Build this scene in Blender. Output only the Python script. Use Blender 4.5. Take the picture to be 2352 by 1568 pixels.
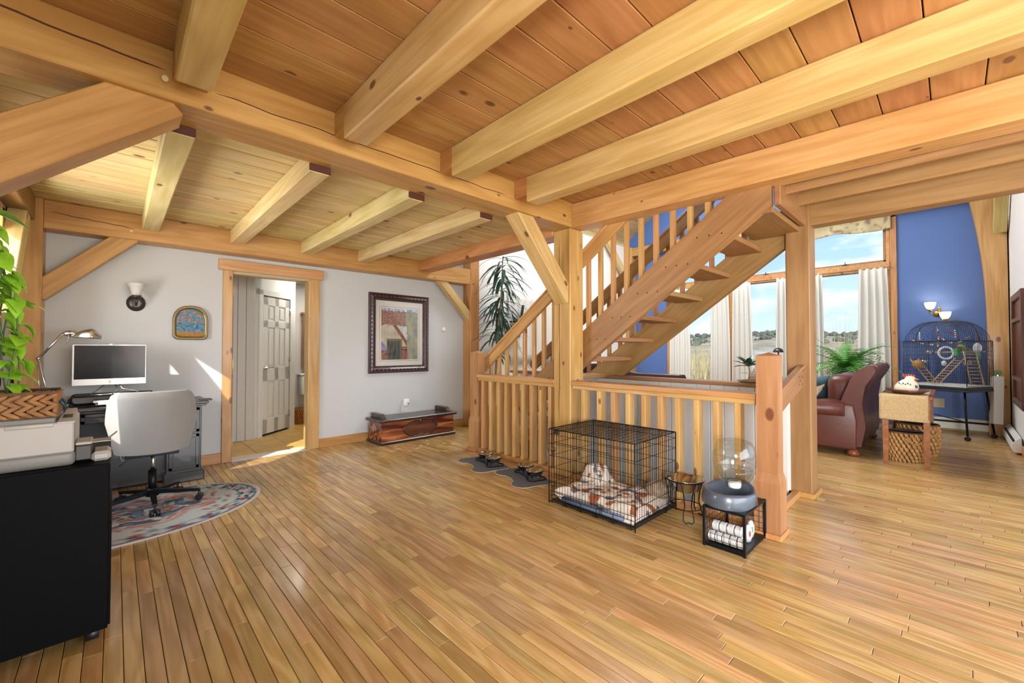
import bpy, bmesh, math, random
from mathutils import Vector, Matrix
from mathutils import noise as mnoise

for o in list(bpy.data.objects):
    bpy.data.objects.remove(o, do_unlink=True)
SC = bpy.context.scene
COL = SC.collection
rad = math.radians
RND = random.Random(7)

# ---------------------------------------------------------------- camera
CAMZ = 1.25
cd = bpy.data.cameras.new('camera'); cam = bpy.data.objects.new('camera', cd); COL.objects.link(cam)
cam.location = (0, 0, CAMZ)
cam.rotation_euler = (rad(91.0), 0, rad(46.5 - 90))
cd.sensor_fit = 'HORIZONTAL'; cd.sensor_width = 36.0; cd.lens = 36.0 * 961.0 / 2352.0
cd.clip_start = 0.05; cd.clip_end = 2000
SC.camera = cam

# ---------------------------------------------------------------- world, sun, exposure
SKY = 2.6
w = bpy.data.worlds.new('sky'); SC.world = w; w.use_nodes = True
nt = w.node_tree; nt.nodes.clear()
def N(tree, typ, **kw):
    n = tree.nodes.new(typ)
    for k, v in kw.items(): setattr(n, k, v)
    return n
out = N(nt, 'ShaderNodeOutputWorld'); bg = N(nt, 'ShaderNodeBackground'); bg.inputs[1].default_value = SKY
tc = N(nt, 'ShaderNodeTexCoord'); sp = N(nt, 'ShaderNodeSeparateXYZ')
nt.links.new(tc.outputs['Generated'], sp.inputs[0])
gr = N(nt, 'ShaderNodeValToRGB')
e = gr.color_ramp.elements
e[0].position = 0.0; e[0].color = (0.72, 0.85, 0.99, 1)
e[1].position = 0.75; e[1].color = (0.13, 0.30, 0.72, 1)
k = e.new(0.16); k.color = (0.46, 0.66, 0.97, 1)
nt.links.new(sp.outputs[2], gr.inputs[0])
mp = N(nt, 'ShaderNodeMapping'); mp.inputs['Scale'].default_value = (3.2, 3.2, 9.0); mp.inputs['Location'].default_value = (0.35, 0.1, 0.0)
nt.links.new(tc.outputs['Generated'], mp.inputs[0])
nz = N(nt, 'ShaderNodeTexNoise'); nz.inputs['Scale'].default_value = 2.0; nz.inputs['Detail'].default_value = 6; nz.inputs['Roughness'].default_value = 0.52
nt.links.new(mp.outputs[0], nz.inputs['Vector'])
cr = N(nt, 'ShaderNodeValToRGB'); cr.color_ramp.elements[0].position = 0.50; cr.color_ramp.elements[1].position = 0.66
nt.links.new(nz.outputs[0], cr.inputs[0])
mx = N(nt, 'ShaderNodeMixRGB'); mx.inputs[2].default_value = (0.95, 0.97, 1.0, 1)
nt.links.new(cr.outputs[0], mx.inputs[0]); nt.links.new(gr.outputs[0], mx.inputs[1])
nt.links.new(mx.outputs[0], bg.inputs[0]); nt.links.new(bg.outputs[0], out.inputs[0])

sd = bpy.data.lights.new('sun', 'SUN'); sd.energy = 7.0; sd.angle = rad(0.6); sd.color = (1.0, 0.93, 0.82)
sun = bpy.data.objects.new('sun', sd); COL.objects.link(sun)
sun.rotation_euler = Vector((1.0, 0.8, -0.78)).to_track_quat('-Z', 'Y').to_euler()

def area(name, loc, d, sx, sy, power, col=(1, 1, 1)):
    l = bpy.data.lights.new(name, 'AREA'); l.shape = 'RECTANGLE'; l.size = sx; l.size_y = sy; l.energy = power; l.color = col
    o = bpy.data.objects.new(name, l); COL.objects.link(o); o.location = loc
    o.rotation_euler = Vector(d).to_track_quat('-Z', 'Z').to_euler()
    return o
# fill lamp added behind the camera; no rear glazing is built
area('rear_fill_light', (1.2, -3.4, 1.5), (0.15, 1, 0.0), 5.5, 2.2, 190, (1.0, 0.98, 0.95))
area('side_fill_light', (-1.0, -1.1, 1.3), (1, 0.2, 0.15), 1.5, 1.0, 560, (1.0, 0.98, 0.95))  # fill lamp added outside W2 to brighten the joists from the left
area('desk_fill_light', (-1.25, 4.15, 1.55), (1, 0.0, 0.12), 1.3, 1.3, 100, (1.0, 0.98, 0.95))  # fill lamp added outside the desk window to brighten the lower ceiling
# fill lamp added under the roof to brighten the living room; no skylight
area('roof_fill_light', (6.4, 3.4, 5.0), (0.15, -0.15, -1), 3.0, 2.2, 230, (0.97, 0.99, 1.0))

SC.cycles.max_bounces = 6; SC.cycles.diffuse_bounces = 3; SC.cycles.glossy_bounces = 3; SC.cycles.transmission_bounces = 4; SC.cycles.transparent_max_bounces = 10
SC.cycles.caustics_reflective = False; SC.cycles.caustics_refractive = False; SC.cycles.adaptive_threshold = 0.08
vs = SC.view_settings
vs.view_transform = 'Standard'; vs.look = 'None'; vs.exposure = 0.64; vs.gamma = 1.0; vs.use_curve_mapping = False

# ---------------------------------------------------------------- helpers
def setp(o, label=None, cat=None, group=None, kind=None):
    if label: o['label'] = label
    if cat: o['category'] = cat
    if group: o['group'] = group
    if kind: o['kind'] = kind
    return o

def S(hexs):
    hexs = hexs.lstrip('#'); v = [int(hexs[i:i + 2], 16) / 255 for i in (0, 2, 4)]
    return tuple((c / 12.92 if c <= 0.04045 else ((c + 0.055) / 1.055) ** 2.4) for c in v) + (1.0,)

MATS = {}
def pbr(name, col, rough=0.5, metal=0.0, spec=0.5, trans=0.0, emit=None, estr=0.0, bump=0.0, bscale=60, alpha=1.0, coat=0.0, var=0.0, vscale=8, sheen=0.0):
    m = bpy.data.materials.new(name); m.use_nodes = True; t = m.node_tree; b = t.nodes['Principled BSDF']
    c = S(col) if isinstance(col, str) else tuple(col) + (1.0,) * (4 - len(col))
    b.inputs['Base Color'].default_value = c; b.inputs['Roughness'].default_value = rough; b.inputs['Metallic'].default_value = metal
    b.inputs['Specular IOR Level'].default_value = spec
    if coat: b.inputs['Coat Weight'].default_value = coat
    if sheen: b.inputs['Sheen Weight'].default_value = sheen
    if trans: b.inputs['Transmission Weight'].default_value = trans
    if emit:
        b.inputs['Emission Color'].default_value = S(emit); b.inputs['Emission Strength'].default_value = estr
    if var or bump:
        tcn = N(t, 'ShaderNodeTexCoord'); nn = N(t, 'ShaderNodeTexNoise'); nn.inputs['Detail'].default_value = 4
        t.links.new(tcn.outputs['Object'], nn.inputs['Vector'])
        if var:
            nn.inputs['Scale'].default_value = vscale
            mr = N(t, 'ShaderNodeMapRange'); mr.inputs['To Min'].default_value = 1 - var; mr.inputs['To Max'].default_value = 1 + var
            mr.inputs['From Min'].default_value = 0.3; mr.inputs['From Max'].default_value = 0.7
            t.links.new(nn.outputs[0], mr.inputs[0])
            h = N(t, 'ShaderNodeHueSaturation'); h.inputs['Color'].default_value = c
            t.links.new(mr.outputs[0], h.inputs['Value']); t.links.new(h.outputs[0], b.inputs['Base Color'])
        if bump:
            n2 = N(t, 'ShaderNodeTexNoise'); n2.inputs['Scale'].default_value = bscale; n2.inputs['Detail'].default_value = 3
            t.links.new(tcn.outputs['Object'], n2.inputs['Vector'])
            bp = N(t, 'ShaderNodeBump'); bp.inputs['Strength'].default_value = bump; bp.inputs['Distance'].default_value = 0.01
            t.links.new(n2.outputs[0], bp.inputs['Height']); t.links.new(bp.outputs[0], b.inputs['Normal'])
    MATS[name] = m
    return m

def glassy(name, tint, gloss=0.08, rough=0.02):
    m = bpy.data.materials.new(name); m.use_nodes = True; t = m.node_tree; t.nodes.clear()
    o = N(t, 'ShaderNodeOutputMaterial'); tr = N(t, 'ShaderNodeBsdfTransparent'); gl = N(t, 'ShaderNodeBsdfGlossy')
    tr.inputs[0].default_value = tuple(tint) + (1,); gl.inputs['Roughness'].default_value = rough
    lw = N(t, 'ShaderNodeLayerWeight'); lw.inputs['Blend'].default_value = 0.5
    pw = N(t, 'ShaderNodeMath', operation='POWER'); pw.inputs[1].default_value = 4.0; t.links.new(lw.outputs['Facing'], pw.inputs[0])
    mr = N(t, 'ShaderNodeMath', operation='MULTIPLY_ADD'); mr.inputs[1].default_value = min(0.6, gloss * 9); mr.inputs[2].default_value = gloss
    t.links.new(pw.outputs[0], mr.inputs[0])
    mi = N(t, 'ShaderNodeMixShader'); t.links.new(mr.outputs[0], mi.inputs[0]); t.links.new(tr.outputs[0], mi.inputs[1]); t.links.new(gl.outputs[0], mi.inputs[2])
    t.links.new(mi.outputs[0], o.inputs[0]); MATS[name] = m
    return m

def wood(name, lo, mid, hi, rough=0.4, knots=1.0, grain=1.0, coat=0.0, knotcol='5a2c12', spec=0.4, vrange=0.16, wave=0.55, lenaxis=0, ringscale=1.0, huevar=0.012):
    """procedural timber, grain along local axis lenaxis; each object / loose piece gets its own cut and shade"""
    m = bpy.data.materials.new(name); m.use_nodes = True; t = m.node_tree; b = t.nodes['Principled BSDF']; L = t.links.new
    tcn = N(t, 'ShaderNodeTexCoord'); oi = N(t, 'ShaderNodeObjectInfo'); ge = N(t, 'ShaderNodeNewGeometry')
    m1 = N(t, 'ShaderNodeMath', operation='MULTIPLY_ADD'); m1.inputs[1].default_value = 7.131
    L(ge.outputs['Random Per Island'], m1.inputs[0]); L(oi.outputs['Random'], m1.inputs[2])
    fr = N(t, 'ShaderNodeMath', operation='FRACT'); L(m1.outputs[0], fr.inputs[0])
    off = N(t, 'ShaderNodeVectorMath', operation='SCALE'); off.inputs[0].default_value = (13.7, 7.3, 29.1); L(fr.outputs[0], off.inputs['Scale'])
    ad = N(t, 'ShaderNodeVectorMath', operation='ADD'); L(tcn.outputs['Object'], ad.inputs[0]); L(off.outputs[0], ad.inputs[1])
    def scaled(a, c):
        v = [c, c, c]; v[lenaxis] = a
        x = N(t, 'ShaderNodeVectorMath', operation='MULTIPLY'); x.inputs[1].default_value = v; L(ad.outputs[0], x.inputs[0]); return x.outputs[0]
    n1 = N(t, 'ShaderNodeTexNoise'); n1.inputs['Scale'].default_value = 1.0; n1.inputs['Detail'].default_value = 5; n1.inputs['Distortion'].default_value = 0.4
    L(scaled(2.2 * grain, 42 * grain), n1.inputs['Vector'])
    n2 = N(t, 'ShaderNodeTexNoise'); n2.inputs['Scale'].default_value = 1.0; n2.inputs['Detail'].default_value = 2
    L(scaled(0.9, 4.0), n2.inputs['Vector'])
    # growth rings: distance noise pushed through a sine
    n3 = N(t, 'ShaderNodeTexNoise'); n3.inputs['Scale'].default_value = 1.0; n3.inputs['Detail'].default_value = 1.5; n3.inputs['Distortion'].default_value = 0.2
    L(scaled(0.75 * ringscale, 5.0 * ringscale), n3.inputs['Vector'])
    sm = N(t, 'ShaderNodeMath', operation='MULTIPLY'); sm.inputs[1].default_value = 34.0; L(n3.outputs[0], sm.inputs[0])
    sn = N(t, 'ShaderNodeMath', operation='SINE'); L(sm.outputs[0], sn.inputs[0])
    a1 = N(t, 'ShaderNodeMath', operation='MULTIPLY_ADD'); a1.inputs[1].default_value = 0.13 * wave; a1.inputs[2].default_value = 0.0; L(sn.outputs[0], a1.inputs[0])
    a2 = N(t, 'ShaderNodeMath', operation='MULTIPLY_ADD'); a2.inputs[1].default_value = 0.55; L(n1.outputs[0], a2.inputs[0]); L(a1.outputs[0], a2.inputs[2])
    a3 = N(t, 'ShaderNodeMath', operation='MULTIPLY_ADD'); a3.inputs[1].default_value = 0.45; L(n2.outputs[0], a3.inputs[0]); L(a2.outputs[0], a3.inputs[2])
    rp = N(t, 'ShaderNodeValToRGB'); el = rp.color_ramp.elements
    el[0].position = 0.34; el[0].color = S(lo); el[1].position = 0.67; el[1].color = S(hi); kk = el.new(0.5); kk.color = S(mid)
    L(a3.outputs[0], rp.inputs[0])
    col = rp.outputs[0]
    if knots:
        vo = N(t, 'ShaderNodeTexVoronoi'); vo.inputs['Scale'].default_value = 1.0; L(scaled(3.6, 6.2), vo.inputs['Vector'])
        sc = N(t, 'ShaderNodeSeparateColor'); L(vo.outputs['Color'], sc.inputs[0])
        th = N(t, 'ShaderNodeMath', operation='GREATER_THAN'); th.inputs[1].default_value = 1 - 0.7 * knots; L(sc.outputs[0], th.inputs[0])
        sz = N(t, 'ShaderNodeMapRange'); sz.inputs['To Min'].default_value = 0.04; sz.inputs['To Max'].default_value = 0.17; L(sc.outputs[1], sz.inputs[0])
        dv = N(t, 'ShaderNodeMath', operation='DIVIDE'); L(vo.outputs['Distance'], dv.inputs[0]); L(sz.outputs[0], dv.inputs[1])
        mr = N(t, 'ShaderNodeMapRange'); mr.inputs['From Min'].default_value = 1.15; mr.inputs['From Max'].default_value = 0.75; L(dv.outputs[0], mr.inputs[0])
        km = N(t, 'ShaderNodeMath', operation='MULTIPLY'); L(mr.outputs[0], km.inputs[0]); L(th.outputs[0], km.inputs[1])
        k2 = N(t, 'ShaderNodeMath', operation='MULTIPLY'); k2.inputs[1].default_value = 0.85; L(km.outputs[0], k2.inputs[0])
        mk = N(t, 'ShaderNodeMixRGB'); mk.inputs[2].default_value = S(knotcol); L(k2.outputs[0], mk.inputs[0]); L(col, mk.inputs[1]); col = mk.outputs[0]
    hs = N(t, 'ShaderNodeHueSaturation')
    vr = N(t, 'ShaderNodeMapRange'); vr.inputs['To Min'].default_value = 1 - vrange; vr.inputs['To Max'].default_value = 1 + vrange; L(fr.outputs[0], vr.inputs[0])
    f2 = N(t, 'ShaderNodeMath', operation='MULTIPLY'); f2.inputs[1].default_value = 17.77; L(fr.outputs[0], f2.inputs[0])
    f3 = N(t, 'ShaderNodeMath', operation='FRACT'); L(f2.outputs[0], f3.inputs[0])
    hr = N(t, 'ShaderNodeMapRange'); hr.inputs['To Min'].default_value = 0.5 - huevar; hr.inputs['To Max'].default_value = 0.5 + huevar; L(f3.outputs[0], hr.inputs[0])
    L(vr.outputs[0], hs.inputs['Value']); L(hr.outputs[0], hs.inputs['Hue']); L(col, hs.inputs['Color'])
    L(hs.outputs[0], b.inputs['Base Color'])
    b.inputs['Roughness'].default_value = rough; b.inputs['Specular IOR Level'].default_value = spec; b.inputs['Coat Weight'].default_value = coat
    b.inputs['Coat Roughness'].default_value = 0.12
    bp = N(t, 'ShaderNodeBump'); bp.inputs['Strength'].default_value = 0.08; bp.inputs['Distance'].default_value = 0.004; L(n1.outputs[0], bp.inputs['Height']); L(bp.outputs[0], b.inputs['Normal'])
    MATS[name] = m
    return m

# palette -------------------------------------------------------------
wood('pine', 'b09356', 'bda063', 'c9af76', rough=0.42, coat=0.12, vrange=0.07)
wood('pine_pale', 'bfa76c', 'ccb580', 'd7c494', rough=0.5, vrange=0.07)
wood('pine_amber', 'a67540', 'b3834c', 'c0925a', rough=0.42, coat=0.12, vrange=0.07)
wood('pine_red', '86603a', '926b43', '9e764d', rough=0.45, knots=0.5, vrange=0.07)
wood('ceil_main', '9c6d40', 'a97a4b', 'b68858', rough=0.45, vrange=0.09)
wood('oak_floor', 'a3804a', 'b08d57', 'bd9c68', rough=0.3, knots=0.0, grain=1.4, spec=0.45, coat=0.25, vrange=0.13, wave=0.8, ringscale=1.6)
wood('cedar', '4a2418', '7a4126', 'b87a44', rough=0.25, knots=0.8, coat=0.5, vrange=0.02, wave=1.2, knotcol='2b1520')
wood('dark_wood', '2a1a17', '38241f', '46302a', rough=0.3, knots=0.0, coat=0.3)
wood('walnut', '4a2a1c', '5d3524', '6e4330', rough=0.35, knots=0.0, coat=0.2)
wood('cherry', '7a4526', '8d5230', '9c6140', rough=0.35, knots=0.0, coat=0.2)
wood('pine_post', 'ad8048', 'ba8e56', 'c69d66', rough=0.4, coat=0.15, vrange=0.06)
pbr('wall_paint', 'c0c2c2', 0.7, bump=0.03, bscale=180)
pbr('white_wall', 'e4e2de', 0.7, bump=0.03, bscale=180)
pbr('blue_paint', '4a66a0', 0.6, bump=0.03, bscale=180)
pbr('panel_grey', 'c2bcb2', 0.5)
pbr('panel_white', 'cfcdc8', 0.55)
pbr('trim_white', 'dedcd6', 0.45)
pbr('black_lam', '070708', 0.55, spec=0.08)
pbr('black_metal', '15161a', 0.4, metal=0.6)
pbr('black_plastic', '17181b', 0.42)
pbr('dark_grey', '3c3b39', 0.45)
pbr('desk_black', '2b2a2a', 0.35, coat=0.2)
pbr('steel', 'd0d0d0', 0.12, metal=1.0)
pbr('nickel', 'c8c6c0', 0.25, metal=1.0)
pbr('bronze', '4c4846', 0.35, metal=0.7)
pbr('brass', 'b79a58', 0.3, metal=1.0)
pbr('white_plastic', 'e6e4de', 0.4)
pbr('printer_white', 'aeaba5', 0.45)
pbr('printer_grey', '77756f', 0.45)
pbr('frost', 'e9e7e2', 0.5, trans=0.25)
pbr('lampglow', 'fff3d8', 0.5, emit='ffe7b8', estr=2.2)
pbr('porcelain', 'e7e6e3', 0.15, coat=0.5)
pbr('fabric_grey', '93928e', 0.9, bump=0.25, bscale=420, sheen=0.2)
pbr('curtain', 'e9e7e1', 0.9)
pbr('leather', '5a2f28', 0.38, bump=0.12, bscale=40, var=0.12)
pbr('leather_dark', '3a2222', 0.4, bump=0.1, bscale=40)
pbr('teal', '3c5a66', 0.85)
pbr('fur', 'a08c78', 0.95, bump=0.8, bscale=120, var=0.3, vscale=40)
pbr('leaf_lime', '7fb52a', 0.4, var=0.25, vscale=9)
pbr('leaf_dark', '2c4a38', 0.35, var=0.2, vscale=9)
pbr('leaf_fern', '4f8f36', 0.5, var=0.3, vscale=6)
pbr('stem_green', '4d6b34', 0.5)
pbr('trunk', '8a7a62', 0.8, bump=0.4, bscale=60)
pbr('mat_grey', '5d6066', 0.95, bump=0.3, bscale=300)
pbr('mat_edge', 'b5a68c', 0.95)
pbr('pot_blue', '2f4650', 0.35)
pbr('slate_plastic', '49525e', 0.3, coat=0.3)
pbr('tray_blue', '20262f', 0.35)
pbr('straw', 'b98d58', 0.85, var=0.25, vscale=30)
pbr('straw_dark', '6d4f33', 0.85, var=0.3, vscale=25)
pbr('hyacinth', '9a6f46', 0.8, var=0.3, vscale=25)
pbr('runner', 'c9b083', 0.95, bump=0.8, bscale=200, var=0.15, vscale=60)
pbr('wicker', 'b5732f', 0.7, var=0.2, vscale=40)
pbr('red_paint', 'b3262c', 0.25, coat=0.4)
pbr('cream_glaze', 'e6dcc4', 0.2, coat=0.5)
pbr('cobalt', '2c3d6b', 0.3)
pbr('paper', 'efede6', 0.8)
pbr('rope_red', 'b5452f', 0.8)
pbr('rope_tan', 'c7a777', 0.85)
pbr('toy_green', '7f9b4a', 0.5)
pbr('toy_jade', '3f9a62', 0.5)
pbr('toy_white', 'd8dde6', 0.6)
pbr('tile_gold', 'd2a95c', 0.35, var=0.15, vscale=5)
pbr('grout', 'dccfae', 0.8)
pbr('gold_rim', '7d6f48', 0.35, metal=0.5)
pbr('ornate', '3a2220', 0.35, metal=0.2, coat=0.3)
pbr('ornate_hi', '5b4a55', 0.3, metal=0.5)
pbr('mat_board', 'dcd8ce', 0.9)
pbr('screen', '1b1b1c', 0.18, spec=0.5)
pbr('label_white', 'd9d9d9', 0.35, metal=0.3)
pbr('label_red', 'c2402c', 0.4)
pbr('label_green', '3f9a52', 0.4)
pbr('endgrain', '4a1f0d', 0.7)
pbr('void_dark', '16120f', 0.9)
glassy('pane', (0.56, 0.57, 0.59), 0.02)
glassy('pane_side', (0.9, 0.9, 0.9), 0.03)
glassy('clear_plastic', (0.90, 0.91, 0.89), 0.06, 0.05)
glassy('picture_glass', (0.97, 0.97, 0.97), 0.045, 0.02)

class MB:
    """collects shapes, then links them as ONE mesh object"""
    def __init__(s): s.v = []; s.f = []; s.sm = []
    def add(s, vs, fs, smooth=False):
        o = len(s.v); s.v += [tuple(p) for p in vs]; s.f += [tuple(i + o for i in f) for f in fs]; s.sm += [smooth] * len(fs); return s
    def box(s, x0, x1, y0, y1, z0, z1):
        vs = [(x, y, z) for x in (x0, x1) for y in (y0, y1) for z in (z0, z1)]
        return s.add(vs, [(0, 1, 3, 2), (4, 6, 7, 5), (0, 4, 5, 1), (2, 3, 7, 6), (0, 2, 6, 4), (1, 5, 7, 3)])
    def cbox(s, x0, x1, y0, y1, z0, z1, c=0.005):
        """box with every edge chamfered"""
        c = min(c, (x1 - x0) * .45, (y1 - y0) * .45, (z1 - z0) * .45)
        bm = bmesh.new(); bmesh.ops.create_cube(bm, size=1)
        for v in bm.verts:
            v.co = Vector(((x0 + x1) / 2 + v.co.x * (x1 - x0), (y0 + y1) / 2 + v.co.y * (y1 - y0), (z0 + z1) / 2 + v.co.z * (z1 - z0)))
        bmesh.ops.bevel(bm, geom=bm.edges[:], offset=c, segments=1, affect='EDGES')
        return s.bm(bm)
    def rbox(s, x0, x1, y0, y1, z0, z1, r=0.03, seg=3):
        """soft rounded box"""
        bm = bmesh.new(); bmesh.ops.create_cube(bm, size=1)
        for v in bm.verts:
            v.co = Vector(((x0 + x1) / 2 + v.co.x * (x1 - x0), (y0 + y1) / 2 + v.co.y * (y1 - y0), (z0 + z1) / 2 + v.co.z * (z1 - z0)))
        r = min(r, (x1 - x0) * .49, (y1 - y0) * .49, (z1 - z0) * .49)
        bmesh.ops.bevel(bm, geom=bm.edges[:], offset=r, segments=seg, profile=0.5, affect='EDGES')
        return s.bm(bm, True)
    def bm(s, bm, smooth=False, mat=None):
        if mat is not None: bm.transform(mat)
        bm.verts.index_update()
        s.add([v.co[:] for v in bm.verts], [tuple(v.index for v in f.verts) for f in bm.faces], smooth); bm.free(); return s
    def lathe(s, prof, n=24, c=(0, 0, 0), closed=False, sx=1.0, sy=1.0):
        vs = []; fs = []
        for i in range(n):
            a = 2 * math.pi * i / n
            for (r, z) in prof: vs.append((c[0] + r * sx * math.cos(a), c[1] + r * sy * math.sin(a), c[2] + z))
        m = len(prof)
        for i in range(n):
            j = (i + 1) % n
            for k in range(m - 1): fs.append((i * m + k, j * m + k, j * m + k + 1, i * m + k + 1))
            if closed: fs.append((i * m + m - 1, j * m + m - 1, j * m, i * m))
        if not closed:
            if prof[0][0] > 1e-4: fs.append(tuple(i * m for i in range(n))[::-1])
            if prof[-1][0] > 1e-4: fs.append(tuple(i * m + m - 1 for i in range(n)))
        return s.add(vs, fs, True)
    def cyl(s, p0, p1, r, n=12, r1=None):
        p0 = Vector(p0); p1 = Vector(p1); r1 = r if r1 is None else r1
        d = (p1 - p0).normalized(); u = d.orthogonal().normalized(); w_ = d.cross(u)
        vs = []
        for i in range(n):
            a = 2 * math.pi * i / n; q = u * math.cos(a) + w_ * math.sin(a)
            vs += [p0 + q * r, p1 + q * r1]
        fs = [(2 * i, 2 * ((i + 1) % n), 2 * ((i + 1) % n) + 1, 2 * i + 1) for i in range(n)]
        s.add(vs, fs, True)
        return s.add([vs[2 * i] for i in range(n)] , [tuple(range(n))[::-1]]).add([vs[2 * i + 1] for i in range(n)], [tuple(range(n))])
    def tube(s, pts, r, n=6, closed=False, rs=None):
        pts = [Vector(p) for p in pts]; m = len(pts); vs = []; u = None
        for i, p in enumerate(pts):
            if closed: d = pts[(i + 1) % m] - pts[i - 1]
            else: d = pts[min(i + 1, m - 1)] - pts[max(i - 1, 0)]
            if d.length < 1e-9: d = Vector((0, 0, 1))
            d.normalize()
            u = d.orthogonal().normalized() if u is None else (u - d * u.dot(d))
            if u.length < 1e-6: u = d.orthogonal()
            u.normalize(); w_ = d.cross(u); rr = rs[i] if rs else r
            for k in range(n):
                a = 2 * math.pi * k / n; vs.append(p + (u * math.cos(a) + w_ * math.sin(a)) * rr)
        fs = []
        for i in range(m if closed else m - 1):
            j = (i + 1) % m
            for k in range(n): fs.append((i * n + k, i * n + (k + 1) % n, j * n + (k + 1) % n, j * n + k))
        if not closed: fs += [tuple(range(n))[::-1], tuple((m - 1) * n + k for k in range(n))]
        return s.add(vs, fs, True)
    def prism(s, poly, z0, z1, mat=None, smooth=False):
        """polygon in xy extruded z0..z1"""
        n = len(poly); vs = [(x, y, z0) for x, y in poly] + [(x, y, z1) for x, y in poly]
        if mat is not None: vs = [mat @ Vector(v) for v in vs]
        s.add(vs, [tuple(range(n))[::-1], tuple(range(n, 2 * n))])
        return s.add(vs, [(i, (i + 1) % n, n + (i + 1) % n, n + i) for i in range(n)], smooth)
    def ell(s, c, rx, ry, rz, rot=None, nu=8, nv=5):
        vs = [];
        R = rot.to_matrix() if rot is not None else Matrix.Identity(3)
        for j in range(nv + 1):
            ph = math.pi * j / nv
            for i in range(nu):
                a = 2 * math.pi * i / nu
                vs.append(Vector(c) + R @ Vector((rx * math.sin(ph) * math.cos(a), ry * math.sin(ph) * math.sin(a), rz * math.cos(ph))))
        fs = [(j * nu + i, (j + 1) * nu + i, (j + 1) * nu + (i + 1) % nu, j * nu + (i + 1) % nu) for j in range(nv) for i in range(nu)]
        return s.add(vs, fs, True)
    def grid(s, fn, nu, nv, smooth=True, closeu=False):
        vs = [fn(i / (nu if closeu else nu - 1), j / (nv - 1)) for i in range(nu) for j in range(nv)]
        fs = [(i * nv + j, ((i + 1) % nu) * nv + j, ((i + 1) % nu) * nv + j + 1, i * nv + j + 1) for i in range(nu if closeu else nu - 1) for j in range(nv - 1)]
        return s.add(vs, fs, smooth)
    def mesh(s, name, fix=True):
        me = bpy.data.meshes.new(name); me.from_pydata(s.v, [], s.f)
        me.polygons.foreach_set('use_smooth', s.sm)
        if fix:
            bm = bmesh.new(); bm.from_mesh(me); bmesh.ops.remove_doubles(bm, verts=bm.verts, dist=1e-6)
            bmesh.ops.recalc_face_normals(bm, faces=bm.faces); bm.to_mesh(me); bm.free()
        me.update(); return me
    def build(s, name, mat, parent=None, loc=None, fix=True, matrix=None, world=False, **kw):
        me = s.mesh(name, fix); me.materials.append(MATS[mat] if isinstance(mat, str) else mat)
        o = bpy.data.objects.new(name, me); COL.objects.link(o)
        if loc is not None: o.location = loc
        if matrix is not None: o.matrix_world = matrix
        if parent is not None:
            o.parent = parent
            if world: o.matrix_parent_inverse = inv(parent)
        setp(o, **kw)
        return o

def inv(p): return Matrix.LocRotScale(p.location, p.rotation_euler, None).inverted()

def thing(name, loc, label, cat, group=None, rz=0.0):
    o = bpy.data.objects.new(name, None); COL.objects.link(o); o.location = loc; o.rotation_euler = (0, 0, rz)
    o.empty_display_size = 0.1
    return setp(o, label, cat, group)

def link_copy(o, parent, loc=None, rot=None, scale=None):
    c = o.copy(); COL.objects.link(c); c.parent = parent
    if loc is not None: c.location = loc
    if rot is not None: c.rotation_euler = rot
    if scale is not None: c.scale = scale
    return c

AX = {'x': Matrix(((1, 0, 0), (0, 1, 0), (0, 0, 1))), 'y': Matrix(((0, -1, 0), (1, 0, 0), (0, 0, 1))), 'z': Matrix(((0, 0, 1), (0, 1, 0), (1, 0, 0))) }
def tb(name, axis, x0, x1, y0, y1, z0, z1, mat, parent=None, c=0.006, **kw):
    """timber with its grain (local x) along a world axis"""
    cx, cy, cz = (x0 + x1) / 2, (y0 + y1) / 2, (z0 + z1) / 2
    dx, dy, dz = (x1 - x0) / 2, (y1 - y0) / 2, (z1 - z0) / 2
    if axis == 'x': l, a, b = dx, dy, dz
    elif axis == 'y': l, a, b = dy, dx, dz
    else: l, a, b = dz, dy, dx
    m = MB().cbox(-l, l, -a, a, -b, b, c)
    M = AX[axis].to_4x4(); M.translation = (cx, cy, cz)
    if axis == 'z': M = Matrix(((0, 0, -1, cx), (0, 1, 0, cy), (1, 0, 0, cz), (0, 0, 0, 1)))
    return m.build(name, mat, parent, matrix=M, world=True, **kw)

def tslope(name, p0, p1, w, d, mat, side=(0, 1, 0), parent=None, c=0.005, trim=None, **kw):
    """sloping timber centred on p0-p1; w along 'side', d across both"""
    p0 = Vector(p0); p1 = Vector(p1); X = (p1 - p0); L = X.length; X.normalize()
    Y = Vector(side); Y = (Y - X * Y.dot(X)).normalized(); Z = X.cross(Y)
    m = MB().cbox(-L / 2, L / 2, -w / 2, w / 2, -d / 2, d / 2, c)
    if trim:   # cut the ends to planes given as (t0, t1): slant of ends along local z
        m.v = [(x + (trim[0] if x < 0 else trim[1]) * z, y, z) for x, y, z in m.v]
    M = Matrix((X, Y, Z)).transposed().to_4x4(); M.translation = (p0 + p1) / 2
    return m.build(name, mat, parent, matrix=M, world=True, **kw)

def struct(o): o['kind'] = 'structure'; return o
# ================================================================ STRUCTURE
WY = 5.53      # door wall plane
LX = -0.62     # left wall plane
FX = 9.30      # far (window) wall plane
RY = -0.56     # right wall plane of the living room
HX0, HX1, HY0, HY1 = 3.42, 4.20, 0.95, 4.02   # stairwell opening in the floor

# ---- floor: dark slab under the joints, then strips of oak
m = MB()
for (a, b, c, d) in ((LX, HX0, -3.5, WY), (HX1, FX, -3.5, WY), (HX0, HX1, -3.5, HY0), (HX0, HX1, HY1, WY)):
    m.box(a, b, c, d, -0.25, -0.012)
floor = struct(m.build('floor', 'void_dark'))
struct(MB().box(LX, 5.2, -3.5, RY - 0.003, -0.012, 0.0).build('floor_rear', 'oak_floor'))

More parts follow.
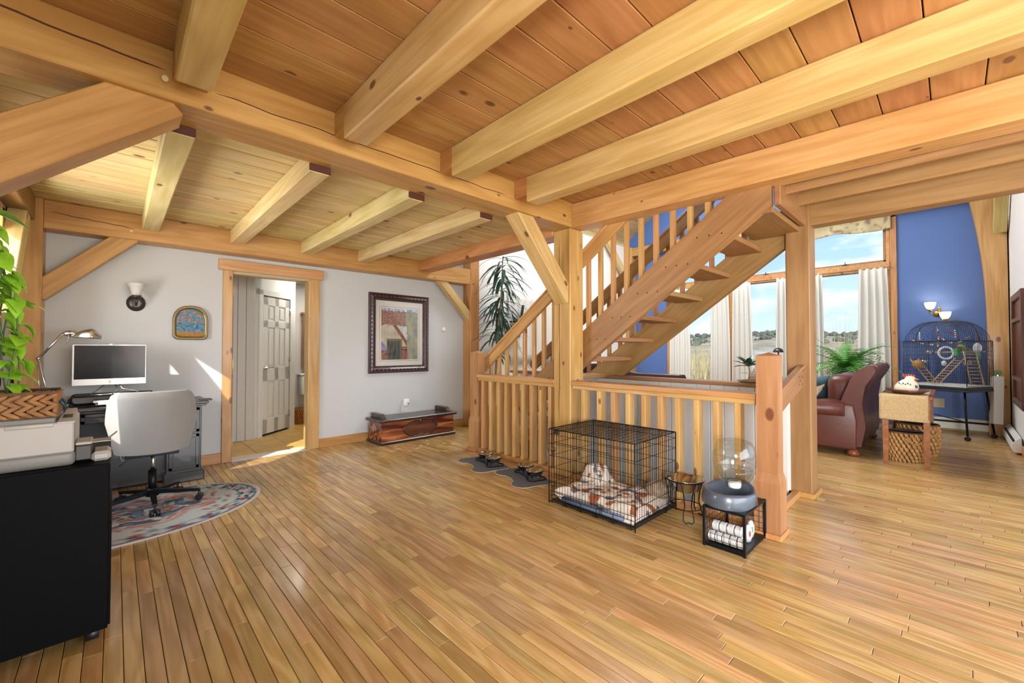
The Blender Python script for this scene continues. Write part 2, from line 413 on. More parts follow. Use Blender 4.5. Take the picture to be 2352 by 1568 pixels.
fw = Vector((math.cos(rad(46.5)), math.sin(rad(46.5)), 0)); rt = Vector((fw.y, -fw.x, 0))
def screen(x, y, z=0):
    d = Vector((x, y, 0)); zf = d.dot(fw)
    return (1176 + 961 * d.dot(rt) / zf, 801 - 961 * (z - CAMZ) / zf, zf) if zf > 0.1 else None
PW = 0.06
planks = []
rw = random.Random(3)
x = LX
while x < FX - 0.01:
    x1 = min(x + PW, FX); y = RY + rw.uniform(-0.7, 0)
    spans = [(RY, WY + 0.001)]
    if x1 > HX0 - 0.005 and x < HX1 + 0.005: spans = [(RY, HY0), (HY1, WY + 0.001)]
    while y < WY:
        l = rw.choice((0.42, 0.55, 0.7, 0.85, 1.0, 1.2)) * rw.uniform(0.9, 1.1)
        for (a, b) in spans:
            y0 = max(y, a); y1 = min(y + l, b)
            if y1 - y0 > 0.05: planks.append((x, x1, y0, y1))
        y += l
    x = x1
def visible(p):
    s = screen((p[0] + p[1]) / 2, (p[2] + p[3]) / 2)
    if s is None: return -1
    if not (-60 < s[0] < 2412 and 820 < s[1] < 1640): return -1
    if s[0] < 250 and s[1] < 1440: return -1          # behind the black cabinet
    return (p[3] - p[2]) / s[2] ** 3
def plank_mesh(mb, p, dz=0.0):
    g = 0.0011; c = 0.0018
    x0, x1, y0, y1 = p[0] + g, p[1] - g, p[2] + g, p[3] - g
    vs = [(x0, y0, -0.011), (x1, y0, -0.011), (x1, y1, -0.011), (x0, y1, -0.011), (x0, y0, dz - c), (x1, y0, dz - c), (x1, y1, dz - c), (x0, y1, dz - c),
          (x0 + c, y0 + c, dz), (x1 - c, y0 + c, dz), (x1 - c, y1 - c, dz), (x0 + c, y1 - c, dz)]
    mb.add(vs, [(0, 1, 5, 4), (1, 2, 6, 5), (2, 3, 7, 6), (3, 0, 4, 7), (4, 5, 9, 8), (5, 6, 10, 9), (6, 7, 11, 10), (7, 4, 8, 11), (8, 9, 10, 11)])
wood('oak_strip', 'a3804a', 'b08d57', 'bd9c68', rough=0.27, knots=0.0, grain=1.4, spec=0.45, coat=0.3, vrange=0.2, wave=0.9, ringscale=1.6, lenaxis=1)
order = sorted(planks, key=visible, reverse=True)
cache = {}
for p in order[:298]:
    wd = round(p[1] - p[0], 3); ln = round(p[3] - p[2], 2)
    if (wd, ln) not in cache:
        mb = MB(); plank_mesh(mb, (-wd / 2, wd / 2, -(p[3] - p[2]) / 2, (p[3] - p[2]) / 2)); cache[(wd, ln)] = mb.mesh('plank', False)
        cache[(wd, ln)].materials.append(MATS['oak_strip'])
    o = bpy.data.objects.new('plank', cache[(wd, ln)]); COL.objects.link(o)
    o.location = ((p[0] + p[1]) / 2, (p[2] + p[3]) / 2, rw.uniform(-0.0004, 0.0)); o.scale = (1, (p[3] - p[2]) / max(1e-6, (cache[(wd, ln)].vertices[2].co.y - cache[(wd, ln)].vertices[1].co.y) + 0.0016), 1)
    o.parent = floor
mb = MB()
for p in order[298:]: plank_mesh(mb, p, rw.uniform(-0.0004, 0.0))
mb.build('far_planks', 'oak_strip', floor, fix=False, kind='stuff')

# ---- stairwell going down
sw = MB()
sw.box(HX1, HX1 + 0.09, HY0 + 0.02, HY1 + 0.4, -2.6, 0.905)
wl = struct(sw.build('wall_stairwell', 'panel_white'))
for i in range(26):       # tongue-and-groove boards of the stairwell lining
    y0 = HY0 + 0.03 + i * 0.13
    if y0 > HY1 + 0.3: break
    MB().cbox(HX1 - 0.012, HX1 + 0.002, y0, y0 + 0.127, -2.55, 0.9, 0.004).build('panel_board', 'panel_white', wl)
sw2 = MB(); sw2.box(HX0, HX1, HY1, HY1 + 0.1, -2.6, -0.02); sw2.box(HX0, HX1, HY0 - 0.1, HY0, -2.6, -0.26); sw2.box(HX0 - 0.1, HX0, HY0, HY1, -2.6, -0.26); sw2.box(HX0, HX1, HY0, HY1, -2.65, -2.6)
struct(sw2.build('wall_basement', 'panel_white'))
hc = tb('trim_half_wall', 'y', HX1 - 0.04, HX1 + 0.13, HY0 - 0.02, HY1 + 0.42, 0.905, 0.94, 'pine_red'); struct(hc)

# ---- walls
DX0, DX1, DZ = 0.93, 1.77, 2.095         # bathroom door opening
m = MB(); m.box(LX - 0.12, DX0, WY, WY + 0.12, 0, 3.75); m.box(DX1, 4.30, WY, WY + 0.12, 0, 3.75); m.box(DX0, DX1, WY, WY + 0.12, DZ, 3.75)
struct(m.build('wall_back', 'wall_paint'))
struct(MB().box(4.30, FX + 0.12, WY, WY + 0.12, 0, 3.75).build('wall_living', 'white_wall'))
W1 = (3.55, 4.78, 0.98, 2.28); W2 = (-1.9, -0.4, 0.8, 1.55); W3 = (-3.3, -2.3, 0.9, 1.5)   # side windows: y0,y1,z0,z1; W2 and W3 unseen, placed for the light
m = MB(); ys = [-3.5, W3[0], W3[1], W2[0], W2[1], W1[0], W1[1], WY]
for i in range(0, len(ys) - 1, 2): m.box(LX - 0.14, LX, ys[i], ys[i + 1], 0, 2.7)
for wv in (W1, W2, W3):
    m.box(LX - 0.14, LX, wv[0], wv[1], 0, wv[2]); m.box(LX - 0.14, LX, wv[0], wv[1], wv[3], 2.7)
struct(m.build('wall_left', 'wall_paint'))
for i, wv in enumerate((W1, W2, W3)):
    fr = MB(); t = 0.06
    fr.box(LX - 0.13, LX + 0.02, wv[0] - 0.001, wv[0] + t, wv[2], wv[3]); fr.box(LX - 0.13, LX + 0.02, wv[1] - t, wv[1], wv[2], wv[3])
    fr.box(LX - 0.13, LX + 0.02, wv[0], wv[1], wv[2], wv[2] + t); fr.box(LX - 0.13, LX + 0.02, wv[0], wv[1], wv[3] - t, wv[3])
    ym = (wv[0] + wv[1]) / 2
    fr.box(LX - 0.1, LX - 0.04, ym - 0.02, ym + 0.02, wv[2] + t, wv[3] - t)
    wo = struct(fr.build('window_%d' % (i + 4), 'pine_amber'))
    for (a, b) in ((wv[0] + t, ym - 0.02), (ym + 0.02, wv[1] - t)):
        MB().box(LX - 0.075, LX - 0.07, a, b, wv[2] + t, wv[3] - t).build('pane', 'pane_side', wo)

# far wall with the tall windows: glazed between y .73 and 4.45
GY0, GY1, SZ, TZ0, TZ1, HZ = 0.70, 4.47, 0.42, 2.56, 2.70, 3.42
m = MB(); m.box(FX, FX + 0.14, RY - 0.12, GY0, 0, 4.0); m.box(FX, FX + 0.14, GY1, WY + 0.12, 0, 4.0)
m.box(FX, FX + 0.14, GY0, GY1, 0, SZ); m.box(FX, FX + 0.14, GY0, GY1, HZ, 4.0)
# gable above
m.add([(FX, RY, 4.0), (FX, WY, 4.0), (FX, 2.485, 6.2), (FX + 0.14, RY, 4.0), (FX + 0.14, WY, 4.0), (FX + 0.14, 2.485, 6.2)], [(0, 1, 2), (3, 5, 4), (0, 3, 4, 1), (1, 4, 5, 2), (2, 5, 3, 0)])
struct(m.build('wall_far', 'blue_paint'))
muls = [GY0, 1.87, 3.17, GY1]
for i in range(3):
    a, b = muls[i], muls[i + 1]
    fr = MB(); t = 0.05
    x0, x1 = FX - 0.02, FX + 0.12
    fr.cbox(x0, x1, a, a + t, SZ, HZ); fr.cbox(x0, x1, b - t, b, SZ, HZ); fr.cbox(x0, x1, a, b, SZ, SZ + t); fr.cbox(x0, x1, a, b, HZ - t, HZ)
    fr.cbox(x0 - 0.03, x1, a, b, TZ0, TZ1)
    wo = struct(fr.build('window_%d' % (i + 1), 'pine_amber'))
    MB().box(FX + 0.05, FX + 0.056, a + t, b - t, SZ + t, TZ0).build('pane', 'pane', wo)
    MB().box(FX + 0.05, FX + 0.056, a + t, b - t, TZ1, HZ - t).build('pane', 'pane', wo)
    sh = MB(); t2 = 0.035
    sh.cbox(FX - 0.0, FX + 0.06, a + t, b - t, TZ1, TZ1 + t2); sh.cbox(FX - 0.0, FX + 0.06, a + t, a + t + t2, TZ1, HZ - t); sh.cbox(FX - 0.0, FX + 0.06, b - t - t2, b - t, TZ1, HZ - t)
    sh.build('sash', 'pine_red', wo)
    lt = MB(); lt.cbox(FX - 0.012, FX, (a + b) / 2 - 0.05, (a + b) / 2 + 0.05, TZ1 + 0.008, TZ1 + 0.022); lt.cyl((FX - 0.02, (a + b) / 2, TZ1 + 0.015), (FX - 0.02, (a + b) / 2, TZ1 + 0.06), 0.007, 6)
    lt.build('latch', 'bronze', wo)
struct(tb('trim_1', 'z', FX - 0.035, FX, GY0 - 0.085, GY0, 0.2, 3.55, 'pine_amber'))
struct(tb('trim_2', 'z', FX - 0.035, FX, GY1, GY1 + 0.085, 0.2, 3.55, 'pine_amber'))
struct(tb('trim_3', 'y', FX - 0.035, FX, GY0 - 0.085, GY1 + 0.085, HZ, HZ + 0.1, 'pine_amber'))
# right wall of the living room
m = MB(); m.box(5.2, FX, RY - 0.12, RY, 0, 3.9)
struct(m.build('wall_right', 'white_wall'))

# roof over the living room (boards), slab extended over loft to block sun
for sgn, (ya, yb) in (('rear', (2.485, WY + 0.3)), ('front', (2.485, RY - 0.3))):
    L = abs(yb - ya); n = 14
    zt, zb = 6.1, 3.62 if sgn == 'rear' else 3.62
    ro = MB(); ro.add([(LX - 0.3, ya, zt + 0.14), (FX + 0.3, ya, zt + 0.14), (FX + 0.3, yb, zb + 0.14), (LX - 0.3, yb, zb + 0.14), (LX - 0.3, ya, zt + 0.3), (FX + 0.3, ya, zt + 0.3), (FX + 0.3, yb, zb + 0.3), (LX - 0.3, yb, zb + 0.3)],
           [(0, 3, 2, 1), (4, 5, 6, 7), (0, 1, 5, 4), (1, 2, 6, 5), (2, 3, 7, 6), (3, 0, 4, 7)])
    ro = struct(ro.build('ceiling_roof_' + sgn, 'pine_pale'))
    for i in range(n):
        f0, f1 = i / n, (i + 0.985) / n
        p0 = Vector((6.4, ya + (yb - ya) * (f0 + f1) / 2, zt + 0.12 + (zb - zt) * (f0 + f1) / 2))
        sl = math.hypot(yb - ya, zb - zt) / n * 0.985
        tslope('board', p0 - Vector((3.0, 0, 0)), p0 + Vector((3.0, 0, 0)), sl, 0.02, 'pine_pale', side=(0, yb - ya, zb - zt), parent=ro, c=0.003)

# ---- ceilings of the room
CZ, CL = 2.665, 2.53
m = MB(); m.box(LX - 0.14, 3.42, -3.5, 2.56, CZ + 0.02, CZ + 0.09); m.box(3.42, 4.44, -3.5, 0.90, CZ + 0.02, CZ + 0.09)
cm = struct(m.build('ceiling_main', 'void_dark'))
y = 2.54
wood('ceil_board_x', 'b87a42', 'ca8d50', 'd9a263', rough=0.45, vrange=0.12)
while y > -3.3:
    tb('board', 'x', LX - 0.1, 3.41 if y > 0.9 else 4.44, y - 0.2025, y - 0.0015, CZ, CZ + 0.02, 'ceil_main', cm, c=0.003)
    y -= 0.206
m = MB(); m.box(LX - 0.14, 3.42, 2.6, WY, CL + 0.02, CL + 0.1)
cl_ = struct(m.build('ceiling_left', 'void_dark'))
y = 2.79
i = 0
while y < 5.4:
    wd = 0.19
    tb('board', 'x', LX - 0.1, 3.41, y + 0.004, min(y + wd, WY) - 0.004, CL, CL + 0.02, 'pine_pale', cl_, c=0.006)
    y += wd; i += 1

# ---- heavy timbers
T = 'timber frame of the room'
sb_ = tb('summer_beam', 'x', LX - 0.05, 3.40, 2.54, 2.80, 2.433, 2.69, 'pine_amber', label='long heavy pine summer beam crossing the whole ceiling to the big post', cat='beam', group=T)
mp0 = tb('main_post', 'z', 3.20, 3.41, 2.552, 2.765, 0, 2.433, 'pine_post', c=0.008, label='thick knotty pine post standing behind the dog crate', cat='post', group=T)
# cross beam over the railing
tslope('cross_beam', (3.312, 2.55, 2.548), (3.535, -1.6, 2.548), 0.20, 0.232, 'pine_post', side=(1, 0, 0), c=0.008, label='thick ceiling beam with dark wavy grain running right from the big post', cat='beam', group=T)
names = ['leftmost ceiling joist above the printer, pale underside', 'second ceiling joist from the left in the main ceiling', 'third ceiling joist from the left in the main ceiling', 'knotty ceiling joist just left of the heavy cross beam']
for (x0, lb) in zip((0.181, 0.940, 1.690, 2.435), names):
    t = thing('ceiling_joist', (x0 + 0.07, 0.4, 2.458), lb, 'joist', 'joists of the main ceiling')
    if x0 > 2.4: tslope('timber', (x0 + 0.07, 2.40, (2.458 + CZ) / 2), (x0 + 0.19, -3.3, (2.458 + CZ) / 2), 0.14, CZ - 2.458, 'pine', side=(1, 0, 0), parent=t, c=0.008)
    else: tb('timber', 'y', x0, x0 + 0.14, -3.3, 2.40, 2.458, CZ, 'pine', t, c=0.008)
    tb('housed_end', 'y', x0 + 0.002, x0 + 0.138, 2.39, 2.545, 2.52, CZ, 'pine_amber', t, c=0.002)  # redder tone paints in the shade at the joist end
names = ['pale joist of the lower ceiling nearest the desk', 'joist of the lower ceiling above the bathroom doorway', 'joist of the lower ceiling between doorway and framed picture', 'joist of the lower ceiling above the framed picture']
for (x0, lb) in zip((0.174, 0.886, 1.594, 2.288), names):
    t = thing('ceiling_joist', (x0 + 0.065, 4.0, 2.388), lb, 'joist', 'joists of the lower ceiling')
    tb('timber', 'y', x0, x0 + 0.13, 2.812, 5.34, 2.388, CL, 'pine_pale', t, c=0.008)
    MB().box(x0, x0 + 0.13, 2.8005, 2.812, 2.392, 2.434).build('end_grain', 'endgrain', t, world=True)
tb('tie_beam', 'y', 3.19, 3.41, 2.765, 5.34, 2.385, 2.56, 'pine_amber', c=0.008, label='wide tie beam from the big post to the back wall above the tall plant', cat='beam', group=T)
# wall plate on the door wall
wb_ = tb('wall_beam', 'x', -0.46, 4.14, 5.33, WY + 0.02, 2.283, 2.53, 'pine_amber', c=0.008, label='horizontal wall beam above the bathroom doorway carrying the joists', cat='beam', group=T)
tb('corner_post', 'z', -0.60, -0.455, 5.30, WY + 0.01, 0, 2.53, 'pine_amber', c=0.006, label='corner post behind the desk lamp and trailing plant', cat='post', group=T)
tb('hall_post', 'z', 4.14, 4.32, 5.33, WY, 0, 3.7, 'pine_amber', c=0.006, label='tall post beside the dracaena at the end of the back wall', cat='post', group=T)
tb('side_plate', 'y', -0.70, -0.50, 2.5, 5.32, 2.33, 2.54, 'pine_red', c=0.006, label='side wall beam meeting the corner post above the trailing plant', cat='beam', group=T)
tslope('knee_brace', (-0.50, 5.41, 1.72), (0.10, 5.41, 2.33), 0.11, 0.15, 'pine_amber', side=(0, 1, 0), label='diagonal knee brace above the wall sconce', cat='brace', group='knee braces of the frame')
tslope('knee_brace', (4.20, 5.41, 1.72), (3.58, 5.41, 2.34), 0.11, 0.12, 'pine', side=(0, 1, 0), label='diagonal knee brace right of the framed picture', cat='brace', group='knee braces of the frame')
tslope('knee_brace', (3.24, 2.655, 1.74), (2.55, 2.655, 2.50), 0.16, 0.15, 'pine', side=(0, 1, 0), label='diagonal knee brace between big post and summer beam', cat='brace', group='knee braces of the frame')
tslope('knee_brace', (-0.62, 2.66, 1.80), (0.16, 2.66, 2.475), 0.17, 0.215, 'pine_amber', side=(0, 1, 0), label='large cracked knee brace at the upper left corner of the view', cat='brace', group='knee braces of the frame')
tslope('knee_brace', (-0.535, 4.25, 1.55), (-0.565, 5.18, 2.42), 0.10, 0.17, 'pine_pale', side=(1, 0, 0), label='pale knee brace on the side wall behind the trailing plant', cat='brace', group='knee braces of the frame')
def check(parent, pts, r=0.0028):
    o = MB().tube(pts, r, 5, rs=[0.0006] + [r] * (len(pts) - 2) + [0.0006]).build('drying_check', 'endgrain', parent); o.matrix_parent_inverse = parent.matrix_basis.inverted()
def wav(a, b, n, amp, sd): return [Vector(a).lerp(Vector(b), i / n) + Vector((0, 0, amp * mnoise.noise(Vector((i * 0.45, sd, 0))))) for i in range(n + 1)]
check(sb_, wav((0.35, 2.5395, 2.535), (2.35, 2.5395, 2.525), 24, 0.012, 1.0)); check(sb_, wav((-0.6, 2.5395, 2.60), (0.16, 2.5395, 2.56), 10, 0.01, 2.0), 0.004)
check(wb_, wav((-0.42, 5.3295, 2.43), (0.12, 5.3295, 2.385), 12, 0.012, 3.0))
check(mp0, [Vector((3.1995, 2.69 + 0.012 * mnoise.noise(Vector((i * 0.4, 5, 0))), 0.55 + i * 0.12)) for i in range(16)])
def peg(p, d, lb):
    MB().cyl(p, Vector(p) + Vector(d), 0.013, 10).build('timber_peg', 'pine_pale', label=lb, cat='peg', group='oak pegs')
peg((0.155, 2.545, 2.515), (0, -0.035, -0.004), 'oak peg sticking out of the summer beam')
peg((0.10, 5.335, 2.36), (0, -0.014, 0), 'oak peg head in the wall beam over the knee brace')

# upper landing joists right of the stairs
tb('landing_joist', 'y', 3.60, 3.64, -2.6, 0.89, 2.40, CZ, 'pine_red', label='first landing joist right of the cross beam', cat='joist', group='landing joists')
tb('landing_joist', 'y', 3.97, 4.01, -2.6, 0.89, 2.40, CZ, 'pine_red', label='second landing joist between cross beam and header', cat='joist', group='landing joists')
tb('landing_header', 'y', 4.27, 4.42, -2.6, 0.83, 2.297, CZ, 'pine_red', label='deep dark landing header beam meeting the stair post', cat='beam', group=T)
tb('landing_trimmer', 'x', 3.46, 4.24, 0.84, 0.885, 2.29, CZ - 0.005, 'pine_red', label='trimmer board closing the stair opening at the top step', cat='beam', group=T)
t = thing('stair_post', (4.33, 0.905, 0), 'square pine post carrying the landing beside the leather sofa', 'post', T)
tb('shaft', 'z', 4.22, 4.435, 0.82, 0.995, 0, 2.66, 'pine_red', t, c=0.008)
m = MB(); m.cbox(4.20, 4.455, 0.795, 1.015, 0, 0.045, 0.004); m.build('base_block', 'pine_amber', t, world=True)

# living room frame
tb('living_post', 'z', FX - 0.19, FX, WY - 0.17, WY, 0, 3.72, 'pine_amber', label='far corner post of the living room beside the blue wall', cat='post', group=T)
tb('living_tie', 'y', FX - 0.17, FX - 0.01, RY + 0.02, WY - 0.16, 3.50, 3.70, 'pine_amber', label='high tie beam across the window wall', cat='beam', group=T)
tslope('knee_brace', (8.15, 5.42, 3.72), (9.16, 5.42, 2.75), 0.10, 0.14, 'pine_pale', side=(0, 1, 0), label='pale knee brace on the far living room wall seen through the stair', cat='brace', group='knee braces of the frame')
# right corner post with its arched brace
t = thing('arched_post', (9.18, -0.45, 0), 'broad pine post in the corner beside the bird cage, arching inward at the top', 'post', T)
pts = []
for i in range(15):
    z = 3.7 * i / 14; off = 0 if z < 1.6 else 0.20 * ((z - 1.6) / 2.1) ** 2.0
    pts.append((-0.345 + off, z))
poly = [(y_, z_) for (y_, z_) in pts] + [(-0.545, 3.7), (-0.545, 0)]
mb = MB(); Mx = Matrix(((0, 0, 1, 9.10), (1, 0, 0, 0), (0, 1, 0, 0), (0, 0, 0, 1))); mb.prism(poly, 0, 0.2, Mx); mb.build('shaft', wood('pine_up', 'a67c42', 'b28a4e', 'be985c', lenaxis=2, coat=0.15), t, world=True)
tslope('arch_brace', (9.02, -0.475, 2.92), (7.7, -0.475, 4.35), 0.13, 0.13, 'pine', side=(0, 1, 0), parent=t)

# ---- door trim and baseboards
dt = MB()
struct(tb('trim_4', 'x', 0.812, 1.918, WY - 0.035, WY, 2.118, 2.238, 'pine_post', c=0.004))
struct(tb('trim_5', 'z', 0.855, 0.945, WY - 0.028, WY, 0, 2.118, 'pine_post', c=0.004))
struct(tb('trim_6', 'z', 1.755, 1.875, WY - 0.028, WY, 0, 2.118, 'pine_post', c=0.004))
j1 = struct(tb('trim_7', 'z', 0.93, 0.952, WY - 0.02, WY + 0.13, 0, 2.10, 'pine_red', c=0.002))
j2 = struct(tb('trim_8', 'z', 1.742, 1.765, WY - 0.02, WY + 0.13, 0, 2.10, 'pine', c=0.002))
struct(tb('trim_9', 'x', 0.95, 1.75, WY - 0.02, WY + 0.13, 2.085, 2.105, 'pine', c=0.002))
MB().cbox(0.95, 0.962, WY + 0.05, WY + 0.075, 0, 2.085, 0.002).build('door_stop', 'pine_pale', j1, world=True)
for z in (0.22, 1.08, 1.90):
    hb = MB(); hb.cbox(0.951, 0.955, WY - 0.018, WY + 0.03, z - 0.05, z + 0.05, 0.001)
    for q in (-0.03, 0, 0.03): hb.cyl((0.955, WY + 0.008, z + q), (0.957, WY + 0.008, z + q), 0.004, 6)
    hb.build('hinge_leaf', 'brass', j1, world=True)
struct(MB().cbox(0.94, 1.76, WY - 0.02, WY + 0.15, -0.011, 0.006, 0.003).build('trim_threshold', 'panel_white'))
struct(tb('baseboard_left', 'x', -0.45, 0.855, WY - 0.02, WY, 0, 0.115, 'pine_amber', c=0.004))
struct(tb('baseboard_back', 'x', 1.875, 4.14, WY - 0.02, WY, 0, 0.115, 'pine_amber', c=0.004))
struct(tb('baseboard_far', 'y', FX - 0.02, FX, RY, 0.6, 0, 0.115, 'pine_amber', c=0.004))
struct(tb('baseboard_right', 'x', 5.2, FX, RY, RY + 0.02, 0, 0.115, 'pine_amber', c=0.004))

# ---- bathroom beyond the doorway
m = MB(); m.box(0.6, 3.4, WY + 0.12, 8.6, -0.1, -0.006); bf = struct(m.build('floor_bathroom', 'grout'))
tile = MB().cbox(-0.197, 0.197, -0.197, 0.197, 0, 0.012, 0.003).mesh('tile'); tile.materials.append(MATS['tile_gold'])
for i in range(-1, 5):
    for j in range(0, 8):
        a = rad(40); lx, ly = i * 0.4 + 0.1, j * 0.4 + 0.1
        o = bpy.data.objects.new('tile', tile)
        px, py = 0.75 + lx + 0.2, WY + 0.33 + ly
        if px > 3.3 or py > 8.4: continue
        COL.objects.link(o); o.location = (px, py, -0.009); o.parent = bf
m = MB(); m.box(0.6, 3.5, 8.6, 8.7, 0, 2.5); m.box(3.4, 3.5, WY + 0.12, 8.6, 0, 2.5); m.box(0.5, 0.6, WY + 0.12, 8.7, 0, 2.5)
m.box(2.05, 3.4, 8.05, 8.15, 0, 2.42)
struct(m.build('wall_bathroom', 'white_wall'))
struct(MB().box(0.5, 3.5, WY + 0.12, 8.7, 2.42, 2.5).build('ceiling_bathroom', 'white_wall'))
# grey boarded partition
bw = struct(MB().box(0.62, 1.41, 6.66, 6.72, 0, 2.42).build('wall_partition', 'panel_grey'))
for i in range(7):
    MB().cbox(0.70 + i * 0.1, 0.797 + i * 0.1, 6.645, 6.662, 0, 2.4, 0.005).build('panel_board', 'panel_grey', bw)
# diagonal wall with six panel door
ang = math.atan2(7.15 - 6.77, 1.975 - 1.53); dM = Matrix.Translation((1.53, 6.76, 0)) @ Matrix.Rotation(ang, 4, 'Z')
def dl(mb, name, mat, parent=None, **kw): return mb.build(name, mat, parent, matrix=dM, **kw)
DW = 0.585; DH = 2.0
dwall = MB(); dwall.box(-0.16, -0.02, 0.02, 0.1, 0, 2.42); dwall.box(DW + 0.01, DW + 0.18, 0.02, 0.1, 0, 2.42); dwall.box(-0.16, DW + 0.18, 0.02, 0.1, DH + 0.02, 2.42)
struct(dl(dwall, 'wall_diagonal', 'trim_white'))
tr = MB(); tr.cbox(-0.085, -0.012, -0.012, 0.02, 0, DH + 0.09, 0.004); tr.cbox(DW + 0.012, DW + 0.085, -0.012, 0.02, 0, DH + 0.09, 0.004); tr.cbox(-0.085, DW + 0.085, -0.012, 0.02, DH + 0.015, DH + 0.1, 0.004)
struct(dl(tr, 'trim_10', 'trim_white'))
d = MB(); d.box(0.0, DW, 0.012, 0.04, 0.03, DH)
# stiles and rails
st = 0.10; cols = ((0, st), (DW / 2 - 0.045, DW / 2 + 0.045), (DW - st, DW)); rows = ((0.03, 0.24), (0.78, 0.98), (1.56, 1.66), (DH - 0.12, DH))
for c_ in cols: d.cbox(c_[0], c_[1], 0.0, 0.014, 0.03, DH, 0.004)
for r_ in rows: d.cbox(0, DW, 0.0, 0.014, r_[0], r_[1], 0.004)
door = struct(dl(d, 'door_1', 'trim_white'))
for ci in range(2):
    for ri in range(3):
        a0, a1 = cols[ci][1] + 0.03, cols[ci + 1][0] - 0.03; z0, z1 = rows[ri][1] + 0.03, rows[ri + 1][0] - 0.03
        o = MB().cbox(a0, a1, 0.003, 0.013, z0, z1, 0.008).build('door_panel', 'trim_white', door)
h = MB(); h.lathe([(0.0, 0), (0.032, 0), (0.03, 0.008), (0.012, 0.012), (0.010, 0.04)], 14); h.cyl((0, 0, 0.045), (0.10, 0, 0.045), 0.009, 8)
h.build('door_handle', 'nickel', door, matrix=Matrix.Translation((0.06, 0, 0.98)) @ Matrix.Rotation(rad(90), 4, 'X'))
for z in (0.25, 1.1, 1.82): MB().cyl((DW + 0.004, -0.008, z - 0.045), (DW + 0.004, -0.008, z + 0.045), 0.008, 8).build('hinge', 'nickel', door)
struct(dl(MB().box(0.002, DW - 0.002, 0.012, 0.04, 0.0, 0.025), 'door_gap_shade', 'void_dark'))  # dark strip painted in for the shade under the door

# terrain and outdoors come last in the file
# ================================================================ RAILINGS AND STAIR
def newel(name, x, y, label, top=1.215, w=0.125, wb=0.155):
    t = thing(name, (x, y, 0), label, 'newel post', 'newel posts of the stairwell railing')
    m = MB(); h = w / 2; hb = wb / 2
    prof = [(hb, 0.0), (hb, 0.36), (h, 0.42), (h, top - 0.012), (0.0, top + 0.012)]
    vs = []; n = 4
    for (r, z) in prof[:-1]: vs += [(-r, -r, z), (r, -r, z), (r, r, z), (-r, r, z)]
    vs.append((0, 0, prof[-1][1])); fs = [(3, 2, 1, 0)]
    for i in range(len(prof) - 2):
        for k in range(4): fs.append((i * 4 + k, i * 4 + (k + 1) % 4, i * 4 + 4 + (k + 1) % 4, i * 4 + 4 + k))
    b = (len(prof) - 2) * 4
    for k in range(4): fs.append((b + k, b + (k + 1) % 4, len(vs) - 1))
    m.add(vs, fs)
    m.build('shaft', MATS['pine_z'], t)
    m = MB(); m.cbox(-hb - 0.03, hb + 0.012, -hb - 0.012, hb + 0.012, 0, 0.035, 0.004); m.build('base_shoe', 'pine_amber', t)
    return t
wood('pine_z', '946a42', 'a1774d', 'ad8459', rough=0.42, lenaxis=2, coat=0.15, knots=0.6)
newel('newel_post', 3.275, 4.075, 'newel post at the left end of the railing by the tall plant')
newel('newel_post', 3.235, 0.865, 'newel post with peaked top beside the water dispenser')

def railing(label, ys, y0, y1, capx0, capx1):
    t = thing('railing', (3.26, (y0 + y1) / 2, 0), label, 'railing', 'stairwell railing')
    tb('top_rail', 'y', capx0, capx1, y0, y1, 0.898, 0.940, 'pine_post', t, c=0.004)
    tb('under_rail', 'y', 3.225, 3.32, y0, y1, 0.862, 0.898, 'pine_post', t, c=0.003)
    tb('bottom_rail', 'y', 3.215, 3.345, y0, y1, 0.0, 0.045, 'pine_amber', t, c=0.004)
    for i, y in enumerate(ys):
        tb('baluster', 'z', 3.228, 3.318, y - 0.0195, y + 0.0195, 0.045, 0.862, 'pine_post', t, c=0.003)
    return t
railing('left stretch of railing behind the double dog bowls', [3.93, 3.785, 3.645, 3.515, 3.385, 3.25, 3.115, 2.985, 2.85], 2.768, 4.005, 3.205, 3.36)
railing('right stretch of railing behind the dog crate', [2.43, 2.25, 2.10, 1.95, 1.80, 1.655, 1.51, 1.36, 1.215, 1.066], 0.935, 2.548, 3.20, 3.35)

st = thing('staircase', (3.9, 4.2, 0), 'open wooden staircase rising to the right with two stringers and open treads', 'staircase')
SL = 0.7305
def zb(Y): return 1.080 + SL * (2.561 - Y)      # lower edge of near stringer
def stringer(x0, x1, dz, y_top, ybot, name):
    pts = []
    # polygon in (y,z): lower edge, upper edge, cut at floor and at top
    vh = 0.355
    yl = 2.561 + (1.080 + dz) / SL              # where lower edge meets floor
    poly = [(yl, 0.0), (y_top, zb(y_top) + dz), (y_top, min(zb(y_top) + dz + vh, 2.66))]
    yu = 2.561 + (1.080 + dz + vh - 2.64) / SL
    if yu > y_top: poly = [(yl, 0.0), (y_top, zb(y_top) + dz), (y_top, 2.64), (yu, 2.64)]
    poly += [(yl + vh / SL - 0.16, 0.16 * SL), (yl + vh / SL - 0.16, 0.0)]
    # oriented so that local x follows the slope (for the grain)
    c = Vector(((x0 + x1) / 2, 2.2, 1.4)); X = Vector((0, -1, SL)).normalized(); Y = Vector((1, 0, 0)); Z = X.cross(Y)
    M = Matrix((X, Y, Z)).transposed().to_4x4(); M.translation = c; Mi = M.inverted()
    A = [Mi @ Vector((x0, y, z)) for y, z in poly]; B = [Mi @ Vector((x1, y, z)) for y, z in poly]; n = len(poly)
    m = MB(); m.add(A + B, [tuple(range(n)), tuple(range(n, 2 * n))[::-1]] + [(i, n + i, n + (i + 1) % n, (i + 1) % n) for i in range(n)])
    return m.build(name, 'pine_red', st, matrix=M, world=True, label=None)
s1 = stringer(3.425, 3.49, 0.0, 0.895, 0, 'stringer')
s2 = stringer(4.28, 4.34, -0.075, 1.0, 0, 'stringer')
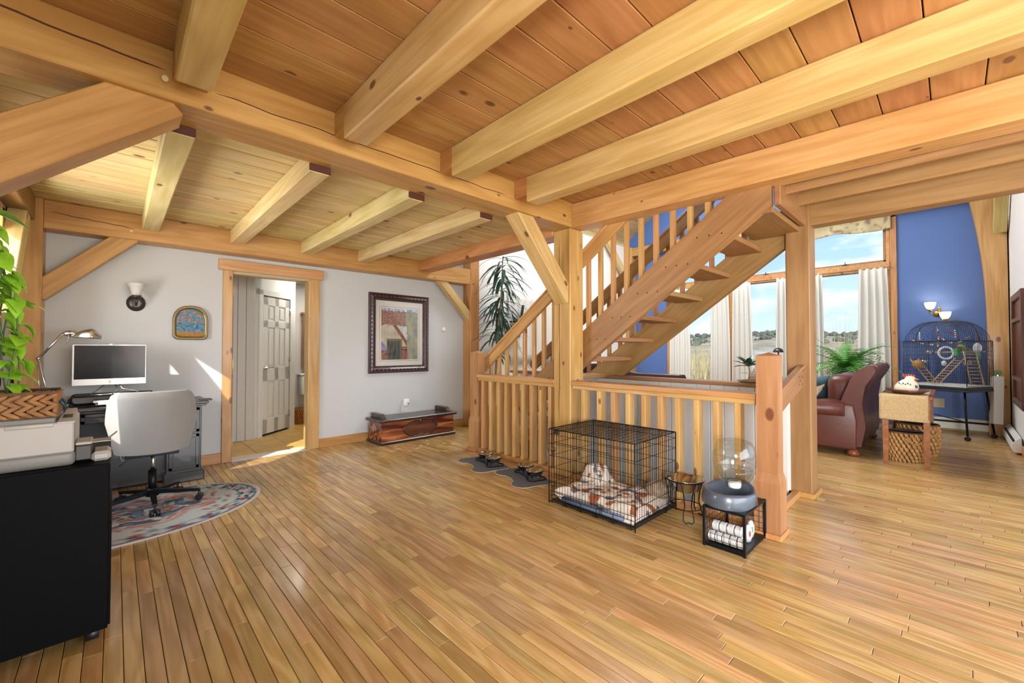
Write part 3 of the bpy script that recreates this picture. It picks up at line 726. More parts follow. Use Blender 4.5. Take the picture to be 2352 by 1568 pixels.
# bolt plugs where treads meet the stringers
TR = []
k0 = 0.958; Y0 = 2.80
for k in range(-4, 7):
    zt = k0 + 0.2025 * k; yb = Y0 - 0.268 * k
    if zt > 2.25: break
    TR.append((yb, zt))
for (yb, zt) in TR:
    if zt < 0.08: continue
    tb('tread', 'x', 3.47, 4.30, yb, yb + 0.27, zt - 0.042, zt, 'pine_red', st, c=0.004)
    pl = MB()
    for q in (0.04, 0.135, 0.23): pl.cyl((3.4245, yb + q, zt - 0.02), (3.426, yb + q, zt - 0.02), 0.006, 8)
    pl.build('bolt_plugs', 'void_dark', st, world=True, kind='stuff')
tb('top_step', 'x', 3.47, 4.30, 0.89, 1.25, 2.25, 2.29, 'pine_red', st, c=0.004)

def handrail(x, ys, dz, nm, mat, y0, y1):
    p0 = Vector((x, y0, 0)); p1 = Vector((x, y1, 0))
    def zh(Y): return 1.055 + dz + SL * (4.18 - Y) * 0.985
    p0.z = zh(y0) - 0.07; p1.z = zh(y1) - 0.07
    tslope('handrail', p0, p1, 0.04, 0.115, mat, side=(1, 0, 0), parent=st, c=0.004)
    tslope('rail_cap', p0 + Vector((0, 0, 0.078)), p1 + Vector((0, 0, 0.078)), 0.075, 0.022, mat, side=(1, 0, 0), parent=st, c=0.004)
    for y in ys:
        zt = zh(y) - 0.06; zbm = max(0.0, zb(y) + 0.30 + (0 if x < 4 else -0.075))
        if zt - zbm < 0.1: continue
        tb('baluster', 'z', x + 0.022, x + 0.062, y - 0.02, y + 0.02, zbm, zt, mat, st, c=0.002)
handrail(3.43, [4.04, 3.885, 3.745, 3.60, 3.44, 3.29, 3.14, 2.99, 2.84, 2.69, 2.53, 2.385, 2.24, 2.095, 1.945, 1.80, 1.645, 1.495, 1.35], 0.0, 'near', 'pine_post', 4.17, 1.45)
handrail(4.28, [3.9, 3.75, 3.6, 3.45, 3.3, 3.15, 3.0, 2.85, 2.7, 2.55, 2.4, 2.25, 2.1, 1.95, 1.8, 1.65, 1.5, 1.35, 1.2], -0.06, 'far', 'pine_red', 4.1, 1.1)

# short sloping grab board between newel and stair post, with the frame of the stair gate
t = thing('grab_rail', (3.8, 0.9, 0), 'short sloping grab board between right newel and stair post', 'rail')
tslope('board', (3.30, 0.885, 0.80), (4.22, 0.885, 1.02), 0.035, 0.155, 'pine_red', side=(0, 1, 0), parent=t)
tslope('cap', (3.30, 0.885, 0.885), (4.22, 0.885, 1.105), 0.055, 0.02, 'pine_red', side=(0, 1, 0), parent=t)
pl = MB()
for (a, b) in ((0.05, 0.03), (0.05, -0.03), (0.11, 0.0), (0.15, 0.035), (0.15, -0.025)): pl.cyl((4.22 - a - 0.02, 0.866, 0.985 + b), (4.22 - a - 0.02, 0.868, 0.985 + b), 0.006, 8)
pl.build('bolt_plugs', 'void_dark', t, world=True, kind='stuff')
tb('stile', 'z', 3.31, 3.40, 0.875, 0.93, 0.0, 0.79, 'pine_red', t, c=0.003)
struct(tb('trim_12', 'x', 3.30, 4.22, 0.90, 0.95, 0.0, 0.05, 'pine_amber', c=0.003))
# ================================================================ OFFICE CORNER
def mixmat(name, build):
    """material whose base colour is built by a node function build(tree, objcoord_socket) -> colour socket"""
    m = bpy.data.materials.new(name); m.use_nodes = True; t = m.node_tree; b = t.nodes['Principled BSDF']
    tcn = N(t, 'ShaderNodeTexCoord'); col = build(t, tcn.outputs['Object']); t.links.new(col, b.inputs['Base Color']); b.inputs['Roughness'].default_value = 0.9
    MATS[name] = m; return m
def vcol_mat(name, rough=0.7, spec=0.3):
    m = bpy.data.materials.new(name); m.use_nodes = True; t = m.node_tree; b = t.nodes['Principled BSDF']
    a = N(t, 'ShaderNodeVertexColor'); a.layer_name = 'print'; t.links.new(a.outputs[0], b.inputs['Base Color'])
    b.inputs['Roughness'].default_value = rough; b.inputs['Specular IOR Level'].default_value = spec; MATS[name] = m; return m
vcol_mat('printed', 0.75); vcol_mat('printed_cloth', 0.95, 0.1)
def paint(o, fn):
    """flat print: colour per face corner from the point's own object coordinates"""
    me = o.data; ca = me.color_attributes.new('print', 'FLOAT_COLOR', 'POINT')
    for i, v in enumerate(me.vertices):
        c = fn(v.co); ca.data[i].color = (c[0], c[1], c[2], 1)
def lerp(a, b, t): return tuple(a[i] + (b[i] - a[i]) * t for i in range(3))
def n3(x, y, z=0.0): return mnoise.noise(Vector((x, y, z)))

# ---- round-ended rug under the chair
RC = (0.10, 4.24); RA, RB, ROT = 0.86, 0.60, rad(8)
def rug_point(u, v):
    a = 2 * math.pi * u; r = v
    x = RA * r * math.cos(a); y = RB * r * math.sin(a)
    z = 0.006 + (0.004 * max(0, math.sin(3 * a + 1.0)) * max(0, (r - 0.85) / 0.15))
    return (x, y, z)
mb = MB(); mb.grid(rug_point, 160, 70, True, closeu=True)
mb.grid(lambda u, v: (RA * math.cos(2 * math.pi * u) * (1 - 0.002 * v), RB * math.sin(2 * math.pi * u) * (1 - 0.002 * v), (0.006 + 0.004 * max(0, math.sin(6 * math.pi * u + 1.0))) * (1 - v) + 0.0005 * v), 160, 2, True, closeu=True)
rug = mb.build('rug', 'printed_cloth', loc=(RC[0], RC[1], 0), label='oval persian rug in cream, navy and rust under the office chair', cat='rug')
rug.rotation_euler[2] = ROT
def rugcol(p):
    r = math.hypot(p.x / RA, p.y / RB); a = math.atan2(p.y / RB, p.x / RA)
    cream = S('b9bcb2')[:3]; navy = S('2c3f58')[:3]; rust = S('a8584a')[:3]; blue = S('5a7898')[:3]; edge = S('c2b8b0')[:3]; lblue = S('a9b9c6')[:3]
    n = n3(p.x * 7, p.y * 7, 1); f = n3(p.x * 22, p.y * 22, 4); g = n3(p.x * 14, p.y * 14, 9)
    if r > 0.965: return edge
    if r > 0.80:
        if r > 0.935 or r < 0.825: return lerp(navy, cream, 0.45 if f > 0.05 else 0.15)
        s = math.sin(a * 22); c = lerp(lblue, cream, 0.5)
        if f + 0.35 * s > 0.12: c = navy
        if s > 0.6 and abs(r - 0.88) < 0.032: c = rust if g > -0.2 else lerp(rust, cream, 0.5)
        if f < -0.33: c = blue
        return c
    c = lerp(cream, lblue, 0.5 + 0.5 * n)
    med = math.hypot(p.x / 0.44, p.y / 0.30); med += 0.12 * math.sin(6 * a)
    if med < 1.0:
        q = math.sin(med * 11 + 3 * n)
        c = navy if q > 0.15 else (lerp(cream, lblue, 0.6) if q > -0.55 else rust)
        if g > 0.28: c = cream
        if g < -0.33: c = blue
    elif med < 1.12: c = lerp(rust, cream, 0.4)
    else:
        if g > 0.33: c = rust
        elif g < -0.36: c = lerp(navy, cream, 0.35)
        elif abs(f) < 0.03: c = lerp(cream, navy, 0.3)
    return lerp(c, cream, 0.15 + 0.2 * max(0, n))
paint(rug, rugcol)

# ---- black cabinet on castors
t = thing('cabinet', (-0.30, 2.9, 0), 'black laminate cabinet on castors at the left edge of the view', 'cabinet')
CY0, CY1, CX0, CX1 = 2.515, 3.12, -0.60, -0.009
MB().cbox(CX0, CX1, CY0, CY1, 0.052, 0.757, 0.003).build('body', 'black_lam', t, world=True)
MB().cbox(CX1 - 0.004, CX1 + 0.008, CY0 + 0.012, CY1, 0.06, 0.50, 0.002).build('side_panel', 'black_lam', t, world=True)
for (x, y) in ((-0.055, 2.57), (-0.55, 2.57), (-0.055, 3.06), (-0.55, 3.06)):
    m = MB(); m.cyl((x - 0.02, y, 0.026), (x + 0.02, y, 0.026), 0.026, 14); m.cbox(x - 0.012, x + 0.012, y - 0.012, y + 0.012, 0.03, 0.054, 0.002); m.build('castor', 'black_plastic', t, world=True)

# ---- printer
t = thing('printer', (-0.36, 2.75, 0.757), 'white and grey inkjet printer with paper trays on the black cabinet', 'printer')
PX0, PX1, PY0, PY1 = -0.60, -0.12, 2.555, 2.93
MB().rbox(PX0 + 0.02, PX1 + 0.004, PY0 + 0.012, PY1 - 0.02, 0.757, 0.822, 0.02, 3).build('base', 'printer_grey', t, world=True)
MB().cbox(PX0, PX1, PY0, PY1, 0.815, 0.945, 0.006).build('body', 'printer_white', t, world=True)
MB().cbox(PX0 - 0.005, PX1 - 0.055, PY0 + 0.002, PY1, 0.945, 0.967, 0.004).build('lid', 'printer_grey', t, world=True)
MB().rbox(-0.31, PX1 - 0.058, PY0 - 0.004, PY0 + 0.004, 0.928, 0.944, 0.005, 2).build('lid_handle', 'printer_white', t, world=True)
m = MB(); m.add([(PX1 - 0.05, PY0 + 0.002, 0.946), (PX1 + 0.001, PY0 + 0.002, 0.946), (PX1 + 0.001, PY0 + 0.16, 0.985), (PX1 - 0.03, PY0 + 0.16, 0.985), (PX1 - 0.05, PY0 + 0.002, 0.94), (PX1 + 0.001, PY0 + 0.002, 0.94), (PX1 + 0.001, PY0 + 0.16, 0.94), (PX1 - 0.03, PY0 + 0.16, 0.94)],
               [(0, 1, 2, 3), (7, 6, 5, 4), (0, 4, 5, 1), (1, 5, 6, 2), (2, 6, 7, 3), (3, 7, 4, 0)])
cp = m.build('control_panel', 'printer_white', t, world=True)
m = MB(); m.add([(PX1 - 0.038, PY0 + 0.045, 0.9575), (PX1 - 0.008, PY0 + 0.045, 0.9575), (PX1 - 0.008, PY0 + 0.085, 0.9675), (PX1 - 0.036, PY0 + 0.085, 0.9675)], [(0, 1, 2, 3)]); m.build('display', 'dark_grey', cp, fix=False).matrix_parent_inverse = Matrix()
MB().box(PX1 - 0.0005, PX1 + 0.0015, PY0 + 0.004, PY0 + 0.0065, 0.83, 0.94).build('seam', 'dark_grey', t, world=True)
MB().cbox(PX1 + 0.002, -0.068, PY0 + 0.03, PY0 + 0.17, 0.836, 0.848, 0.003).build('output_tray', 'printer_white', t, world=True)
MB().cbox(PX1 + 0.002, -0.068, PY0 + 0.024, PY0 + 0.17, 0.772, 0.835, 0.004).build('paper_cassette', 'dark_grey', t, world=True)
MB().cbox(-0.070, -0.006, PY0 + 0.025, PY0 + 0.17, 0.758, 0.800, 0.012).build('cassette_extension', 'printer_white', t, world=True)
m = MB(); m.cbox(-0.07, -0.008, PY0 + 0.05, PY0 + 0.14, 0.838, 0.842, 0.001); m.build('tray_extension', 'printer_white', t, world=True)
tslope('paper_stop', (-0.02, PY0 + 0.09, 0.842), (0.012, PY0 + 0.09, 0.872), 0.03, 0.004, 'printer_grey', side=(0, 1, 0), parent=t, c=0.001)

# ---- braided basket on the printer, with papers in it
def braid(mb, p0, p1, up, nrm, h, rows, n, r):
    """rows of slanted strands giving a herringbone braid between p0 and p1"""
    p0 = Vector(p0); p1 = Vector(p1); up = Vector(up); d = (p1 - p0); L = d.length; d.normalize()
    for j in range(rows):
        zc = (j + 0.5) / rows * h; sg = 1 if j % 2 else -1
        for i in range(n):
            c = p0 + d * ((i + 0.5) / n * L) + up * zc
            ax = (d * 0.86 + up * 0.5 * sg).normalized(); by = Vector(nrm); cz = ax.cross(by)
            R = Matrix((ax, by, cz)).transposed().to_quaternion()
            mb.ell(c, L / n * 1.02, r, h / rows * 0.42, R, 8, 4)
t = thing('basket', (-0.36, 2.68, 0.968), 'rectangular braided seagrass basket holding papers on top of the printer', 'basket')
BX0, BX1, BY0, BY1, BZ0, BZ1 = -0.58, -0.178, 2.56, 2.80, 0.975, 1.072
for (p0, p1, nr, n) in (((BX0, BY0, BZ0), (BX1, BY0, BZ0), (0, -1, 0), 12), ((BX0, BY1, BZ0), (BX1, BY1, BZ0), (0, 1, 0), 12), ((BX1, BY0, BZ0), (BX1, BY1, BZ0), (1, 0, 0), 7), ((BX0, BY0, BZ0), (BX0, BY1, BZ0), (-1, 0, 0), 7)):
    m = MB(); braid(m, p0, p1, (0, 0, 1), nr, BZ1 - BZ0 - 0.012, 4, n, 0.009); m.build('woven_side', 'hyacinth', t, world=True, fix=False, kind='stuff')
m = MB(); m.cbox(BX0, BX1, BY0, BY1, 0.968, 0.978, 0.003); m.build('bottom', 'straw_dark', t, world=True)
m = MB(); m.tube([(BX0, BY0, BZ1 - 0.004), (BX1, BY0, BZ1 - 0.004), (BX1, BY1, BZ1 - 0.004), (BX0, BY1, BZ1 - 0.004)], 0.007, 6, True); m.build('rim', 'straw_dark', t, world=True)
m = MB(); m.tube([(BX1 + 0.008, 2.64, 1.03), (BX1 + 0.026, 2.645, 1.0), (BX1 + 0.026, 2.715, 1.0), (BX1 + 0.008, 2.72, 1.03)], 0.006, 6); m.build('handle', 'pot_blue', t, world=True)
m = MB(); m.grid(lambda u, v: (-0.52 + 0.25 * u, 2.60 + 0.12 * v, 0.985 + 0.06 * u * u + 0.02 * v), 8, 4); o = m.build('magazine', 'paper', label='curled glossy magazine lying in the seagrass basket', cat='magazine')
so = o.modifiers.new('s', 'SOLIDIFY'); so.thickness = 0.004
m = MB(); m.grid(lambda u, v: (-0.47 + 0.23 * u, 2.62 + 0.15 * v, 0.994 + 0.05 * u * u), 8, 4); o = m.build('folder', 'cobalt', label='dark violet folder lying in the seagrass basket', cat='folder')
so = o.modifiers.new('s', 'SOLIDIFY'); so.thickness = 0.003

# ---- desk along the back wall
t = thing('desk', (0.1, 5.2, 0), 'dark grey wooden pedestal desk against the back wall', 'desk')
DY0 = 4.99
MB().cbox(-0.44, 0.665, DY0 - 0.03, 5.50, 0.725, 0.75, 0.006).build('desk_top', 'desk_black', t, world=True)
MB().cbox(-0.43, 0.65, DY0 - 0.015, 5.49, 0.705, 0.727, 0.004).build('top_moulding', 'desk_black', t, world=True)
MB().cbox(0.355, 0.615, DY0 + 0.01, 5.48, 0.085, 0.708, 0.003).build('pedestal', 'desk_black', t, world=True)
MB().cbox(0.335, 0.64, DY0 - 0.012, 5.49, 0.0, 0.095, 0.008).build('plinth', 'desk_black', t, world=True)
def drawer(x0, x1, z0, z1, nm):
    m = MB(); y = DY0 + 0.01; fr = 0.028
    m.cbox(x0, x1, y - 0.006, y, z0, z1, 0.002)
    m.cbox(x0, x0 + fr, y - 0.016, y - 0.004, z0, z1, 0.003); m.cbox(x1 - fr, x1, y - 0.016, y - 0.004, z0, z1, 0.003); m.cbox(x0, x1, y - 0.016, y - 0.004, z0, z0 + fr, 0.003); m.cbox(x0, x1, y - 0.016, y - 0.004, z1 - fr, z1, 0.003)
    d_ = m.build(nm, 'desk_black', t, world=True)
    k_ = MB(); c = ((x0 + x1) / 2, y - 0.006, z1 - 0.07)
    k_.lathe([(0.005, 0), (0.006, 0.012), (0.013, 0.02), (0.011, 0.028), (0, 0.031)], 12)
    k_.build('knob', 'nickel', d_, matrix=Matrix.Translation(c) @ Matrix.Rotation(rad(90), 4, 'X')); k_ = None
drawer(0.372, 0.598, 0.12, 0.44, 'file_drawer'); drawer(0.372, 0.598, 0.46, 0.69, 'drawer')
drawer(-0.20, 0.34, 0.62, 0.70, 'pencil_drawer')
MB().cbox(-0.43, -0.40, DY0 + 0.03, 5.48, 0.0, 0.708, 0.003).build('side_panel', 'desk_black', t, world=True)
mp_ = MB().cbox(-0.41, 0.36, 5.10, 5.125, 0.02, 0.708, 0.003).build('modesty_panel', 'desk_black', t, world=True)
m = MB(); m.tube([(0.06 + 0.012 * math.cos(a), 5.088, 0.30 + 0.045 * math.sin(a)) for a in [i * math.pi / 8 for i in range(16)]], 0.004, 6, True); m.build('ring_pull', 'nickel', mp_)
MB().cbox(0.60, 0.70, 5.0, 5.10, 0.748, 0.762, 0.004).build('desk_organizer', 'black_plastic', label='small black tray at the right corner of the desk', cat='tray')

# ---- riser, books and monitor
t = thing('monitor_riser', (0.0, 5.25, 0.75), 'black looped metal monitor riser on the desk', 'riser')
for y in (5.09, 5.32):
    m = MB(); pts = [(-0.05, y, 0.757)]
    pts += [(-0.245 - 0.03 * math.sin(a), y, 0.80 - 0.043 * math.cos(a)) for a in [i * math.pi / 8 for i in range(9)]]
    pts += [(0.25 + 0.03 * math.sin(a), y, 0.80 + 0.043 * math.cos(a)) for a in [i * math.pi / 8 for i in range(9)]] + [(0.05, y, 0.757)]
    m.tube(pts, 0.009, 8); m.build('loop', 'black_metal', t, world=True)
m = MB(); m.cbox(-0.25, 0.25, 5.09, 5.33, 0.838, 0.846, 0.003); m.build('mesh_shelf', 'dark_grey', t, world=True)
for i, (z, h, x0, x1, mt, nm, lb) in enumerate(((0.751, 0.014, -0.12, 0.12, 'paper', 'notebook', 'white spiral notebook at the bottom of the stack under the riser'), (0.766, 0.012, -0.10, 0.13, 'white_plastic', 'notebook', 'pale notebook in the middle of the stack under the riser'), (0.779, 0.02, -0.13, 0.11, 'paper', 'paper_stack', 'stack of white paper on top under the riser'))):
    MB().cbox(x0, x1, 5.12, 5.30, z, z + h, 0.002).build(nm, mt, label=lb, cat='paper')
t = thing('monitor', (-0.02, 5.2, 0.847), 'white framed computer monitor with dark screen on the riser', 'monitor')
MXc, MYc = -0.025, 5.20
M4 = Matrix.Translation((MXc, MYc, 0)) @ Matrix.Rotation(rad(-4), 4, 'Z')
def mm(mb, name, mat, par=t, **kw): return mb.build(name, mat, par, matrix=M4, world=True, **kw)
fr = mm(MB().cbox(-0.24, 0.24, -0.012, 0.03, 0.93, 1.287, 0.004), 'casing', 'white_plastic')
mm(MB().cbox(-0.229, 0.232, -0.0135, -0.011, 0.985, 1.279, 0.0005), 'screen', 'screen')
mm(MB().cbox(-0.24, 0.24, -0.016, -0.01, 0.93, 0.984, 0.003), 'chin', 'white_plastic')
lg = MB(); lg.tube([(0.011 * math.cos(a), -0.0165, 0.957 + 0.011 * math.sin(a)) for a in [i * math.pi / 8 for i in range(16)]], 0.0012, 5, True)
mm(lg, 'emblem', 'printer_grey')
fc = bpy.data.curves.new('lettering', 'FONT'); fc.body = 'hp'; fc.size = 0.015; fc.align_x = 'CENTER'; fc.shear = 0.3; fc.extrude = 0.0004
fo = bpy.data.objects.new('lettering', fc); COL.objects.link(fo); fc.materials.append(MATS['printer_grey'])
bpy.context.view_layer.update(); fm = bpy.data.meshes.new_from_object(fo.evaluated_get(bpy.context.evaluated_depsgraph_get())); bpy.data.objects.remove(fo)
fo = bpy.data.objects.new('lettering', fm); COL.objects.link(fo); fo['kind'] = 'stuff'
fo.matrix_world = M4 @ Matrix.Translation((0, -0.0166, 0.9525)) @ Matrix.Rotation(rad(90), 4, 'X'); fo.parent = t; fo.matrix_parent_inverse = inv(t)
m = MB()
m.tube([(-0.02, 0.02, 0.95), (-0.09, 0.0, 0.88), (-0.12, -0.09, 0.852), (0.02, -0.12, 0.852), (0.05, 0.0, 0.89), (0.02, 0.02, 0.95)], 0.006, 6)
m.tube([(0.05, 0.02, 0.95), (0.08, 0.0, 0.89), (0.19, -0.06, 0.865), (0.18, -0.10, 0.855), (-0.05, -0.1, 0.855)], 0.006, 6)
mm(m, 'wire_stand', 'nickel')
mm(MB().cbox(-0.012, 0.012, -0.018, 0.02, 1.284, 1.296, 0.003), 'webcam', 'white_plastic')

# ---- pharmacy lamp
t = thing('desk_lamp', (-0.38, 5.12, 0.75), 'brushed nickel pharmacy desk lamp arching over the monitor', 'lamp')
m = MB(); m.lathe([(0, 0), (0.085, 0), (0.085, 0.012), (0.03, 0.022), (0.009, 0.03), (0.009, 0.05)], 24, (-0.38, 5.12, 0.75)); m.build('base', 'nickel', t, world=True)
m = MB(); m.cyl((-0.38, 5.12, 0.78), (-0.45, 5.11, 1.17), 0.009, 10); m.cyl((-0.435, 5.135, 0.80), (-0.455, 5.125, 1.12), 0.004, 6); m.build('lower_arm', 'nickel', t, world=True)
m = MB(); m.cyl((-0.45, 5.11, 1.17), (-0.315, 5.08, 1.375), 0.009, 10); m.ell((-0.45, 5.11, 1.17), 0.016, 0.016, 0.016); m.build('upper_arm', 'nickel', t, world=True)
m = MB(); m.lathe([(0.008, 0.0), (0.02, 0.02), (0.024, 0.05), (0.022, 0.085)], 14)
m.build('socket', 'nickel', t, matrix=Matrix.Translation((-0.32, 5.08, 1.375)) @ Matrix.Rotation(rad(85), 4, 'Y'), world=True)
def shade(u, v):
    a = math.pi * u; s = v
    x = -0.085 + 0.19 * s; r = 0.012 + 0.064 * math.sin(min(1.0, s * 1.25) * math.pi / 2) * (1 - 0.75 * max(0, s - 0.72) / 0.28 if s > 0.72 else 1)
    return (x, -r * math.cos(a) * 1.05, -0.02 + r * math.sin(a) * 1.15)
m = MB(); m.grid(shade, 20, 16); o = m.build('shade', 'nickel', t, matrix=Matrix.Translation((-0.19, 5.08, 1.362)) @ Matrix.Rotation(rad(4), 4, 'Y'), world=True)
so = o.modifiers.new('s', 'SOLIDIFY'); so.thickness = 0.002
m = MB(); m.cyl((-0.28, 5.065, 1.36), (-0.285, 5.06, 1.325), 0.003, 6); m.ell((-0.285, 5.06, 1.322), 0.004, 0.004, 0.006); m.build('switch', 'nickel', t, world=True)

# ---- office chair
t = thing('office_chair', (0.23, 4.40, 0), 'light grey fabric tub office chair on black five star base', 'chair', rz=rad(-4))
def tub(u, v, off=0.0):
    # u around from left arm front to right arm front, v from bottom to top
    a = rad(-118 + 236 * u); f = abs(math.degrees(a)) / 118
    flat = 2.6
    ca, sa = math.cos(a), math.sin(a)
    q = (abs(ca) ** flat + abs(sa) ** flat) ** (-1 / flat)
    rx, ry = 0.265 + off, 0.25 + off
    top = 0.915 if f < 0.42 else 0.915 - 0.23 * min(1.0, (f - 0.42) / 0.24) ** 1.3 if f < 0.66 else 0.685 - 0.03 * (f - 0.66) / 0.34
    bot = 0.452 + 0.01 * f
    z = bot + (top - bot) * v
    fl = 0.86 + 0.19 * v
    return (rx * q * sa * fl, -ry * q * ca * (0.93 + 0.11 * v) + 0.01, z)
m = MB(); NU, NV = 44, 12
def shell(u, v):
    # closed loop v: outer up, over the top, inner down
    if v < 0.45: return tub(u, v / 0.45, 0.0)
    if v > 0.55: return tub(u, (1 - v) / 0.45, -0.045)
    k_ = (v - 0.45) / 0.1; p = Vector(tub(u, 1.0, -0.045 * k_)); p.z += 0.012 * math.sin(math.pi * k_); return tuple(p)
m.grid(shell, NU, 21); o = m.build('back_shell', 'fabric_grey', t)
m = MB()
for i in (0, 1):
    vs = [shell(float(i), v / 20) for v in range(21)]; m.add(vs, [tuple(range(21))])
m.build('arm_front', 'fabric_grey', t)
m = MB(); m.rbox(-0.20, 0.20, -0.16, 0.25, 0.45, 0.545, 0.045, 3); m.build('seat', 'fabric_grey', t)
m = MB(); m.cbox(-0.16, 0.16, -0.16, 0.16, 0.425, 0.45, 0.004); m.build('seat_plate', 'black_metal', t)
m = MB(); m.cyl((0, 0, 0.27), (0, 0, 0.43), 0.015, 14); m.build('gas_column', 'nickel', t)
m = MB(); m.cyl((0, 0, 0.10), (0, 0, 0.29), 0.028, 18); m.build('column_cover', 'black_metal', t)
m = MB(); m.tube([(-0.02, -0.02, 0.435), (-0.12, -0.10, 0.42), (-0.19, -0.13, 0.375)], 0.004, 6); m.build('height_lever', 'black_plastic', t)
hub = MB(); hub.cyl((0, 0, 0.085), (0, 0, 0.15), 0.042, 18); hub.build('hub', 'black_metal', t)
for k_ in range(5):
    a = rad(-90 + 4 + 72 * k_); c, s = math.cos(a), math.sin(a); R = Matrix.Rotation(a, 4, 'Z')
    m = MB(); m.add([R @ Vector(p) for p in ((0.03, -0.02, 0.135), (0.03, 0.02, 0.135), (0.31, 0.014, 0.10), (0.31, -0.014, 0.10), (0.03, -0.02, 0.10), (0.03, 0.02, 0.10), (0.31, 0.014, 0.08), (0.31, -0.014, 0.08))],
               [(0, 1, 2, 3), (7, 6, 5, 4), (0, 4, 5, 1), (1, 5, 6, 2), (2, 6, 7, 3), (3, 7, 4, 0)]); lg_ = m.build('leg', 'black_metal', t)
    m = MB(); cx, cy = 0.305 * c, 0.305 * s; tx, ty = -s, c
    m.cyl((cx - tx * 0.032, cy - ty * 0.032, 0.032), (cx - tx * 0.004, cy - ty * 0.004, 0.032), 0.0255, 16); m.cyl((cx + tx * 0.004, cy + ty * 0.004, 0.032), (cx + tx * 0.032, cy + ty * 0.032, 0.032), 0.0255, 16)
    m.cyl((cx, cy, 0.03), (cx, cy, 0.088), 0.008, 8); m.build('castor', 'black_plastic', lg_)

# ---- trailing pothos from a hanging pot just outside the left edge
t = thing('pothos', (-0.50, 2.72, 1.0), 'trailing lime green pothos vine hanging at the left edge', 'plant')
pr = random.Random(11)
def heart(L, W, fold=0.25, droop=0.35):
    m = MB(); prof = [(0.0, 0.02), (0.06, 0.55), (0.18, 0.92), (0.35, 1.0), (0.55, 0.85), (0.75, 0.55), (0.9, 0.22), (1.0, 0.0)]
    vs = []; fs = []
    for (s_, w_) in prof:
        z = -droop * L * s_ * s_
        vs += [(s_ * L, -w_ * W / 2, z + fold * w_ * W / 2), (s_ * L, 0, z), (s_ * L, w_ * W / 2, z + fold * w_ * W / 2)]
    for i in range(len(prof) - 1):
        for k_ in range(2): fs.append((i * 3 + k_, i * 3 + k_ + 1, i * 3 + 4 + k_, i * 3 + 3 + k_))
    return m.add(vs, fs, True).mesh('leaf', False)
lm = pbr('leaf_pothos', '86bb2e', 0.35, var=0.3, vscale=14); lm.node_tree.nodes['Principled BSDF'].inputs['Transmission Weight'].default_value = 0.0
leafmeshes = [heart(0.10, 0.075), heart(0.085, 0.06, 0.35, 0.5), heart(0.12, 0.085, 0.2, 0.25)]
for me in leafmeshes: me.materials.append(lm)
pot = MB(); pot.lathe([(0, -0.14), (0.07, -0.14), (0.10, 0), (0.095, 0), (0.066, -0.13), (0, -0.13)], 20, (-0.52, 2.70, 1.86)); pot.build('pot', 'pot_blue', t, world=True)
m = MB()
for a in (0.3, 2.4, 4.5): m.cyl((-0.52 + 0.095 * math.cos(a), 2.70 + 0.095 * math.sin(a), 1.86), (-0.52, 2.70, 2.43), 0.002, 4)
m.build('hanger', 'rope_tan', t, world=True, kind='stuff')
vines = []
for i in range(12):
    x0, y0 = -0.50 + pr.uniform(-0.06, 0.10), 2.70 + pr.uniform(-0.08, 0.1)
    pts = []; x, y, z = x0, y0, 1.86
    tx = pr.uniform(-0.46, -0.29); ty = pr.uniform(2.60, 2.84); zl = pr.uniform(1.04, 1.45) if i > 1 else 1.05
    n = 16
    for k_ in range(n + 1):
        f = k_ / n
        pts.append((x0 + (tx - x0) * min(1, f * 2.2) + 0.012 * math.sin(f * 9 + i), y0 + (ty - y0) * f, 1.86 + 0.05 * math.sin(math.pi * min(1, f * 4)) - (1.86 - zl) * f))
    vines.append(pts)
    MB().tube(pts, 0.0032, 5).build('vine', 'stem_green', t, world=True)
    for k_ in range(2, n + 1):
        if pr.random() < 0.25: continue
        p = Vector(pts[k_]); a = pr.uniform(-1.6, 1.0) if pr.random() < 0.7 else pr.uniform(-3.1, 3.1)
        o = bpy.data.objects.new('leaf', pr.choice(leafmeshes)); COL.objects.link(o); o.parent = t; o.matrix_parent_inverse = inv(t)
        o.location = p + Vector((0.015 * math.cos(a), 0.015 * math.sin(a), 0.0)); o.rotation_euler = (pr.uniform(-0.5, 0.5), pr.uniform(0.1, 0.9), a); s_ = pr.uniform(0.5, 1.0); o.scale = (s_, s_, s_)

# ---- back wall: sconce, tin picture, framed print, small fittings
t = thing('wall_sconce', (0.145, 5.5, 1.68), 'unlit wall sconce with frosted bell shade and dark bronze plate', 'sconce')
m = MB(); m.lathe([(0, 0), (0.082, 0), (0.08, 0.012), (0.066, 0.018), (0.06, 0.026), (0.035, 0.03), (0, 0.032)], 28, sx=0.88, sy=1.0)
m.build('back_plate', 'bronze', t, matrix=Matrix.Translation((0.145, WY, 1.70)) @ Matrix.Rotation(rad(90), 4, 'X'), world=True)
m = MB(); m.tube([(0.145, WY - 0.03, 1.69), (0.145, WY - 0.09, 1.675), (0.145, WY - 0.12, 1.70), (0.145, WY - 0.12, 1.74)], 0.011, 10); m.lathe([(0.012, 0), (0.035, 0.004), (0.036, 0.03), (0.03, 0.034), (0.0, 0.03)], 18, (0.145, WY - 0.12, 1.74)); m.ell((0.145, WY - 0.05, 1.685), 0.012, 0.012, 0.012); m.build('arm', 'bronze', t, world=True)
m = MB(); m.lathe([(0.036, 0.0), (0.040, 0.03), (0.048, 0.06), (0.062, 0.09), (0.082, 0.112), (0.079, 0.112), (0.058, 0.09), (0.044, 0.06), (0.036, 0.03), (0.032, 0.0)], 28, (0.145, WY - 0.12, 1.765)); m.build('shade', 'frost', t, world=True)

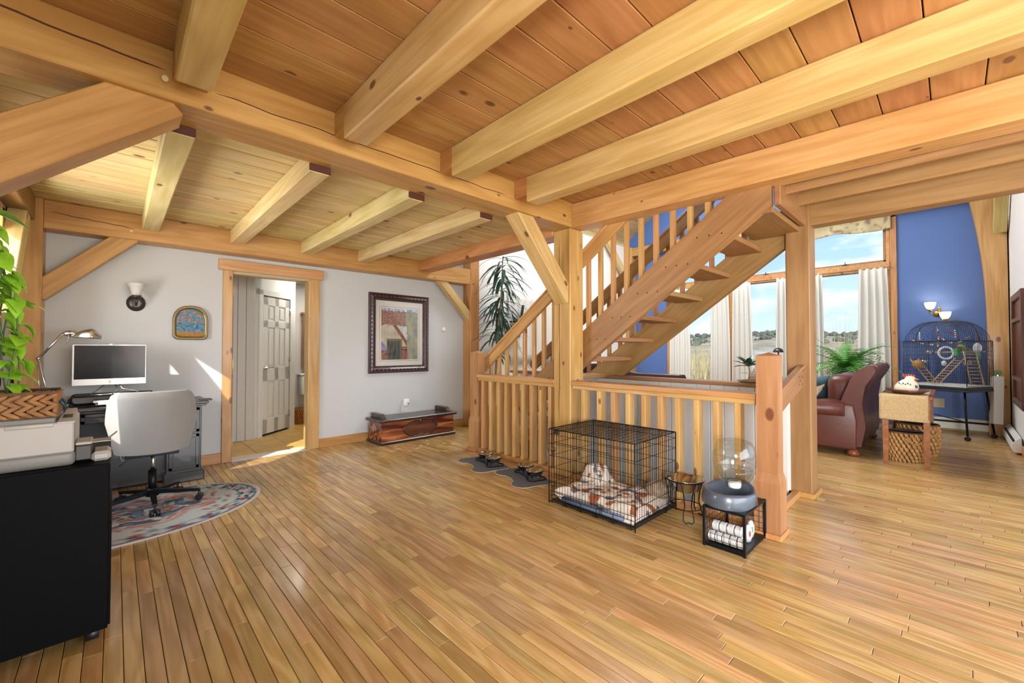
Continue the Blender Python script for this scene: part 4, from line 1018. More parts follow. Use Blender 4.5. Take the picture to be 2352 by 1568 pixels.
def arch_outline(w_, h_, r, top):
    pts = []
    for i in range(5): a = math.pi + i * math.pi / 8; pts.append((-w_ / 2 + r + r * math.cos(a), r + r * math.sin(a)))
    for i in range(5): a = 1.5 * math.pi + i * math.pi / 8; pts.append((w_ / 2 - r + r * math.cos(a), r + r * math.sin(a)))
    n = 18
    for i in range(n + 1):
        a = math.pi * i / n; e_ = 0.8
        pts.append((w_ / 2 * (abs(math.cos(a)) ** e_) * (1 if math.cos(a) >= 0 else -1), h_ - top + top * abs(math.sin(a)) ** 0.9))
    return pts
t = thing('tin_plaque', (0.575, WY, 1.345), 'small arched tin picture with gilt rim, orange blooms on blue, left of the doorway', 'picture')
Mw = Matrix.Translation((0.575, WY - 0.001, 1.345)) @ Matrix.Rotation(rad(90), 4, 'X')
m = MB(); oo = arch_outline(0.295, 0.355, 0.05, 0.16); ii = [(x * 0.80, 0.035 + y * 0.80) for x, y in oo]; n = len(oo)
vs = [(x, y, 0) for x, y in oo] + [(x, y, 0.028) for x, y in oo] + [(x * 0.93, 0.012 + y * 0.93, 0.033) for x, y in oo] + [(x, y, 0.012) for x, y in ii]
m.add(vs, [(k_ * n + i, k_ * n + (i + 1) % n, (k_ + 1) * n + (i + 1) % n, (k_ + 1) * n + i) for k_ in range(3) for i in range(n)], True); m.build('rim', 'gold_rim', t, matrix=Mw, world=True)
m = MB()
def inside(x, y):
    w_ = 0.236 / 2; ytop = 0.035 + 0.80 * (0.355 - 0.16)
    yy = (y - ytop) / (0.16 * 0.8)
    return w_ if y < ytop else w_ * max(0.0, 1 - min(1, yy) ** 2.1) ** 0.5
m.grid(lambda u, v: ((2 * u - 1) * inside(0, 0.036 + 0.281 * v), 0.036 + 0.281 * v, 0.0125), 44, 60)
o = m.build('print', 'printed', t, matrix=Mw, world=True, fix=False)
def tin(p):
    y = p.y / 0.32; f = n3(p.x * 45, p.y * 45, 2); g = n3(p.x * 90, p.y * 90, 5)
    c = lerp(S('6f93ad')[:3], S('3f6388')[:3], 0.5 + f)
    if y < 0.27 + 0.04 * f: c = lerp(S('a98748')[:3], S('8c5f35')[:3], 0.5 + g)
    elif f > 0.22 and y > 0.55: c = S('d4773f')[:3]
    elif g > 0.25 and y > 0.35: c = S('4d7a52')[:3]
    return c
paint(o, tin)

t = thing('framed_print', (2.995, WY, 0.91), 'large framed village print in ornate dark frame above the chest', 'picture')
FW0, FW1, FZ0, FZ1 = 2.522, 3.470, 0.910, 2.032; fw_ = 0.10
Y_ = WY
def frame_side(p0, p1, inn, nm):
    pass
m = MB(); prof = [(0.0, 0.0), (0.0, 0.026), (0.012, 0.036), (0.03, 0.030), (0.055, 0.038), (0.075, 0.024), (0.1, 0.020), (0.1, 0.0)]
corn = [(FW0, FZ0), (FW1, FZ0), (FW1, FZ1), (FW0, FZ1)]; sgn = [(1, 1), (-1, 1), (-1, -1), (1, -1)]
for k_ in range(4):
    m = MB(); A, B = corn[k_], corn[(k_ + 1) % 4]; sa, sb = sgn[k_], sgn[(k_ + 1) % 4]
    vs = [(A[0] + sa[0] * d_, Y_ - h_, A[1] + sa[1] * d_) for d_, h_ in prof] + [(B[0] + sb[0] * d_, Y_ - h_, B[1] + sb[1] * d_) for d_, h_ in prof]; n = len(prof)
    m.add(vs, [(i, (i + 1) % n, n + (i + 1) % n, n + i) for i in range(n)]); fo_ = m.build('frame_side', 'ornate', t, world=True)
    L = (FW1 - FW0) if k_ % 2 == 0 else (FZ1 - FZ0)
    bd = MB(); nb = int(L / 0.028); dx = ((B[0] - A[0]) / L, (B[1] - A[1]) / L); ix = (-dx[1], dx[0])
    for i in range(4, nb - 3):
        c = (A[0] + dx[0] * (i + .5) / nb * L + ix[0] * 0.085, Y_ - 0.024, A[1] + dx[1] * (i + .5) / nb * L + ix[1] * 0.085); bd.ell(c, 0.008, 0.006, 0.008, None, 6, 4)
    for i in range(1, nb // 2 - 1):
        c = (A[0] + dx[0] * (i + .5) / (nb // 2) * L + ix[0] * 0.042, Y_ - 0.034, A[1] + dx[1] * (i + .5) / (nb // 2) * L + ix[1] * 0.042); bd.ell(c, 0.02 if k_ % 2 == 0 else 0.011, 0.006, 0.011 if k_ % 2 == 0 else 0.02, None, 6, 4)
    bd.build('carved_beads', 'ornate_hi', fo_, world=False, kind='stuff')
MB().box(FW0 + 0.09, FW1 - 0.09, Y_ - 0.012, Y_ - 0.002, FZ0 + 0.09, FZ1 - 0.09).build('mat_board', 'mat_board', t, world=True)
PX = (FW0 + 0.185, FW1 - 0.185, FZ0 + 0.185, FZ1 - 0.205)
m = MB(); a, b, c, d_ = PX[0] - 0.025, PX[1] + 0.025, PX[2] - 0.02, PX[3] + 0.02
for (x0, x1, z0, z1) in ((a, b, c, c + 0.004), (a, b, d_, d_ + 0.004), (a, a + 0.004, c, d_), (b, b + 0.004, c, d_)): m.box(x0, x1, Y_ - 0.0128, Y_ - 0.0118, z0, z1)
m.build('mat_line', 'printer_grey', t, world=True)
m = MB(); m.grid(lambda u, v: (PX[0] + (PX[1] - PX[0]) * u, Y_ - 0.0135, PX[2] + (PX[3] - PX[2]) * v), 100, 130); o = m.build('print', 'printed', t, world=True, fix=False)
def village(p):
    u = (p.x - PX[0]) / (PX[1] - PX[0]); v = (p.z - PX[2]) / (PX[3] - PX[2])
    f = n3(u * 16, v * 20, 3); g = n3(u * 40, v * 50, 8); h_ = n3(u * 7, v * 9, 6)
    if v > 0.955 - 0.02 * f: return lerp(S('7f97cf')[:3], S('c9d4e8')[:3], 0.5 + f)
    if u > 0.66 + 0.03 * f + 0.06 * (1 - v):
        return lerp(S('8f9588')[:3], lerp(S('c2b28c')[:3], S('6d7f78')[:3], 0.5 + h_), 0.5 + g)
    if v > 0.68 + 0.03 * f - 0.04 * u: return lerp(S('8f6257')[:3], S('5a4a40')[:3] if g > 0.1 else S('b58d80')[:3], 0.5 + 0.6 * f)
    # slanting stair with shaded side
    s_ = 0.70 - 1.05 * (u - 0.33)
    if abs(v - s_) < 0.055 and u > 0.30: return lerp(S('96624a')[:3], S('7c4a3a')[:3], 0.5 + f)
    if v > s_ and u > 0.33: return lerp(S('dfe2e2')[:3], S('a9b8b4')[:3], 0.5 + 0.8 * n3(u * 40, v * 3, 2))
    if 0.17 < u < 0.52 and v < 0.36: return lerp(S('33342f')[:3], S('56605a')[:3], 0.5 + 0.9 * n3(u * 30, v * 4, 1))
    if 0.15 < u < 0.55 and v < 0.41: return S('6d6248')[:3]
    if u < 0.16 and v < 0.36 - 0.8 * u and v > 0.2: return S('7f86b4')[:3]
    if v < 0.19: return lerp(S('7a4438')[:3], S('96685a')[:3], 0.5 + f)
    if u > 0.55 and v < 0.25: return lerp(S('5a3a2c')[:3], S('a5714f')[:3], 0.5 + 0.9 * math.sin(v * 120))
    return lerp(S('c9bda4')[:3], S('a9a394')[:3], 0.5 + h_ + 0.3 * g)
paint(o, village)
MB().box(FW0 + 0.095, FW1 - 0.095, Y_ - 0.0185, Y_ - 0.0165, FZ0 + 0.095, FZ1 - 0.095).build('glass', 'picture_glass', t, world=True)

m = MB(); m.lathe([(0, 0), (0.034, 0), (0.034, 0.014), (0.028, 0.02), (0, 0.022)], 24); o = m.build('thermostat', 'white_plastic', matrix=Matrix.Translation((3.757, WY, 1.555)) @ Matrix.Rotation(rad(90), 4, 'X'), label='small round white thermostat right of the framed print', cat='thermostat')
t = thing('wall_outlet', (3.075, WY, 0.40), 'wall outlet with plugged in white air freshener above the chest', 'outlet')
MB().cbox(3.04, 3.11, WY - 0.006, WY, 0.345, 0.46, 0.003).build('cover_plate', 'white_plastic', t, world=True)
MB().rbox(3.045, 3.135, WY - 0.06, WY - 0.004, 0.415, 0.52, 0.012, 2).build('plug_in', 'white_plastic', t, world=True)
MB().cbox(3.098, 3.122, WY - 0.0615, WY - 0.058, 0.44, 0.465, 0.001).build('sensor', 'printer_grey', t, world=True)
m = MB()
for z in (0.362, 0.385): m.box(3.066, 3.069, WY - 0.0068, WY - 0.0055, z, z + 0.012); m.box(3.079, 3.082, WY - 0.0068, WY - 0.0055, z, z + 0.012)
m.build('socket_slots', 'dark_grey', t, world=True, kind='stuff')

# ---- cedar chest
t = thing('cedar_chest', (3.07, 5.28, 0), 'dark cedar blanket chest with carved oval medallion against the back wall', 'chest')
X0, X1, YA, YB = 2.49, 3.655, 5.075, 5.475
tb('body', 'x', X0 + 0.02, X1 - 0.02, YA + 0.01, YB, 0.03, 0.285, 'cedar', t, c=0.004)
tb('plinth', 'x', X0 - 0.005, X1 + 0.005, YA - 0.012, YB, 0.0, 0.04, 'dark_wood', t, c=0.008)
tb('lid', 'x', X0 - 0.02, X1 + 0.02, YA - 0.025, YB + 0.005, 0.287, 0.325, 'dark_wood', t, c=0.008)
def endrail(x0, x1):
    m = MB(); poly = [(YA + 0.035, 0.325), (YB - 0.02, 0.325), (YB - 0.02, 0.372), (YB - 0.03, 0.388), (YA + 0.13, 0.388), (YA + 0.10, 0.38), (YA + 0.05, 0.335)]
    Mx_ = Matrix(((0, 0, 1, 0), (1, 0, 0, 0), (0, 1, 0, 0), (0, 0, 0, 1))); m.prism(poly, x0, x1, Mx_); m.build('end_rail', 'dark_wood', t, world=True)
endrail(X0 + 0.045, X0 + 0.10); endrail(X1 - 0.10, X1 - 0.045)
m = MB(); xc, zc = (X0 + X1) / 2 + 0.01, 0.163; n = 40
ol = []
for i in range(n):
    a = 2 * math.pi * i / n; k_ = 1 - 0.22 * math.exp(-((abs(math.cos(a))) / 0.16) ** 2)
    ol.append((xc + 0.262 * math.cos(a), zc + 0.108 * math.sin(a) * k_))
Mx_ = Matrix(((1, 0, 0, 0), (0, 0, -1, 0), (0, 1, 0, 0), (0, 0, 0, 1)))
m.prism(ol, -(YA + 0.011), -(YA + 0.003), Matrix(((1, 0, 0, 0), (0, 0, -1, 0), (0, 1, 0, 0), (0, 0, 0, 1)))); md = m.build('medallion', 'walnut', t, world=True)
m = MB(); m.tube([(x, YA + 0.001, z) for x, z in ol], 0.010, 6, True); m.build('carved_border', 'dark_wood', md)
m = MB(); m.ell((xc, YA - 0.002, zc + 0.10), 0.034, 0.016, 0.045); m.ell((xc - 0.012, YA - 0.004, zc + 0.10), 0.01, 0.008, 0.026, None); m.ell((xc + 0.012, YA - 0.004, zc + 0.10), 0.01, 0.008, 0.026, None); m.build('finial', 'dark_wood', md)

# ---- bathroom things
t = thing('toilet', (2.62, 7.75, 0), 'white toilet partly hidden by the right door jamb', 'toilet')
m = MB(); m.rbox(2.37, 2.80, 7.86, 8.04, 0.42, 0.78, 0.03, 3); m.build('tank', 'porcelain', t, world=True)
m = MB(); m.rbox(2.355, 2.815, 7.85, 8.045, 0.78, 0.815, 0.012, 2); m.build('tank_lid', 'porcelain', t, world=True)
m = MB(); m.lathe([(0, 0), (0.13, 0), (0.12, 0.1), (0.14, 0.25), (0.2, 0.38), (0.21, 0.41), (0, 0.42)], 24, (2.59, 7.62, 0), sx=0.9, sy=1.25); m.build('bowl', 'porcelain', t, world=True)
m = MB(); m.lathe([(0, 0.43), (0.21, 0.43), (0.215, 0.44), (0.2, 0.455), (0, 0.46)], 24, (2.59, 7.63, 0), sx=0.9, sy=1.25); m.build('seat_lid', 'porcelain', t, world=True)
t = thing('bathroom_cabinet', (2.6, 7.95, 1.0), 'honey pine cabinet above the toilet', 'cabinet')
tb('body', 'z', 2.42, 2.80, 7.88, 8.045, 0.90, 1.86, 'pine_amber', t)
tb('cornice', 'x', 2.40, 2.82, 7.86, 8.045, 1.86, 1.90, 'pine_amber', t)
tb('door', 'z', 2.435, 2.605, 7.865, 7.88, 0.93, 1.84, 'pine', t); tb('door', 'z', 2.61, 2.785, 7.865, 7.88, 0.93, 1.84, 'pine', t)
def weave_round(mb, c, prof, n, tw, r):
    """vertical strands round a basket, passing in front and behind"""
    for j in range(len(prof) - 1):
        (r0, z0), (r1, z1) = prof[j], prof[j + 1]
        for i in range(n):
            a = 2 * math.pi * (i + (0.5 if j % 2 else 0)) / n; rr = (r0 + r1) / 2
            pc = Vector((c[0] + rr * math.cos(a), c[1] + rr * math.sin(a), c[2] + (z0 + z1) / 2))
            q = Matrix.Rotation(a, 3, 'Z') @ Matrix.Rotation(tw, 3, 'X')
            mb.ell(pc, r, math.pi * rr / n * 0.95, abs(z1 - z0) * 0.75, q.to_quaternion(), 6, 4)
t = thing('waste_basket', (2.25, 7.57, 0), 'round wicker waste basket on the bathroom tiles', 'basket')
m = MB(); weave_round(m, (2.25, 7.57, 0), [(0.115, 0.0), (0.12, 0.035), (0.126, 0.07), (0.13, 0.105), (0.135, 0.14), (0.14, 0.175), (0.143, 0.21), (0.147, 0.245)], 26, 0.3, 0.008); m.build('woven_body', 'wicker', t, world=True, fix=False, kind='stuff')
m = MB(); m.tube([(2.25 + 0.15 * math.cos(a), 7.57 + 0.15 * math.sin(a), 0.25) for a in [i * math.pi / 12 for i in range(24)]], 0.008, 6, True); m.build('rim', 'wicker', t, world=True)
m = MB(); m.lathe([(0, 0.005), (0.11, 0.005), (0.135, 0.24), (0.131, 0.24), (0.106, 0.012), (0, 0.012)], 20, (2.25, 7.57, 0)); m.build('liner', 'straw_dark', t, world=True)
t = thing('wall_hanging', (2.245, 8.03, 1.0), 'string of dark disc ornaments with a tassel hanging by the bathroom door', 'hanging')
for i in range(8): MB().ell((2.245, 8.03, 1.66 - i * 0.075), 0.022, 0.022, 0.03).build('disc', 'dark_grey', t, world=True)
m = MB(); m.cyl((2.245, 8.03, 1.80), (2.245, 8.03, 1.05), 0.003, 5); m.build('cord', 'dark_grey', t, world=True)
m = MB(); m.lathe([(0.005, 0.1), (0.015, 0.08), (0.024, 0.0), (0, 0)], 10, (2.245, 8.03, 0.97)); m.build('tassel', 'printer_grey', t, world=True)
bl = bpy.data.lights.new('bathroom_ceiling_lamp', 'AREA'); bl.size = 0.6; bl.energy = 12; bl.color = (1, 0.95, 0.86)
bo = bpy.data.objects.new('bathroom_ceiling_lamp', bl); COL.objects.link(bo); bo.location = (2.35, 7.1, 2.38)
# ================================================================ PET THINGS
def bone_outline(L, W, n=10):
    """bone shaped outline, long axis x"""
    r = W / 2 * 0.56; off = W / 2 - r; hx = L / 2 - r; pts = []
    def arc(cx, cy, a0, a1):
        for i in range(n + 1):
            a = rad(a0 + (a1 - a0) * i / n); pts.append((cx + r * math.cos(a), cy + r * math.sin(a)))
    arc(hx, off, -25, 150); pts.append((0, W * 0.30)); arc(-hx, off, 30, 205); arc(-hx, -off, 155, 330); pts.append((0, -W * 0.30)); arc(hx, -off, 210, 385)
    return pts
def bowl_prof(r, h): return [(0, 0.004), (r * 0.62, 0.004), (r * 0.72, 0.01), (r * 0.95, h - 0.006), (r * 1.08, h), (r * 1.08, h - 0.004), (r * 0.98, h - 0.010), (r * 0.76, 0.0), (0, 0.0)]
matm = None
for (cx, cy, rz, lb1, lb2) in ((2.93, 3.53, rad(74), 'grey bone shaped feeding mat nearer the chest', 'double dog bowl stand nearer the chest on its bone mat'), (2.915, 2.90, rad(70), 'grey bone shaped feeding mat beside the dog crate', 'double dog bowl stand beside the dog crate on its bone mat')):
    pts = bone_outline(0.62, 0.40)
    t = thing('feeding_mat', (cx - 0.02, cy, 0), lb1, 'mat', 'bone shaped feeding mats', rz=rz)
    m = MB(); m.prism(pts, 0.0, 0.006); m.build('pile', 'mat_grey', t)
    m = MB(); m.tube([(x, y, 0.004) for x, y in pts], 0.004, 5, True); m.build('edging', 'mat_edge', t)
    t = thing('bowl_stand', (cx + 0.06, cy - 0.02, 0.006), lb2, 'bowl stand', 'double dog bowl stands', rz=rz)
    m = MB(); pb = bone_outline(0.40, 0.19); m.tube([(x, y, 0.006) for x, y in pb], 0.006, 6, True); m.build('base_wire', 'black_metal', t)
    m = MB(); pc = bone_outline(0.40, 0.19)
    for sx in (-0.1, 0.1):
        m.tube([(sx + 0.082 * math.cos(a), 0.082 * math.sin(a), 0.075) for a in [i * math.pi / 12 for i in range(24)]], 0.005, 6, True)
    m.tube([(-0.19, 0.03, 0.075), (-0.215, 0.0, 0.07), (-0.19, -0.03, 0.075)], 0.004, 5); m.tube([(0.19, 0.03, 0.075), (0.215, 0.0, 0.07), (0.19, -0.03, 0.075)], 0.004, 5)
    m.build('bowl_rings', 'black_metal', t, kind='stuff')
    for sx in (-0.1, 0.1):
        for a in (0.8, 2.35, 3.93, 5.5):
            m = MB(); m.tube([(sx + 0.082 * math.cos(a), 0.082 * math.sin(a), 0.075), (sx + 0.06 * math.cos(a), 0.06 * math.sin(a), 0.006)], 0.004, 5); m.build('leg', 'black_metal', t)
        m = MB(); m.lathe(bowl_prof(0.078, 0.05), 28, (sx, 0, 0.034)); m.build('bowl', 'steel', t)

# ---- folding dog crate
t = thing('dog_crate', (2.88, 1.90, 0), 'black folding wire dog crate with bedding in front of the big post', 'dog crate')
X0, X1, Y0, Y1, Z0, Z1 = 2.575, 3.185, 1.500, 2.275, 0.06, 0.60
wr = 0.0017
def panel(fn, nu, nv, us, vs_, nm, rr=wr, parent=t):
    m = MB()
    for i in range(nu):
        u = i / (nu - 1); m.tube([fn(u, vs_[0]), fn(u, vs_[-1])], rr, 4)
    for v in vs_:
        m.tube([fn(0, v), fn(1, v)], rr * 1.25, 4)
    return m.build(nm, 'black_metal', parent, world=True, fix=False, kind='stuff')
hv = [0.0, 0.06, 0.2, 0.42, 0.6, 0.78, 0.92, 1.0]
fp = panel(lambda u, v: (X0, Y0 + (Y1 - Y0) * u, 0.075 + (Z1 - 0.075) * v), 29, 0, None, hv, 'front_panel')
panel(lambda u, v: (X1, Y0 + (Y1 - Y0) * u, 0.05 + (Z1 - 0.05) * v), 29, 0, None, hv, 'back_panel')
panel(lambda u, v: (X0 + (X1 - X0) * u, Y0, 0.05 + (Z1 - 0.05) * v), 21, 0, None, hv, 'side_panel')
panel(lambda u, v: (X0 + (X1 - X0) * u, Y1, 0.05 + (Z1 - 0.05) * v), 21, 0, None, hv, 'side_panel')
panel(lambda u, v: (X0 + (X1 - X0) * v, Y0 + (Y1 - Y0) * u, Z1), 15, 0, None, [i / 22 for i in range(23)], 'top_panel')
for (x, y) in ((X0, Y0), (X0, Y1), (X1, Y0), (X1, Y1)):
    MB().cyl((x, y, 0.0), (x, y, Z1), 0.004, 6).build('corner_rod', 'black_metal', t, world=True)
m = MB(); m.tube([(X0, Y0, Z1), (X1, Y0, Z1), (X1, Y1, Z1), (X0, Y1, Z1)], 0.004, 6, True); m.build('top_frame', 'black_metal', t, world=True)
# door frame with slide bolts
dy0, dy1 = Y0 + 0.20, Y1 - 0.06
m = MB(); xo = X0 - 0.006; m.tube([(xo, dy0, 0.10), (xo, dy1, 0.10), (xo, dy1, 0.50), (xo, dy0, 0.50)], 0.003, 6, True); df = m.build('door_frame', 'black_metal', t, world=True)
for (y, z) in ((dy1 + 0.01, 0.43), (dy1 + 0.01, 0.15), (dy0 + 0.08, 0.33), (dy0 + 0.08, 0.09)):
    m = MB(); m.tube([(xo - 0.004, y + 0.03, z), (xo - 0.006, y - 0.03, z), (xo - 0.006, y - 0.03, z + 0.03), (xo - 0.004, y + 0.02, z + 0.03)], 0.0025, 5)
    m.tube([(xo - 0.008, y - 0.02, z + 0.02), (xo - 0.014, y - 0.022, z - 0.03), (xo - 0.014, y - 0.012, z - 0.045), (xo - 0.01, y - 0.004, z - 0.03), (xo - 0.008, y, z + 0.01)], 0.0025, 5); m.build('slide_bolt', 'black_metal', df)
for k_ in range(6):
    y = Y0 + 0.03 + k_ * (Y1 - Y0 - 0.06) / 5
    m = MB(); m.tube([(X0, y, 0.08), (X0, y, 0.012), (X0 + 0.02, y, 0.006), (X0 + 0.02, y + 0.05, 0.006)], 0.0025, 5); m.build('foot_loop', 'black_metal', t, world=True)
m = MB(); m.tube([(X0, Y0, 0.045), (X0, Y1, 0.045)], 0.0025, 5); m.tube([(X0, Y0, 0.02), (X0, Y1, 0.02)], 0.0025, 5); m.build('bottom_wires', 'black_metal', t, world=True, kind='stuff')
m = MB(); m.cbox(X0 + 0.012, X1 - 0.004, Y0 + 0.004, Y1 - 0.008, 0.02, 0.028, 0.003); m.cbox(X0 + 0.012, X1 - 0.004, Y0 + 0.004, Y0 + 0.010, 0.02, 0.055, 0.002); m.cbox(X1 - 0.012, X1 - 0.004, Y0 + 0.004, Y1 - 0.008, 0.02, 0.055, 0.002); m.build('floor_pan', 'black_plastic', t, world=True)
MB().cbox(X0 - 0.008, X0 + 0.006, 2.17, 2.215, Z1 - 0.035, Z1 - 0.004, 0.003).build('handle_clip', 'black_plastic', t, world=True)
# bedding
m = MB()
def cush(u, v):
    x = X0 + 0.03 + (X1 - X0 - 0.05) * u; y = Y0 + 0.02 + (Y1 - Y0 - 0.045) * v
    e_ = min(u, 1 - u, v, 1 - v) / 0.12; k_ = min(1, max(0, e_)) ** 0.5
    z = 0.032 + 0.095 * k_ + 0.02 * n3(x * 6, y * 6, 2) * k_ + 0.012 * n3(x * 16, y * 16, 5) * k_
    if u > 0.6 and v > 0.66: z += 0.11 * min(1, (u - 0.6) / 0.15) * min(1, (v - 0.66) / 0.12)
    if v > 0.86: z += 0.05 * (v - 0.86) / 0.14
    return (x, y, max(0.032, z))
m.grid(cush, 90, 110); bed = m.build('dog_blanket', 'printed_cloth', label='cream fleece dog blanket with rust and grey print inside the crate', cat='blanket', fix=False)
def blank(p):
    f = n3(p.x * 13, p.y * 13, 1); g = n3(p.x * 11 + 5, p.y * 11, 7); h_ = n3(p.x * 30, p.y * 30, 3)
    c = lerp(S('cfc3b4')[:3], S('e2dbd0')[:3], 0.5 + 0.5 * h_)
    if f > 0.30: c = lerp(S('8a5237')[:3], S('a56a48')[:3], 0.5 + h_)
    elif g > 0.32: c = lerp(S('4a4d57')[:3], S('7d7f86')[:3], 0.5 + 0.9 * math.sin(p.y * 400))
    elif f < -0.42: c = S('6b6a70')[:3]
    elif abs(g + 0.1) < 0.02 and h_ > 0.2: c = S('3f434e')[:3]
    return c
paint(bed, blank)
m = MB(); m.rbox(X0 + 0.02, X0 + 0.10, Y0 + 0.10, Y1 - 0.10, 0.029, 0.075, 0.02, 2); o = m.build('crate_pad', 'printed_cloth', label='blue plaid pad edge under the dog blanket', cat='pad')
paint(o, lambda p: lerp(S('2f3b55')[:3], S('7d8aa0')[:3], 0.5 + 0.5 * math.sin(p.y * 90)))
for (x, y, rx, ry, rz_) in ((3.09, 1.60, 0.075, 0.07, 0.07),):
    m = MB(); m.ell((x, y, 0.15), rx, ry + 0.03, rz_, None, 16, 10); m.build('dog_cushion', 'fur', label='tan plush cushion at the right end of the crate', cat='cushion')

# ---- raised bowl
t = thing('raised_bowl', (3.08, 1.385, 0), 'large steel dog bowl in a tall black wire stand with bone shaped feet', 'dog bowl')
c = (3.085, 1.385)
m = MB(); m.lathe([(0, 0.0), (0.07, 0.0), (0.09, 0.012), (0.122, 0.085), (0.135, 0.09), (0.135, 0.086), (0.124, 0.08), (0.092, 0.004), (0.07, -0.006), (0, -0.006)], 36, (c[0], c[1], 0.205)); m.build('bowl', 'steel', t, world=True)
m = MB(); m.tube([(c[0] + 0.132 * math.cos(a), c[1] + 0.132 * math.sin(a), 0.284) for a in [i * math.pi / 14 for i in range(28)]], 0.0045, 6, True); m.build('ring', 'black_metal', t, world=True)
m = MB(); m.tube([(c[0] + 0.115 * math.cos(a), c[1] + 0.115 * math.sin(a), 0.09) for a in [i * math.pi / 14 for i in range(28)]], 0.0035, 6, True); m.build('lower_ring', 'black_metal', t, world=True)
for a0 in (215, 100, 335):
    a = rad(a0); d_ = Vector((math.cos(a), math.sin(a), 0)); s_ = Vector((-d_.y, d_.x, 0)); C_ = Vector((c[0], c[1], 0))
    prof = [(0.128, -0.05, 0.282), (0.112, -0.03, 0.20), (0.108, -0.022, 0.12), (0.115, -0.034, 0.06), (0.13, -0.036, 0.02), (0.14, -0.02, 0.006), (0.132, 0.0, 0.012), (0.14, 0.02, 0.006), (0.13, 0.036, 0.02), (0.115, 0.034, 0.06), (0.108, 0.022, 0.12), (0.112, 0.03, 0.20), (0.128, 0.05, 0.282)]
    m = MB(); m.tube([C_ + d_ * r_ + s_ * q + Vector((0, 0, z)) for r_, q, z in prof], 0.004, 6); m.build('leg', 'black_metal', t, world=True)

# ---- rack with cans, dispenser on top
t = thing('wire_rack', (2.94, 0.98, 0), 'black metal wire rack under the water dispenser holding cans', 'rack')
RX0, RX1, RY0, RY1, RH = 2.745, 3.135, 0.872, 1.108, 0.255
for (x, y) in ((RX0, RY0), (RX0, RY1), (RX1, RY0), (RX1, RY1)): MB().cbox(x - 0.008, x + 0.008, y - 0.008, y + 0.008, 0, RH, 0.002).build('post', 'black_metal', t, world=True)
for z in (0.012, RH - 0.008):
    for (a, b) in (((RX0, RY0), (RX1, RY0)), ((RX1, RY0), (RX1, RY1)), ((RX1, RY1), (RX0, RY1)), ((RX0, RY1), (RX0, RY0))):
        m = MB(); x0, x1 = sorted((a[0], b[0])); y0, y1 = sorted((a[1], b[1])); m.cbox(x0 - 0.005, x1 + 0.005, y0 - 0.005, y1 + 0.005, z - 0.006, z + 0.006, 0.001); m.build('bar', 'black_metal', t, world=True)
MB().cbox(RX0, RX1, RY0, RY1, RH - 0.006, RH, 0.001).build('top_shelf', 'black_metal', t, world=True)
MB().cbox(RX0, RX1, RY0, RY1, 0.016, 0.02, 0.001).build('bottom_shelf', 'black_metal', t, world=True)
def wires(fn, nu, nv, nm):
    m = MB()
    for i in range(1, nu): m.tube([fn(i / nu, 0), fn(i / nu, 1)], 0.0013, 4)
    for j in range(1, nv): m.tube([fn(0, j / nv), fn(1, j / nv)], 0.0013, 4)
    m.build(nm, 'black_metal', t, world=True, fix=False, kind='stuff')
wires(lambda u, v: (RX1, RY0 + (RY1 - RY0) * u, 0.02 + 0.22 * v), 7, 6, 'wire_back'); wires(lambda u, v: (RX0 + (RX1 - RX0) * u, RY1, 0.02 + 0.22 * v), 9, 6, 'wire_side')
wires(lambda u, v: (RX0, RY0 + (RY1 - RY0) * u, 0.02 + 0.10 * v), 6, 3, 'wire_front')
can = MB(); can.lathe([(0, 0), (0.030, 0), (0.032, 0.003), (0.032, 0.006)] + [(0.0312 + 0.0006 * (i % 2), 0.008 + i * 0.0022) for i in range(10)] + [(0.032, 0.034), (0.032, 0.036), (0.0, 0.037)], 20)
canm = can.mesh('can_body'); canm.materials.append(MATS['label_white'])
ring = MB().lathe([(0.0325, 0.002), (0.0335, 0.004), (0.0325, 0.006)], 20).mesh('can_rim'); ring.materials.append(MATS['steel'])
labs = ['can at the left end of the front row in the rack', 'second can of the front row in the rack', 'third can of the front row in the rack', 'fourth can of the front row in the rack', 'can with red label at the right end of the front row']
def put_can(x, y, z, lb):
    tt = thing('food_can', (x, y, z), lb, 'can', 'pet food cans in the rack'); tt.rotation_euler = (rad(90), 0, 0)
    for me, nm in ((canm, 'can_body'), (ring, 'can_rim')):
        o = bpy.data.objects.new(nm, me); COL.objects.link(o); o.parent = tt
    return tt
for k_ in range(5):
    q = put_can(2.80, 1.098 - k_ * 0.043, 0.054, labs[k_])
    if k_ == 4: o = MB().lathe([(0, 0.0372), (0.022, 0.0372), (0, 0.0378)], 16).build('red_label', 'label_red', q)
labs2 = ['can at the left end of the upper row in the rack', 'second can of the upper row in the rack', 'third can of the upper row in the rack', 'fourth can of the upper row in the rack']
for k_ in range(4): put_can(2.835, 1.085 - k_ * 0.045, 0.112, labs2[k_])
for k_ in range(4): put_can(2.868, 1.09 - k_ * 0.045, 0.054, ['leftmost can of the rear row in the rack', 'second can of the rear row in the rack', 'third can of the rear row in the rack', 'rightmost can of the rear row in the rack'][k_])
for i, (x, y, mt, lb) in enumerate(((2.96, 0.92, 'label_red', 'silver food pouch with red mark beside the cans'), (3.04, 0.93, 'label_green', 'silver food pouch with green mark at the back of the rack'))):
    tt = thing('food_pouch', (x, y, 0.02), lb, 'pouch', 'silver pet food pouches')
    m = MB(); m.lathe([(0, 0), (0.032, 0.0), (0.044, 0.03), (0.042, 0.07), (0.025, 0.10), (0.0, 0.105)], 14, sx=0.9, sy=0.5); m.build('pouch_body', 'label_white', tt)
    m = MB(); m.ell((-0.02, -0.018, 0.055), 0.012, 0.004, 0.02, None, 8, 5); m.build('mark', mt, tt)

